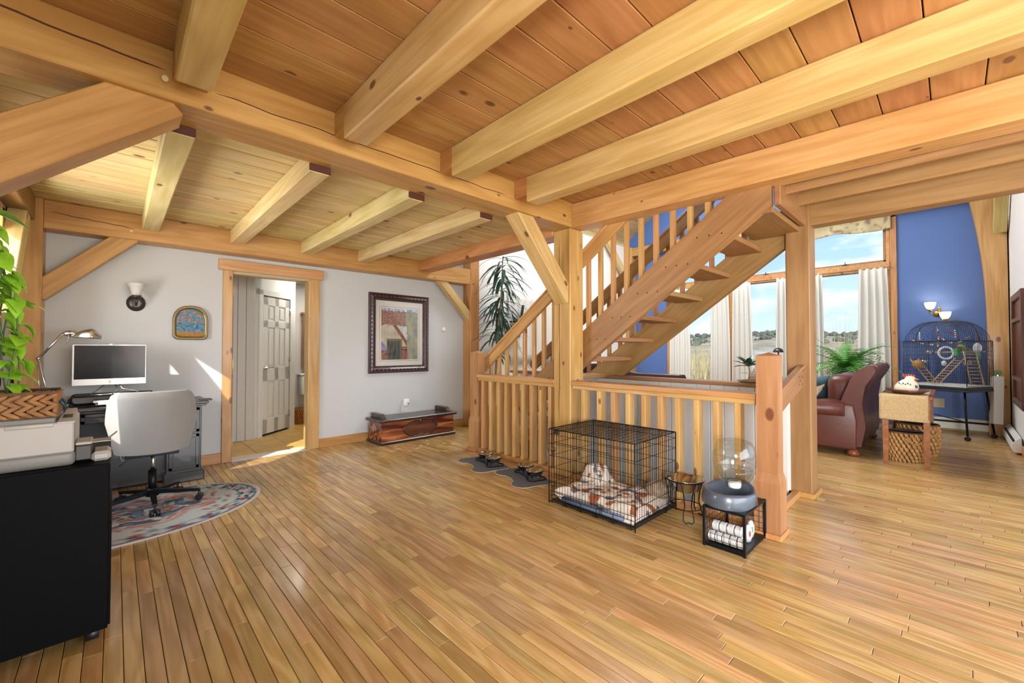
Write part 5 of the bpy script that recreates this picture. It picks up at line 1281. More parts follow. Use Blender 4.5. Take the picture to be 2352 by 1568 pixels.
t = thing('water_dispenser', (2.94, 1.0, RH), 'pet water dispenser with clear barrel bottle and slate base on the wire rack', 'water dispenser')
wc = Vector((2.98, 1.015, RH))
# base: kidney shaped trough, lofted outline
def base_ring(s_, k_):
    # k_ angle; -x side is the trough in front, +x side carries the bottle
    a = k_; c, s2 = math.cos(a), math.sin(a)
    rx = 0.165 if c < 0 else 0.14; ry = 0.125 if c > 0 else 0.135
    return Vector(((rx * s_) * c, (ry * s_) * s2, 0))
m = MB(); n = 48; prof = [(1.0, 0.0), (1.02, 0.02), (0.97, 0.075), (0.93, 0.088), (0.86, 0.088), (0.80, 0.075), (0.74, 0.035), (0.0, 0.03)]
vs = []; fs = []
for i in range(n):
    a = 2 * math.pi * i / n
    hump = max(0.0, math.cos(a)) ** 1.5
    for (s_, z) in prof:
        p = base_ring(s_ * 1.2, a); zz = z * (1 + 0.28 * hump if s_ > 0.78 else 1 + 0.2 * hump)
        if s_ >= 1.0:
            zz += 0.03 * max(0, math.cos(2 * a + math.pi)) ** 3 if z < 0.01 else 0
        vs.append(tuple(wc + p + Vector((-0.05, 0, zz))))
mm_ = len(prof)
for i in range(n):
    j = (i + 1) % n
    for k_ in range(mm_ - 1): fs.append((i * mm_ + k_, j * mm_ + k_, j * mm_ + k_ + 1, i * mm_ + k_ + 1))
m.add(vs, fs, True); m.build('base', 'slate_plastic', t, world=True)
m = MB(); m.lathe([(0, 0.0), (0.036, 0.0), (0.04, 0.012), (0.04, 0.045), (0, 0.045)], 24, (wc.x + 0.03, wc.y, wc.z + 0.072)); m.build('bottle_cap', 'white_plastic', t, world=True)
bprof = [(0.0, 0.13), (0.045, 0.128), (0.085, 0.135), (0.098, 0.16), (0.112, 0.20), (0.120, 0.25), (0.118, 0.31), (0.106, 0.365), (0.092, 0.39), (0.066, 0.398), (0.05, 0.396), (0.0, 0.394)]
m = MB(); m.lathe(bprof, 36, (wc.x + 0.03, wc.y, wc.z - 0.012), sx=1.1, sy=1.1); m.build('bottle', 'clear_plastic', t, world=True)
m = MB(); m.lathe([(0.0, 0.14), (0.08, 0.142), (0.093, 0.162), (0.104, 0.19), (0.108, 0.21), (0.0, 0.21)], 32, (wc.x + 0.03, wc.y, wc.z - 0.012)); m.build('water', 'clear_plastic', t, world=True)
for z, r_ in ((0.235, 0.1195), (0.305, 0.1195)):
    m = MB(); m.tube([(wc.x + 0.03 + r_ * math.cos(a), wc.y + r_ * math.sin(a), wc.z - 0.012 + z) for a in [i * math.pi / 18 for i in range(36)]], 0.0022, 5, True); m.build('bottle_rib', 'clear_plastic', t, world=True)

# ================================================================ LIVING ROOM
def leaf_strip(mb, p0, d, L, W, droop, n=6, up=Vector((0, 0, 1))):
    d = Vector(d).normalized(); side = d.cross(up)
    if side.length < 1e-3: side = Vector((1, 0, 0))
    side.normalize(); vs = []; fs = []; p = Vector(p0); dd = d.copy()
    for i in range(n + 1):
        f = i / n; w_ = W * (math.sin(math.pi * min(1, 0.08 + f * 0.92)) ** 0.7) / 2
        vs += [p - side * w_, p + Vector((0, 0, -w_ * 0.3)), p + side * w_]
        dd = (dd + Vector((0, 0, -droop / n))).normalized(); p = p + dd * (L / n)
    for i in range(n):
        for k_ in range(2): fs.append((i * 3 + k_, i * 3 + k_ + 1, i * 3 + 4 + k_, i * 3 + 3 + k_))
    mb.add(vs, fs, True)
# ---- tall dracaena by the newel
t = thing('dracaena', (4.52, 5.18, 0), 'tall dark green dracaena behind the left newel post', 'plant')
dr = random.Random(5); base = Vector((4.52, 5.18, 0))
m = MB(); m.lathe([(0, 0), (0.14, 0), (0.17, 0.3), (0.16, 0.3), (0.13, 0.26), (0, 0.26)], 24, base); m.build('pot', 'pot_blue', t, world=True)
trunk = [base + Vector((0.0, 0.0, 0.26)), base + Vector((0.02, -0.01, 0.9)), base + Vector((0.0, -0.08, 1.5)), base + Vector((0.03, -0.13, 2.1)), base + Vector((0.04, -0.16, 2.75))]
MB().tube(trunk, 0.016, 8, rs=[0.022, 0.018, 0.015, 0.012, 0.008]).build('trunk', 'trunk', t, world=True)
def along(f):
    k_ = f * (len(trunk) - 1); i = min(int(k_), len(trunk) - 2); return trunk[i].lerp(trunk[i + 1], k_ - i)
for i in range(150):
    f = dr.uniform(0.46, 1.0) if i < 130 else dr.uniform(0.30, 0.40)
    a = dr.uniform(0, 2 * math.pi); m = MB()
    p = along(f); d_ = Vector((math.cos(a), math.sin(a), dr.uniform(0.05, 0.5)))
    L = dr.uniform(0.44, 0.64) if i < 130 else dr.uniform(0.2, 0.36)
    leaf_strip(m, (0, 0, 0), d_, L, dr.uniform(0.032, 0.046), dr.uniform(1.1, 2.1))
    m.build('leaf', 'leaf_dark', t, world=True, matrix=Matrix.Translation(p), fix=False)

# ---- sofa seen from its arm, and its cushions
t = thing('leather_sofa', (7.1, 1.15, 0), 'brown leather sofa seen from its rolled arm end', 'sofa')
SX0, SX1, SY0, SY1 = 6.22, 7.85, 0.68, 1.66
def arm(x0, x1, nm):
    # profile in (y,z): front panel bowed, rolled top; extruded along x
    poly = [(SY0 + 0.10, 0.07), (SY1 - 0.04, 0.07), (SY1 - 0.02, 0.40)]
    for i in range(13):
        a = rad(-60 + 240 * i / 12); poly.append((SY1 - 0.12 + 0.11 * math.cos(a), 0.52 + 0.10 * math.sin(a)))
    poly = [(SY0 + 0.10, 0.07), (SY1 - 0.05, 0.07), (SY1 - 0.02, 0.45), (SY1 - 0.04, 0.58), (SY1 - 0.15, 0.645), (SY0 + 0.35, 0.635), (SY0 + 0.12, 0.60), (SY0 + 0.09, 0.40)]
    m = MB(); Mx_ = Matrix(((0, 0, 1, 0), (1, 0, 0, 0), (0, 1, 0, 0), (0, 0, 0, 1)))
    bm = bmesh.new(); vsA = [bm.verts.new((x0, y, z)) for y, z in poly]; vsB = [bm.verts.new((x1, y, z)) for y, z in poly]; n_ = len(poly)
    bm.faces.new(vsA); bm.faces.new(vsB[::-1])
    for i in range(n_): bm.faces.new((vsA[i], vsB[i], vsB[(i + 1) % n_], vsA[(i + 1) % n_]))
    bmesh.ops.recalc_face_normals(bm, faces=bm.faces); bmesh.ops.bevel(bm, geom=[e_ for e_ in bm.edges], offset=0.03, segments=3, profile=0.5, affect='EDGES')
    m.bm(bm, True); return m.build(nm, 'leather', t, world=True)
arm(SX0, SX0 + 0.24, 'arm'); arm(SX1 - 0.24, SX1, 'arm')
m = MB(); m.cyl((SX0 - 0.03, SY0 + 0.2, 0.545), (SX0 - 0.03, SY1 - 0.06, 0.545), 0.085, 18); m.build('arm_roll', 'leather', t, world=True)
m = MB()
def backp(u, v):
    # rolled back: profile v around, u along x
    prof = [(0.24, 0.10), (0.06, 0.12), (0.02, 0.35), (0.05, 0.62), (0.02, 0.82), (-0.05, 0.94), (-0.075, 1.00), (-0.05, 1.045), (0.01, 1.05), (0.08, 1.0), (0.15, 0.90), (0.22, 0.70), (0.30, 0.45), (0.24, 0.10)]
    k_ = v * (len(prof) - 1); i = min(int(k_), len(prof) - 2); f = k_ - i
    y = prof[i][0] * (1 - f) + prof[i + 1][0] * f; z = prof[i][1] * (1 - f) + prof[i + 1][1] * f
    return (SX0 + 0.02 + (SX1 - SX0 - 0.04) * u, SY0 + y, z + 0.012 * math.sin(u * 22))
m.grid(backp, 30, 40)
for i in (0.0, 1.0): m.add([backp(i, v / 39) for v in range(39)], [tuple(range(39))])
m.build('backrest', 'leather', t, world=True)
m = MB(); m.rbox(SX0 + 0.2, SX1 - 0.2, SY0 + 0.2, SY1 - 0.02, 0.1, 0.33, 0.03, 2); m.build('seat_base', 'leather', t, world=True)
for k_ in range(2):
    w_ = (SX1 - SX0 - 0.46) / 2; x0 = SX0 + 0.23 + w_ * k_; m = MB(); m.rbox(x0 + 0.005, x0 + w_ - 0.005, SY0 + 0.25, SY1, 0.33, 0.48, 0.05, 3); m.build('seat_cushion', 'leather', t, world=True)
    m = MB(); m.rbox(x0 + 0.005, x0 + w_ - 0.005, SY0 + 0.12, SY0 + 0.42, 0.47, 0.93, 0.11, 4); m.build('back_cushion', 'leather', t, world=True)
for (x, y) in ((SX0 + 0.07, SY0 + 0.14), (SX0 + 0.07, SY1 - 0.1), (SX1 - 0.1, SY0 + 0.12), (SX1 - 0.1, SY1 - 0.1)):
    m = MB(); m.lathe([(0, 0), (0.04, 0.0), (0.062, 0.022), (0.055, 0.05), (0.04, 0.075), (0, 0.08)], 16, (x, y, 0)); m.build('bun_foot', 'cherry', t, world=True)
m = MB(); m.rbox(-0.19, 0.19, -0.065, 0.065, -0.19, 0.19, 0.06, 3); o = m.build('throw_pillow', 'teal', label='dark teal throw pillow on the leather sofa', cat='pillow'); o.location = (6.9, 1.20, 0.70); o.rotation_euler = (rad(-30), 0.2, rad(60))
m = MB(); m.grid(lambda u, v: (SX0 + 0.02 + 0.5 * u, 1.15 + 0.35 * v, 0.675 + 0.05 * math.sin(u * 5) * math.sin(v * 4) + 0.02 * n3(u * 8, v * 8, 1) + 0.10 * u), 20, 16); o = m.build('fur_throw', 'fur', label='brown and cream fur throw over the sofa arm', cat='throw'); so = o.modifiers.new('s', 'SOLIDIFY'); so.thickness = 0.02

# dark sofa behind the half wall
t = thing('dark_sofa', (5.0, 2.9, 0), 'dark camel back sofa showing just above the half wall', 'sofa')
m = MB()
def camel(y):
    f = (y - 2.05) / 2.1
    return 0.955 + 0.10 * max(0, math.sin(math.pi * max(0, min(1, (f - 0.28) / 0.6)))) ** 1.4
def db(u, v):
    y = 2.10 + 2.0 * u; top = camel(y)
    prof = [(4.62, 0.12), (4.60, 0.6), (4.60, top - 0.05), (4.63, top), (4.70, top), (4.76, top - 0.06), (4.82, 0.5), (4.82, 0.12)]
    k_ = v * (len(prof) - 1); i = min(int(k_), len(prof) - 2); f = k_ - i
    return (prof[i][0] * (1 - f) + prof[i + 1][0] * f, y, prof[i][1] * (1 - f) + prof[i + 1][1] * f)
m.grid(db, 40, 29)
for i in (0.0, 1.0): m.add([db(i, v / 28) for v in range(29)], [tuple(range(29))])
m.build('backrest', 'leather_dark', t, world=True)
m = MB(); m.rbox(4.8, 5.45, 2.12, 4.08, 0.1, 0.45, 0.05, 3); m.build('seat', 'leather_dark', t, world=True)
for y in (2.10, 3.86): m = MB(); m.rbox(4.7, 5.45, y, y + 0.24, 0.1, 0.62, 0.08, 3); m.build('arm', 'leather_dark', t, world=True)
for (x, y) in ((4.66, 2.2), (4.66, 4.0), (5.4, 2.2), (5.4, 4.0)): m = MB(); m.lathe([(0, 0), (0.03, 0), (0.04, 0.12), (0, 0.12)], 10, (x, y, 0)); m.build('foot', 'dark_wood', t, world=True)
m = MB(); m.ell((0, 0, 0), 0.17, 0.08, 0.13, None, 18, 12); o = m.build('throw_pillow', 'fur', label='mottled brown pillow peeking over the half wall', cat='pillow'); o.location = (4.95, 1.36, 0.925); o.rotation_euler = (0.3, 0, rad(85))
# a low table carries the pillow and small plant side: end table behind half wall
t = thing('end_table', (5.05, 1.65, 0), 'small dark end table hidden behind the half wall', 'table')
MB().cbox(4.75, 5.35, 1.35, 2.0, 0.77, 0.80, 0.004).build('table_top', 'dark_wood', t, world=True)
for (x, y) in ((4.79, 1.39), (5.31, 1.39), (4.79, 1.96), (5.31, 1.96)): MB().cbox(x - 0.02, x + 0.02, y - 0.02, y + 0.02, 0, 0.77, 0.003).build('leg', 'dark_wood', t, world=True)
# small plant on the half wall cap
t = thing('small_plant', (4.245, 1.30, 0.94), 'small rosette plant in mossy dish on the half wall cap', 'plant')
m = MB(); m.lathe([(0, 0), (0.05, 0), (0.085, 0.016), (0.08, 0.02), (0, 0.03)], 20, (4.245, 1.30, 0.94), sx=0.7, sy=1.3); m.build('moss_dish', 'fur', t, world=True)
MB().tube([(4.245, 1.30, 0.96), (4.25, 1.295, 1.03), (4.245, 1.30, 1.10)], 0.005, 6).build('stem', 'trunk', t, world=True)
for i in range(13):
    a = 2 * math.pi * i / 13 * 2.4; m = MB(); el = 0.9 - 0.05 * i
    leaf_strip(m, (0, 0, 0), (math.cos(a), math.sin(a), 1.7 - 0.11 * i), 0.15, 0.05, 0.8); m.build('leaf', 'leaf_dark', t, world=True, matrix=Matrix.Translation((4.245, 1.30, 1.09)), fix=False)
for (a, z) in ((1.0, 1.02), (4.2, 1.035)):
    m = MB(); leaf_strip(m, (0, 0, 0), (math.cos(a) * 0.3, math.sin(a), 0.5), 0.085, 0.018, 1.0); m.build('leaf', 'leaf_dark', t, world=True, matrix=Matrix.Translation((4.245, 1.30, z)), fix=False)

# floor lamp with little dome, by the window
t = thing('floor_lamp', (8.2, 2.05, 0), 'slim floor lamp with small dark dome behind the right newel', 'lamp')
m = MB(); m.lathe([(0, 0), (0.13, 0), (0.13, 0.015), (0.01, 0.03), (0.01, 0.04)], 20, (8.2, 2.05, 0)); m.build('base', 'bronze', t, world=True)
MB().cyl((8.2, 2.05, 0.03), (8.2, 2.05, 1.22), 0.009, 8).build('pole', 'bronze', t, world=True)
m = MB(); m.lathe([(0.078, 0.0), (0.074, 0.03), (0.055, 0.06), (0.02, 0.076), (0, 0.078)], 20, (8.2, 2.05, 1.19)); m.build('shade', 'bronze', t, world=True)

# ---- sofa table with runner, tray, rooster jar; baskets below
t = thing('console_table', (6.7, 0.36, 0), 'narrow cherry console table behind the leather sofa', 'table')
TX0, TX1, TY0, TY1, TZ = 6.06, 7.20, 0.165, 0.545, 0.755
tb('table_top', 'x', TX0 - 0.02, TX1 + 0.02, TY0 - 0.02, TY1 + 0.02, TZ - 0.03, TZ, 'cherry', t)
tb('apron', 'y', TX0 + 0.02, TX0 + 0.045, TY0 + 0.03, TY1 - 0.03, TZ - 0.12, TZ - 0.03, 'cherry', t); tb('apron', 'y', TX1 - 0.045, TX1 - 0.02, TY0 + 0.03, TY1 - 0.03, TZ - 0.12, TZ - 0.03, 'cherry', t)
tb('apron', 'x', TX0 + 0.03, TX1 - 0.03, TY0 + 0.02, TY0 + 0.045, TZ - 0.12, TZ - 0.03, 'cherry', t); tb('apron', 'x', TX0 + 0.03, TX1 - 0.03, TY1 - 0.045, TY1 - 0.02, TZ - 0.12, TZ - 0.03, 'cherry', t)
for (x, y) in ((TX0 + 0.03, TY0 + 0.03), (TX0 + 0.03, TY1 - 0.03), (TX1 - 0.03, TY0 + 0.03), (TX1 - 0.03, TY1 - 0.03)):
    m = MB(); a, b = 0.028, 0.02
    m.add([(x - b, y - b, 0), (x + b, y - b, 0), (x + b, y + b, 0), (x - b, y + b, 0), (x - a, y - a, TZ - 0.03), (x + a, y - a, TZ - 0.03), (x + a, y + a, TZ - 0.03), (x - a, y + a, TZ - 0.03)], [(3, 2, 1, 0), (4, 5, 6, 7), (0, 1, 5, 4), (1, 2, 6, 5), (2, 3, 7, 6), (3, 0, 4, 7)]); m.build('leg', 'cherry', t, world=True)
m = MB(); xe = TX0 - 0.028
def run(u, v):
    y = TY0 + 0.015 + (TY1 - TY0 - 0.0) * u; s_ = v * 1.30
    if s_ < 0.26: return (xe - 0.002 - 0.004 * math.sin(u * 9), y + 0.01 * (0.26 - s_), 0.50 + s_)
    return (xe + (s_ - 0.26), y, TZ + 0.006)
m.grid(run, 16, 60); o = m.build('table_runner', 'runner', label='woven straw runner draped over the end of the console table', cat='runner'); so = o.modifiers.new('s', 'SOLIDIFY'); so.thickness = 0.008
m = MB(); m.tube([(xe - 0.008, TY0 + 0.01, 0.505), (xe - 0.008, TY1 + 0.01, 0.505)], 0.014, 8); o2 = m.build('fringe', 'runner', o)
t = thing('wooden_tray', (6.25, 0.36, TZ + 0.012), 'dark wooden boat shaped tray on the woven runner', 'tray')
m = MB(); m.lathe([(0, 0), (0.075, 0), (0.12, 0.04), (0.115, 0.042), (0.07, 0.01), (0, 0.01)], 28, (6.27, 0.345, TZ + 0.012), sx=1.3, sy=1.55); m.build('dish', 'walnut', t, world=True)
t = thing('rooster_jar', (6.27, 0.36, TZ + 0.022), 'cream ceramic rooster cookie jar with red comb on the wooden tray', 'jar')
rc = Vector((6.27, 0.36, TZ + 0.022))
m = MB()
def roo(u, v):
    a = 2 * math.pi * u; z = 0.15 * v
    r = 0.088 * math.sin(math.pi * (0.30 + 0.62 * v)) ** 0.8
    return (rc.x + r * 0.85 * math.cos(a), rc.y + r * 1.15 * math.sin(a) - 0.03 * v * v, rc.z + z)
m.grid(roo, 28, 14, True, True); m.build('body', 'cream_glaze', t, world=True)
m = MB(); m.ell(rc + Vector((0, -0.035, 0.15)), 0.03, 0.045, 0.03, None, 12, 8); m.build('head', 'cream_glaze', t, world=True)
m = MB()
for k_ in range(5): m.ell(rc + Vector((0, 0.015 - 0.02 * k_, 0.183 - 0.003 * abs(k_ - 2))), 0.008, 0.012, 0.018, None, 8, 5)
m.build('comb', 'red_paint', t, world=True)
m = MB(); m.ell(rc + Vector((-0.012, -0.075, 0.125)), 0.01, 0.014, 0.022, None, 8, 5); m.ell(rc + Vector((0.012, -0.075, 0.12)), 0.01, 0.014, 0.022, None, 8, 5); m.build('wattle', 'red_paint', t, world=True)
m = MB(); m.cyl(rc + Vector((0, -0.075, 0.15)), rc + Vector((0, -0.105, 0.143)), 0.009, 8, 0.002); m.build('beak', 'rope_tan', t, world=True)
for k_ in range(6):
    m = MB(); p = Vector(roo(0.5 + 0.035 * (k_ - 3.5), 0.62)); m.ell(p + Vector((-0.002, 0, 0.006 * (-1) ** k_)), 0.003, 0.006, 0.011, None, 6, 4); m.build('painted_leaf', 'cobalt', t, world=True)
m = MB(); m.ell(Vector(roo(0.64, 0.45)), 0.005, 0.017, 0.017, None, 10, 6); m.build('painted_flower', 'cobalt', t, world=True)
for k_ in range(5):
    m = MB(); p = Vector(roo(0.5 + 0.03 * (k_ - 2), 0.12)); m.tube([p + Vector((-0.003, -0.006, -0.004)), p + Vector((-0.003, 0.0, 0.006)), p + Vector((-0.003, 0.006, -0.004))], 0.0016, 4); m.build('painted_scroll', 'cobalt', t, world=True)
def big_basket(c, sc, lb, two=False):
    t = thing('woven_basket', (c[0], c[1], 0), lb, 'basket', 'woven baskets under the console')
    prof = [(0.15, 0.0), (0.165, 0.045), (0.178, 0.09), (0.186, 0.135), (0.19, 0.18), (0.19, 0.225), (0.188, 0.27), (0.184, 0.315), (0.18, 0.36)]
    prof = [(r_ * sc, z * sc) for r_, z in prof]
    m = MB(); weave_round(m, (c[0], c[1], 0), prof, 24, 0.35, 0.012); m.build('woven_body', 'straw', t, world=True, fix=False, kind='stuff')
    m = MB(); m.lathe([(0, 0.004)] + [(r_ - 0.006, z + 0.004) for r_, z in prof] + [(prof[-1][0] - 0.015, prof[-1][1])] + [(r_ - 0.02, z + 0.004) for r_, z in prof[::-1]] + [(0, 0.012)], 24, (c[0], c[1], 0)); m.build('liner', 'void_dark', t, world=True)
    m = MB(); m.tube([(c[0] + prof[-1][0] * math.cos(a), c[1] + prof[-1][0] * math.sin(a), prof[-1][1]) for a in [i * math.pi / 14 for i in range(28)]], 0.012, 6, True); m.build('rim', 'straw_dark', t, world=True)
    m = MB(); r_ = prof[-2][0] + 0.014; a0 = math.radians(210); m.tube([(c[0] + (r_ + 0.01) * math.cos(a0 + q), c[1] + (r_ + 0.01) * math.sin(a0 + q), prof[-2][1] - 0.07 * math.cos(q * 3.2)) for q in [(-0.45 + 0.9 * i / 10) for i in range(11)]], 0.009, 6); m.build('handle', 'straw', t, world=True)
    return t
big_basket((6.47, 0.385), 0.88, 'dark banana leaf basket nearest under the console table')
big_basket((6.93, 0.30), 1.0, 'woven basket at the far end under the console table')
MB().cbox(6.33, 6.36, 0.2, 0.55, 0.345, 0.353, 0.002).build('basket_board', 'dark_wood', label='thin dark board lying across the near basket', cat='board')

# ---- fern on a stand
t = thing('fern', (8.2, 1.14, 0), 'bushy green boston fern in dark pot beside the window', 'plant')
fr_ = random.Random(9); fc_ = Vector((8.2, 1.14, 0.92))
m = MB(); m.lathe([(0, 0.0), (0.15, 0.0), (0.19, 0.24), (0.18, 0.25), (0.14, 0.03), (0, 0.03)], 24, (8.2, 1.14, 0.70)); m.build('pot', 'pot_blue', t, world=True)
for k_ in range(5): m = MB(); m.tube([(8.2 + (0.155 + 0.035 * k_ / 5 + 0.003) * math.cos(a), 1.14 + (0.155 + 0.035 * k_ / 5 + 0.003) * math.sin(a), 0.73 + 0.04 * k_) for a in [i * math.pi / 12 for i in range(24)]], 0.004, 5, True); m.build('pot_ridge', 'pot_blue', t, world=True)
for i in range(64):
    a = fr_.uniform(0, 2 * math.pi); L = fr_.uniform(0.48, 0.78); d_ = Vector((math.cos(a), math.sin(a), fr_.uniform(0.5, 2.2))).normalized(); p = fc_.copy(); m = MB(); n = 15; pts = [p.copy()]; dr_ = fr_.uniform(0.9, 2.3)
    for k_ in range(n):
        p = p + d_ * (L / n); pts.append(p.copy())
        sd = d_.cross(Vector((0, 0, 1))).normalized(); w_ = 0.075 * math.sin(math.pi * min(1, 0.15 + 0.85 * k_ / n)) ** 0.8 + 0.012
        for sg in (-1, 1):
            tip = p + sd * sg * w_ + d_ * 0.02 - Vector((0, 0, 0.012)); q = d_ * 0.011
            m.add([p - q, p + q, tip + q * 0.3, tip - q * 0.3], [(0, 1, 2, 3)])
        d_ = (d_ + Vector((0, 0, -dr_ / n))).normalized()
    m.tube(pts, 0.002, 4); m.build('frond', 'leaf_fern', t, world=True, fix=False)
t = thing('plant_stand', (8.2, 1.14, 0), 'dark wooden stand carrying the fern', 'plant stand')
m = MB(); m.lathe([(0, 0.67), (0.17, 0.67), (0.17, 0.70), (0, 0.70)], 20, (8.2, 1.14, 0)); m.build('top', 'dark_wood', t, world=True)
for k_ in range(3): a = 2.1 * k_; m = MB(); m.cyl((8.2 + 0.13 * math.cos(a), 1.14 + 0.13 * math.sin(a), 0.67), (8.2 + 0.2 * math.cos(a), 1.14 + 0.2 * math.sin(a), 0), 0.014, 8); m.build('leg', 'dark_wood', t, world=True)

# ---- curtains and valance
cm_ = MATS['curtain'].node_tree; bb = cm_.nodes['Principled BSDF']
tl = N(cm_, 'ShaderNodeBsdfTranslucent'); tl.inputs[0].default_value = S('efece4'); mi = N(cm_, 'ShaderNodeMixShader'); mi.inputs[0].default_value = 0.35
cm_.links.new(bb.outputs[0], mi.inputs[1]); cm_.links.new(tl.outputs[0], mi.inputs[2]); cm_.links.new(mi.outputs[0], cm_.nodes['Material Output'].inputs[0])
def curtain(y0, y1, lb, grp='white window curtains', x=FX - 0.07, zt=2.605, zb_=0.40, fl=4):
    m = MB()
    def cf(u, v):
        z = zt - (zt - zb_) * v; y = y0 + (y1 - y0) * u; k_ = 1 + 0.12 * v
        yc = (y0 + y1) / 2; y = yc + (y - yc) * (0.92 + 0.16 * min(1, v * 1.6))
        amp = 0.012 + 0.02 * min(1, v * 6)
        return (x + amp * math.sin(u * math.pi * 2 * fl + 0.5 * math.sin(v * 3)) + 0.004 * math.sin(u * 17), y, z)
    m.grid(cf, 60, 24); o = m.build('curtain', 'curtain', label=lb, cat='curtain', group=grp, fix=False)
    so = o.modifiers.new('s', 'SOLIDIFY'); so.thickness = 0.003
curtain(4.02, 4.47, 'leftmost white curtain beside the blue wall'); curtain(3.19, 3.56, 'second white curtain from the left, beside the middle gap'); curtain(2.77, 3.13, 'third white curtain from the left, behind the small plant')
curtain(2.0, 2.34, 'white curtain just left of the stair post'); curtain(1.60, 1.83, 'white curtain just right of the stair post', fl=3); curtain(0.72, 1.11, 'rightmost white curtain beside the window trim')
m = MB(); m.cyl((FX - 0.06, 0.68, 2.60), (FX - 0.06, 4.5, 2.60), 0.009, 8); m.build('curtain_rod', 'pine_amber', label='thin curtain rod under the window transom', cat='rod')
m = MB(); m.grid(lambda u, v: (FX - 0.075 + 0.02 * math.sin(u * 60) * v, 0.68 + 3.84 * u, 3.54 - (0.30 + 0.025 * math.sin(u * 24)) * v), 160, 14); o = m.build('valance', 'printed_cloth', label='scalloped floral print valance across the top of the windows', cat='valance', fix=False)
paint(o, lambda p: lerp(lerp(S('b9ab86')[:3], S('8f8a72')[:3], 0.5 + n3(p.y * 9, p.z * 9, 1)), S('7d4f45')[:3] if n3(p.y * 14, p.z * 14, 4) > 0.25 else S('b9ab86')[:3], 0.55))
so = o.modifiers.new('s', 'SOLIDIFY'); so.thickness = 0.004

# ---- lit double sconce on the blue wall
t = thing('wall_sconce', (FX, 0.15, 1.7), 'lit double arm brass sconce on the blue wall above the bird cage', 'sconce')
m = MB(); m.lathe([(0, 0), (0.055, 0), (0.05, 0.015), (0.02, 0.025), (0, 0.026)], 20); m.build('back_plate', 'brass', t, matrix=Matrix.Translation((FX, 0.15, 1.80)) @ Matrix.Rotation(rad(-90), 4, 'Y'), world=True)
for (dy, dz, px_) in ((0.085, 0.06, 0.16), (-0.075, -0.095, 0.15)):
    c = Vector((FX - px_, 0.15 + dy, 1.77 + dz)); m = MB(); m.tube([(FX - 0.02, 0.15, 1.80), (FX - 0.08, 0.15 + dy * 0.3, 1.75), c + Vector((0, 0, -0.03)), c + Vector((0, 0, 0.01))], 0.008, 8); m.lathe([(0.01, 0), (0.022, 0.0), (0.026, 0.03), (0.02, 0.035)], 14, c); m.build('arm', 'brass', t, world=True)
    m = MB(); m.lathe([(0.024, 0.0), (0.045, 0.02), (0.060, 0.06), (0.067, 0.105), (0.064, 0.105), (0.057, 0.06), (0.042, 0.024), (0.02, 0.006)], 24, c + Vector((0, 0, 0.03))); m.build('glass_shade', 'lampglow', t, world=True)
    pl_ = bpy.data.lights.new('sconce_bulb', 'POINT'); pl_.energy = 1.2; pl_.color = (1, 0.82, 0.58); pl_.shadow_soft_size = 0.03; po = bpy.data.objects.new('sconce_bulb', pl_); COL.objects.link(po); po.location = c + Vector((0, 0, 0.11)); po.parent = t; po.matrix_parent_inverse = inv(t)
m = MB(); m.cyl((FX - 0.10, 0.135, 1.74), (FX - 0.10, 0.135, 1.88), 0.012, 10); m.ell((FX - 0.10, 0.135, 1.89), 0.015, 0.015, 0.018); m.build('stem', 'brass', t, world=True)

# ---- bird cage
CA = rad(-26)
t = thing('bird_cage', (8.82, 0.07, 0), 'large domed dark blue bird cage on wheeled stand in the corner', 'bird cage', rz=CA)
HL, HW = 0.30, 0.36; ZT = 0.735; ZA = 1.36; ZD = 1.655
cg = []
def dome(x, y):
    fx = min(1.0, abs(x) / HL); fy = min(1.0, abs(y) / HW); return ZA + (ZD - ZA) * max(0.0, (1 - fx ** 4) * (1 - fy ** 3.5)) ** 0.5
def cage_panel(pts_list, nm):
    m = MB()
    for p in pts_list: m.tube(p, 0.0018, 4)
    return m.build(nm, 'tray_blue', t, fix=False, kind='stuff')
for sy in (-HW, HW):
    L_ = [[(-HL + 2 * HL * i / 29, sy, ZT), (-HL + 2 * HL * i / 29, sy, ZA)] for i in range(30)] + [[(-HL, sy, ZT + 0.06 * k_), (HL, sy, ZT + 0.06 * k_)] for k_ in range(11)]
    cage_panel(L_, 'wire_end')
for sx in (-HL, HL):
    L_ = [[(sx, -HW + 2 * HW * i / 35, ZT), (sx, -HW + 2 * HW * i / 35, ZA)] for i in range(36)] + [[(sx, -HW, ZT + 0.06 * k_), (sx, HW, ZT + 0.06 * k_)] for k_ in range(11)]
    cage_panel(L_, 'wire_front' if sx < 0 else 'wire_back')
L_ = []
for i in range(1, 35):
    y = -HW + 2 * HW * i / 35; L_.append([(HL * math.sin(a), y, dome(HL * math.sin(a), y)) for a in [rad(-90 + 180 * k_ / 16) for k_ in range(17)]])
for i in range(1, 10):
    x = -HL + 2 * HL * i / 10; L_.append([(x, HW * math.sin(a), dome(x, HW * math.sin(a))) for a in [rad(-90 + 180 * k_ / 16) for k_ in range(17)]])
cage_panel(L_, 'wire_roof')
m = MB(); m.tube([(-HL, -HW, ZA), (HL, -HW, ZA), (HL, HW, ZA), (-HL, HW, ZA)], 0.005, 6, True); m.build('waist_rim', 'tray_blue', t)
m = MB(); m.tube([(0, HW * math.sin(a), dome(0, HW * math.sin(a))) for a in [rad(-90 + 180 * k_ / 24) for k_ in range(25)]], 0.006, 6); m.build('arch_rim', 'tray_blue', t)
m = MB(); m.tube([(HL * math.sin(a), 0, dome(HL * math.sin(a), 0)) for a in [rad(-90 + 180 * k_ / 24) for k_ in range(25)]], 0.002, 6); m.build('arch_rim', 'tray_blue', t)
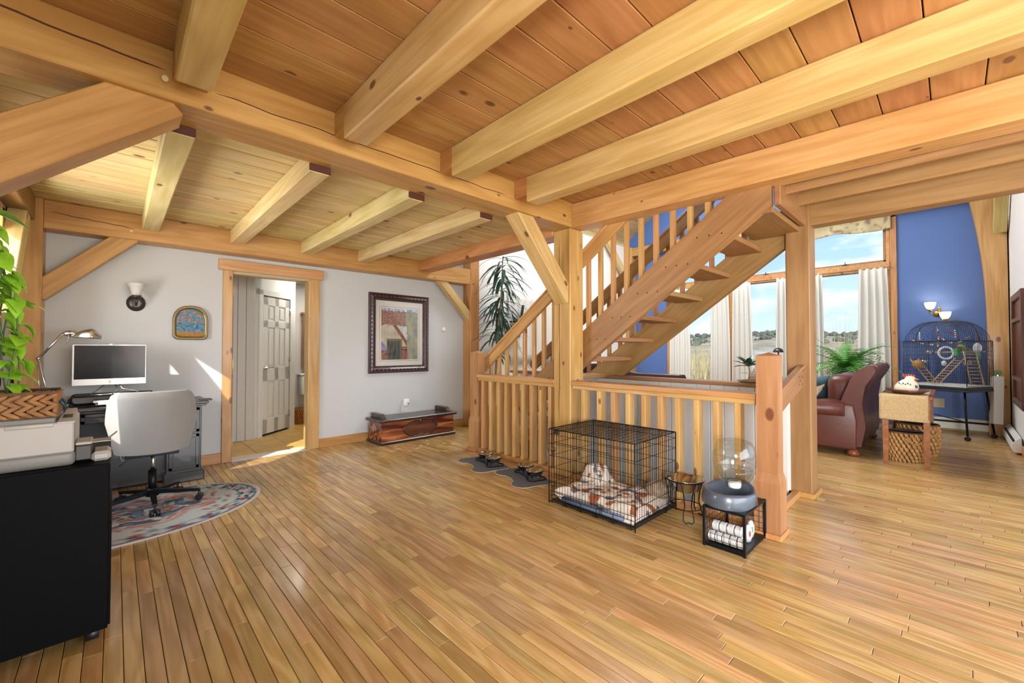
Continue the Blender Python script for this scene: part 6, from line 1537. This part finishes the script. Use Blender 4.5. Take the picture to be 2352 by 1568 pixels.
for (x, y) in ((-HL, -HW), (-HL, HW), (HL, -HW), (HL, HW)): MB().cyl((x, y, ZT), (x, y, ZA), 0.005, 6).build('corner_rod', 'tray_blue', t)
MB().cbox(-HL - 0.02, HL + 0.02, -HW - 0.02, HW + 0.02, 0.665, 0.72, 0.012).build('tray', 'tray_blue', t)
MB().cbox(-HL - 0.035, HL + 0.035, -HW - 0.035, HW + 0.035, 0.655, 0.675, 0.006).build('tray_lip', 'tray_blue', t)
MB().cbox(-HL + 0.01, HL - 0.01, -HW + 0.01, HW - 0.01, 0.72, 0.735, 0.002).build('paper_liner', 'paper', t)
for (sx, sy) in ((-1, -1), (-1, 1), (1, -1), (1, 1)):
    m = MB(); m.tube([(sx * (HL - 0.06), sy * (HW - 0.05), 0.655), (sx * (HL - 0.03), sy * (HW - 0.03), 0.40), (sx * (HL + 0.0), sy * (HW + 0.0), 0.06)], 0.013, 8); lg2 = m.build('leg', 'black_metal', t)
    m = MB(); m.cyl((sx * HL - 0.02, sy * HW, 0.028), (sx * HL + 0.02, sy * HW, 0.028), 0.028, 14); m.build('castor', 'black_plastic', lg2)
m = MB(); m.cyl((-HL + 0.03, -HW + 0.03, 0.25), (HL - 0.03, HW - 0.03, 0.25), 0.006, 6); m.build('brace_rod', 'black_metal', t)
# toys hanging and standing in the cage: things of their own
ct, st_ = math.cos(CA), math.sin(CA)
def CW(s, d, z): return Vector((8.80 + 0.5 * d, 0.07 - s * 1.15, z))
cr_ = random.Random(21)
def ladder(p0, p1, w_, n, lb):
    tt = thing('bird_ladder', p0, lb, 'ladder', 'rope ladders in the bird cage'); p0 = Vector(p0); p1 = Vector(p1); d_ = p1 - p0; s_ = Vector((0.42, -0.9, 0)) * 0  + d_.cross(Vector((0.8, 0.6, 0))).cross(d_)
    s_ = Vector((0.1, -0.995, 0)) if True else s_
    for q in (-w_ / 2, w_ / 2): m = MB(); m.tube([p0 + s_ * q, p1 + s_ * q], 0.009, 6); m.build('side_rope', 'rope_tan', tt, world=True)
    for i in range(1, n): m = MB(); c = p0 + d_ * i / n; m.cyl(c - s_ * w_ / 2, c + s_ * w_ / 2, 0.006, 6); m.build('rung', 'rope_tan', tt, world=True)
ladder(CW(-0.12, 0.22, 0.745), CW(-0.30, 0.20, 1.10), 0.09, 8, 'left rope ladder leaning in the bird cage')
ladder(CW(-0.10, -0.10, 0.745), CW(0.12, -0.16, 1.12), 0.09, 10, 'middle rope ladder slanting up to the right in the bird cage')
ladder(CW(0.26, -0.20, 0.745), CW(0.20, -0.18, 1.22), 0.12, 10, 'right upright rope ladder in the bird cage')
m = MB(); m.cyl(CW(-0.10, -0.05, 1.20), CW(0.33, -0.12, 1.21), 0.009, 8); m.build('perch', 'rope_tan', label='straight wooden perch across the bird cage', cat='perch')
m = MB(); rcn = CW(0.0, -0.10, 1.19); m.tube([rcn + Vector((0.1, -0.995, 0)) * 0.075 * math.cos(a) + Vector((0, 0, 0.085 * math.sin(a))) for a in [i * math.pi / 14 for i in range(28)]], 0.014, 8, True); m.build('rope_ring', 'toy_white', label='white rope ring swing hanging in the bird cage', cat='toy')
def swag(pts, n, lb, cols):
    tt = thing('bead_rope', pts[0], lb, 'toy', 'beaded ropes in the bird cage'); P_ = [Vector(p) for p in pts]
    MB().tube(P_, 0.005, 5).build('cord', 'rope_tan', tt, world=True)
    for i in range(n):
        k_ = (i + 0.5) / n * (len(P_) - 1); j = min(int(k_), len(P_) - 2); c = P_[j].lerp(P_[j + 1], k_ - j)
        MB().ell(c, 0.011, 0.011, 0.012, None, 6, 4).build('bead', cols[i % len(cols)], tt, world=True)
cs = ['rope_red', 'rope_tan', 'toy_white', 'cobalt', 'gold_rim']
swag([CW(-0.33, 0.1, 1.40), CW(-0.25, 0.08, 1.34), CW(-0.15, 0.06, 1.31), CW(-0.06, 0.05, 1.32)], 16, 'left drooping beaded rope in the bird cage', cs)
swag([CW(-0.08, 0.0, 1.58), CW(-0.06, 0.0, 1.45), CW(-0.07, 0.0, 1.32), CW(-0.08, 0.0, 1.22)], 16, 'vertical beaded rope hanging from the cage dome', cs)
swag([CW(-0.05, 0.0, 1.42), CW(0.02, -0.03, 1.34), CW(0.10, -0.06, 1.33), CW(0.20, -0.1, 1.42)], 16, 'right drooping beaded rope in the bird cage', cs)
swag([CW(0.02, -0.05, 1.56), CW(0.06, -0.06, 1.46), CW(0.10, -0.08, 1.44)], 9, 'short red chain under the cage dome', ['rope_red', 'cobalt'])
swag([CW(-0.24, 0.1, 1.50), CW(-0.24, 0.1, 1.38)], 7, 'small white shredded toy at the left of the cage', ['toy_white'])
swag([CW(0.08, -0.08, 1.52), CW(0.085, -0.08, 1.40)], 8, 'cluster of pale beads under the right sconce shade', ['toy_white', 'gold_rim'])
swag([CW(0.26, -0.2, 1.48), CW(0.265, -0.2, 1.38)], 6, 'blue and red chain at the right of the cage', ['cobalt', 'rope_red'])
m = MB(); m.ell(CW(0.265, -0.2, 1.26), 0.045, 0.045, 0.075, None, 12, 8); m.build('cage_toy', 'toy_white', label='white oval toy at the right of the bird cage', cat='toy')
t = thing('budgie', CW(0.14, -0.09, 1.22), 'small olive green bird sitting on the perch', 'bird')
bc = CW(0.15, -0.09, 1.265); m = MB()
m.tube([bc + Vector((-0.02, 0.05, 0.03)), bc + Vector((-0.01, 0.03, 0.028)), bc, bc + Vector((0.01, -0.03, -0.015)), bc + Vector((0.025, -0.08, -0.04))], 0.02, 10, rs=[0.012, 0.025, 0.032, 0.022, 0.006]); m.build('body', 'toy_green', t, world=True)
MB().cyl(bc + Vector((-0.022, 0.06, 0.03)), bc + Vector((-0.027, 0.072, 0.022)), 0.006, 6, 0.001).build('beak', 'rope_tan', t, world=True)
m = MB(); m.cyl(bc + Vector((0, 0.005, -0.02)), bc + Vector((0, 0.005, -0.05)), 0.003, 5); m.build('leg', 'rope_tan', t, world=True)
m = MB(); m.cbox(-0.05, 0.05, -0.02, 0.02, -0.05, 0.05, 0.005); o = m.build('foraging_box', 'toy_jade', label='green and red foraging box on the cage perch', cat='toy'); o.location = CW(0.10, -0.13, 1.20); o.rotation_euler = (0, 0, CA)
MB().cbox(-0.052, 0.052, -0.022, 0.022, -0.052, -0.044, 0.001).build('red_edge', 'rope_red', o); MB().ell((0, 0, 0.06), 0.02, 0.015, 0.014).build('knob', 'rope_red', o)
for (p, lb) in ((CW(-0.15, 0.28, 1.18), 'upper steel cup at the left of the bird cage'), (CW(-0.2, 0.24, 1.04), 'lower steel cup at the left of the bird cage'), (CW(0.18, -0.02, 1.02), 'steel cup at the right of the bird cage')):
    m = MB(); m.lathe([(0, 0), (0.04, 0), (0.052, 0.04), (0.05, 0.04), (0.038, 0.004), (0, 0.004)], 20, p); m.build('feed_cup', 'steel', label=lb, cat='cup', group='feed cups in the bird cage')
m = MB(); m.lathe([(0, 0), (0.05, 0.01), (0.07, 0.06), (0.06, 0.11), (0.0, 0.14)], 14, CW(-0.26, 0.05, 0.95)); m.build('straw_nest', 'straw', label='small straw nest at the left side of the bird cage', cat='nest')
m = MB(); m.lathe([(0, 0), (0.012, 0.0), (0.018, 0.08), (0.0, 0.09)], 10, CW(0.28, -0.22, 1.10)); m.build('cuttle_clip', 'toy_jade', label='jade green clip toy below the white oval toy', cat='toy')
m = MB(); m.ell(CW(-0.02, -0.10, 1.04), 0.03, 0.03, 0.04, None, 8, 6); m.build('cage_toy', 'toy_white', label='pale blue tufted toy under the rope ring', cat='toy')

# ---- right corner: heaters, leaning box, scissors, wall frame, outlet
def heater(axis, a0, a1, lb):
    if axis == 'y':
        t = thing('baseboard_heater', (FX - 0.04, (a0 + a1) / 2, 0), lb, 'heater', 'baseboard heaters')
        Mx_ = Matrix(((-1, 0, 0, FX - 0.02), (0, 0, 1, 0), (0, 1, 0, 0), (0, 0, 0, 1)))
    else:
        t = thing('baseboard_heater', ((a0 + a1) / 2, RY + 0.04, 0), lb, 'heater', 'baseboard heaters')
        Mx_ = Matrix(((0, 0, 1, 0), (1, 0, 0, RY + 0.02), (0, 1, 0, 0), (0, 0, 0, 1)))
    m = MB(); m.prism([(0, 0.03), (0.05, 0.03), (0.07, 0.045), (0.07, 0.125), (0.06, 0.14), (0.045, 0.165), (0.012, 0.20), (0, 0.20)], a0, a1, Mx_); m.build('cover', 'trim_white', t, world=True)
    m = MB(); m.prism([(0.0625, 0.138), (0.0475, 0.163), (0.0495, 0.165), (0.0645, 0.140)], a0 + 0.05, a1 - 0.05, Mx_); m.build('slot', 'void_dark', t, world=True)
    m = MB(); m.prism([(-0.001, 0.025), (0.073, 0.025), (0.073, 0.127), (0.048, 0.168), (0.012, 0.204), (-0.001, 0.204)], a1 - 0.06, a1, Mx_); m.build('end_cap', 'trim_white', t, world=True)
heater('y', -0.42, 0.62, 'white baseboard heater under the bird cage along the blue wall'); heater('x', 7.70, 9.08, 'white baseboard heater along the right wall by the corner')
t = thing('leaning_box', (8.9, -0.30, 0.2), 'tall narrow white box leaning on the corner post', 'box')
MB().cbox(-0.05, 0.05, -0.05, 0.05, 0, 0.66, 0.003).build('carton', 'trim_white', t); t.location = (8.86, -0.40, 0.21); t.rotation_euler = (rad(4), rad(6), rad(20))
t = thing('scissors', (8.9, -0.42, 0.87), 'green handled scissors standing on the tall white box', 'scissors')
for dx in (-0.018, 0.018): m = MB(); m.tube([(8.93 + 0.0, -0.425 + dx + 0.016 * math.cos(a), 0.915 + 0.028 * math.sin(a)) for a in [i * math.pi / 8 for i in range(16)]], 0.006, 6, True); m.build('handle_loop', 'toy_jade', t, world=True)
m = MB(); m.cbox(8.927, 8.933, -0.432, -0.418, 0.868, 0.89, 0.001); m.build('blade', 'steel', t, world=True)
t = thing('wall_frame', (8.0, RY, 0.5), 'dark red wooden window frame decoration on the right wall', 'frame')
for (x0, x1, z0, z1) in ((7.36, 7.44, 0.55, 1.93), (8.42, 8.50, 0.55, 1.93)): tb('stile', 'z', x0, x1, RY, RY + 0.035, z0, z1, 'walnut', t)
for (z0, z1) in ((0.55, 0.63), (0.86, 0.91), (1.58, 1.63), (1.85, 1.93)): tb('rail', 'x', 7.44, 8.42, RY, RY + 0.035, z0, z1, 'walnut', t)
MB().box(7.44, 8.42, RY, RY + 0.006, 0.63, 1.85).build('backing', 'walnut', t, world=True)
t = thing('wall_outlet', (FX, 0.17, 0.4), 'beige outlet plate low on the blue wall behind the cage leg', 'outlet')
MB().cbox(FX - 0.006, FX, 0.10, 0.24, 0.34, 0.48, 0.002).build('cover_plate', 'mat_edge', t, world=True)

# ---- wall behind the stair: television on its arm, curtained window
t = thing('television', (5.1, 5.2, 1.7), 'flat television on a swing arm seen edge on behind the dracaena', 'television')
Mt = Matrix.Translation((5.16, 5.22, 1.72)) @ Matrix.Rotation(math.atan2(0.73, 0.69), 4, 'Z') @ Matrix.Rotation(rad(8), 4, 'X')
MB().cbox(-0.30, 0.30, -0.02, 0.02, -0.27, 0.27, 0.004).build('panel', 'black_plastic', t, matrix=Mt, world=True)
MB().cbox(-0.29, 0.29, -0.0215, -0.0195, -0.26, 0.26, 0.001).build('screen', 'screen', t, matrix=Mt, world=True)
m = MB(); m.cbox(4.86, 5.02, WY - 0.03, WY, 1.58, 1.88, 0.004); m.build('wall_plate', 'dark_grey', t, world=True)
m = MB(); m.tube([(4.94, WY - 0.03, 1.73), (5.05, 5.40, 1.73), (5.14, 5.26, 1.73)], 0.016, 8); m.build('arm', 'black_metal', t, world=True)
wn = struct(MB().cbox(5.3, 6.2, WY - 0.03, WY, 0.95, 1.0, 0.004).build('trim_13', 'trim_white'))
curtain_w = MB()
def cw(u, v):
    x = 5.12 + 1.15 * u; return (x, WY - 0.05 + 0.018 * math.sin(u * 44), 2.33 - 1.36 * v)
curtain_w.grid(cw, 90, 8); o = curtain_w.build('curtain', 'curtain', label='sheer white curtain on the far wall behind the stair rail', cat='curtain', group='white window curtains', fix=False); so = o.modifiers.new('s', 'SOLIDIFY'); so.thickness = 0.003
# armchair shapes and flowers seen between the balusters
t = thing('armchair', (6.4, 4.9, 0), 'pale armchair seen between the stair balusters', 'armchair')
MB().rbox(6.0, 6.8, 4.45, 5.2, 0.12, 0.45, 0.06, 3).build('seat', 'fabric_grey', t, world=True); MB().rbox(6.0, 6.8, 5.05, 5.35, 0.12, 1.0, 0.1, 3).build('backrest', 'fabric_grey', t, world=True)
for x in (5.98, 6.66): MB().rbox(x, x + 0.18, 4.45, 5.2, 0.12, 0.65, 0.06, 3).build('arm', 'fabric_grey', t, world=True)
for (x, y) in ((6.06, 4.52), (6.74, 4.52), (6.06, 5.28), (6.74, 5.28)): MB().cyl((x, y, 0), (x, y, 0.13), 0.025, 8).build('foot', 'dark_wood', t, world=True)
# ================================================================ OUTDOORS
def hill(x, y):
    d = max(0.0, x - 10.0)
    z = -1.2 - 0.045 * min(d, 70)
    if d > 60: z += 21.0 * (1 - math.exp(-((d - 60) / 190.0) ** 2)) * (0.85 + 0.25 * n3(y * 0.008, 3.0, 1) + 0.08 * n3(y * 0.03, d * 0.02, 2))
    return z + 0.35 * n3(x * 0.08, y * 0.08, 4)
m = MB(); nx, ny = 70, 60
def gnd(u, v):
    d = 9.6 + 420 * u ** 2.4; y = (v - 0.45) * (60 + 2.4 * d); return (d, y, hill(d, y))
m.grid(gnd, nx, ny)
def dry(t_, co):
    a = N(t_, 'ShaderNodeTexNoise'); a.inputs['Scale'].default_value = 0.09; a.inputs['Detail'].default_value = 8; a.inputs['Roughness'].default_value = 0.65; t_.links.new(co, a.inputs['Vector'])
    r_ = N(t_, 'ShaderNodeValToRGB'); el = r_.color_ramp.elements; el[0].position = 0.32; el[0].color = S('8b846a'); el[1].position = 0.66; el[1].color = S('e2dfd6'); k_ = el.new(0.46); k_.color = S('b5a47c'); k2_ = el.new(0.57); k2_.color = S('c7b890')
    t_.links.new(a.outputs[0], r_.inputs[0]); return r_.outputs[0]
mixmat('dry_ground', dry)
gr_ = m.build('ground_field', 'dry_ground', fix=False, kind='stuff', label='winter field and hillside of dry brush with snow patches beyond the windows', cat='field')
mf = MB(); mf.box(-30, 9.4, -60, -3.6, -1.0, -0.4); mf.box(-60, LX - 0.2, -60, 60, -1.0, -0.4); mf.build('ground_yard', 'dry_ground', kind='stuff', label='dry yard around the house', cat='yard')
gr2 = random.Random(31)
m = MB()
for i in range(9000):
    x = gr2.uniform(17.5, 27); y = gr2.uniform(5.0, 19.0)
    if y < 0.33 * x + 0.4 or y > 0.5 * x + 2: continue          # denser thicket to the left, open view in the middle
    h_ = gr2.uniform(1.8, 4.2) * (0.75 + 0.35 * n3(x * 0.5, y * 0.5, 2)); a = gr2.uniform(0, 6.28); z0 = hill(x, y) - 0.05; w_ = gr2.uniform(0.010, 0.022); b = gr2.uniform(0.05, 0.5)
    ca, sa = math.cos(a), math.sin(a)
    p0 = (x, y, z0); p1 = (x + b * 0.35 * ca, y + b * 0.35 * sa, z0 + h_ * 0.55); p2 = (x + b * ca, y + b * sa, z0 + h_)
    m.add([(p0[0] - w_, p0[1] + w_, p0[2]), (p0[0] + w_, p0[1] - w_, p0[2]), (p1[0] + w_ * .8, p1[1] - w_ * .8, p1[2]), (p1[0] - w_ * .8, p1[1] + w_ * .8, p1[2]), (p2[0], p2[1], p2[2])], [(0, 1, 2, 3), (3, 2, 4)])
m.build('brush_thicket', pbr('dry_reed', 'cdbd8e', 0.9, var=0.25, vscale=3), fix=False, kind='stuff', label='tall dry reeds and brush outside the left window', cat='brush')
m = MB()
for i in range(3800):
    x = gr2.uniform(18, 34); y = gr2.uniform(-3.5, 0.22 * x + 0.5)
    h_ = gr2.uniform(1.0, 2.0) + (2.6 if y < 0.195 * x else 0.0) * gr2.random(); a = gr2.uniform(0, 6.28); z0 = hill(x, y) - 0.05; w_ = gr2.uniform(0.008, 0.018); b = gr2.uniform(0.1, 0.7); ca, sa = math.cos(a), math.sin(a)
    m.add([(x - w_, y + w_, z0), (x + w_, y - w_, z0), (x + b * ca, y + b * sa, z0 + h_)], [(0, 1, 2)])
m.build('brush_slope', pbr('dry_twig', 'b8a680', 0.9, var=0.3, vscale=2), fix=False, kind='stuff', label='bare twiggy brush on the slope outside the right window', cat='brush')
m = MB()
for i in range(1300):
    x = gr2.uniform(190, 330); y = gr2.uniform(-60, 260)
    if n3(x * 0.02, y * 0.015, 5) < 0.02 and x < 280: continue
    z0 = hill(x, y); h_ = gr2.uniform(1.2, 3.2); r_ = h_ * gr2.uniform(0.4, 0.7)
    m.lathe([(r_ * 0.7, 0), (r_, h_ * 0.35), (r_ * 0.75, h_ * 0.75), (0, h_)], 5, (x, y, z0 - 0.3))
m.build('treeline', pbr('evergreen', '6f745f', 0.9, var=0.3, vscale=0.2), fix=False, kind='stuff', label='distant evergreen tree line on the hill', cat='trees')
for (x, y, s_, lb) in ((60, 17.2, 3.0, 'round evergreen bush in the middle of the field'), (58, 18.6, 2.0, 'smaller evergreen bush left of the round one in the field'), (26, 6.35, 2.6, 'golden brown young conifer outside beside the curtain')):
    t = thing('field_bush', (x, y, hill(x, y)), lb, 'bush', 'bushes in the field')
    m = MB()
    for k_ in range(220):
        a = gr2.uniform(0, 6.28); f = gr2.random(); rr = s_ * 0.38 * (1 - f * 0.75) * gr2.uniform(0.4, 1.0); c = Vector((rr * math.cos(a), rr * math.sin(a), 0.25 + f * s_ * 0.9)); q = s_ * 0.06
        m.add([c + Vector((gr2.uniform(-q, q), gr2.uniform(-q, q), gr2.uniform(-q, q))) for _ in range(4)], [(0, 1, 2, 3)])
    m.build('foliage', 'evergreen' if x > 30 else 'gold_leaf', t, fix=False) if x > 30 else m.build('foliage', pbr('gold_leaf', '8f7a34', 0.9, var=0.3, vscale=3), t, fix=False)
    MB().cyl((0, 0, -0.2), (0, 0, s_ * 0.5), 0.05 * s_ * 0.5, 6).build('trunk', 'trunk', t)
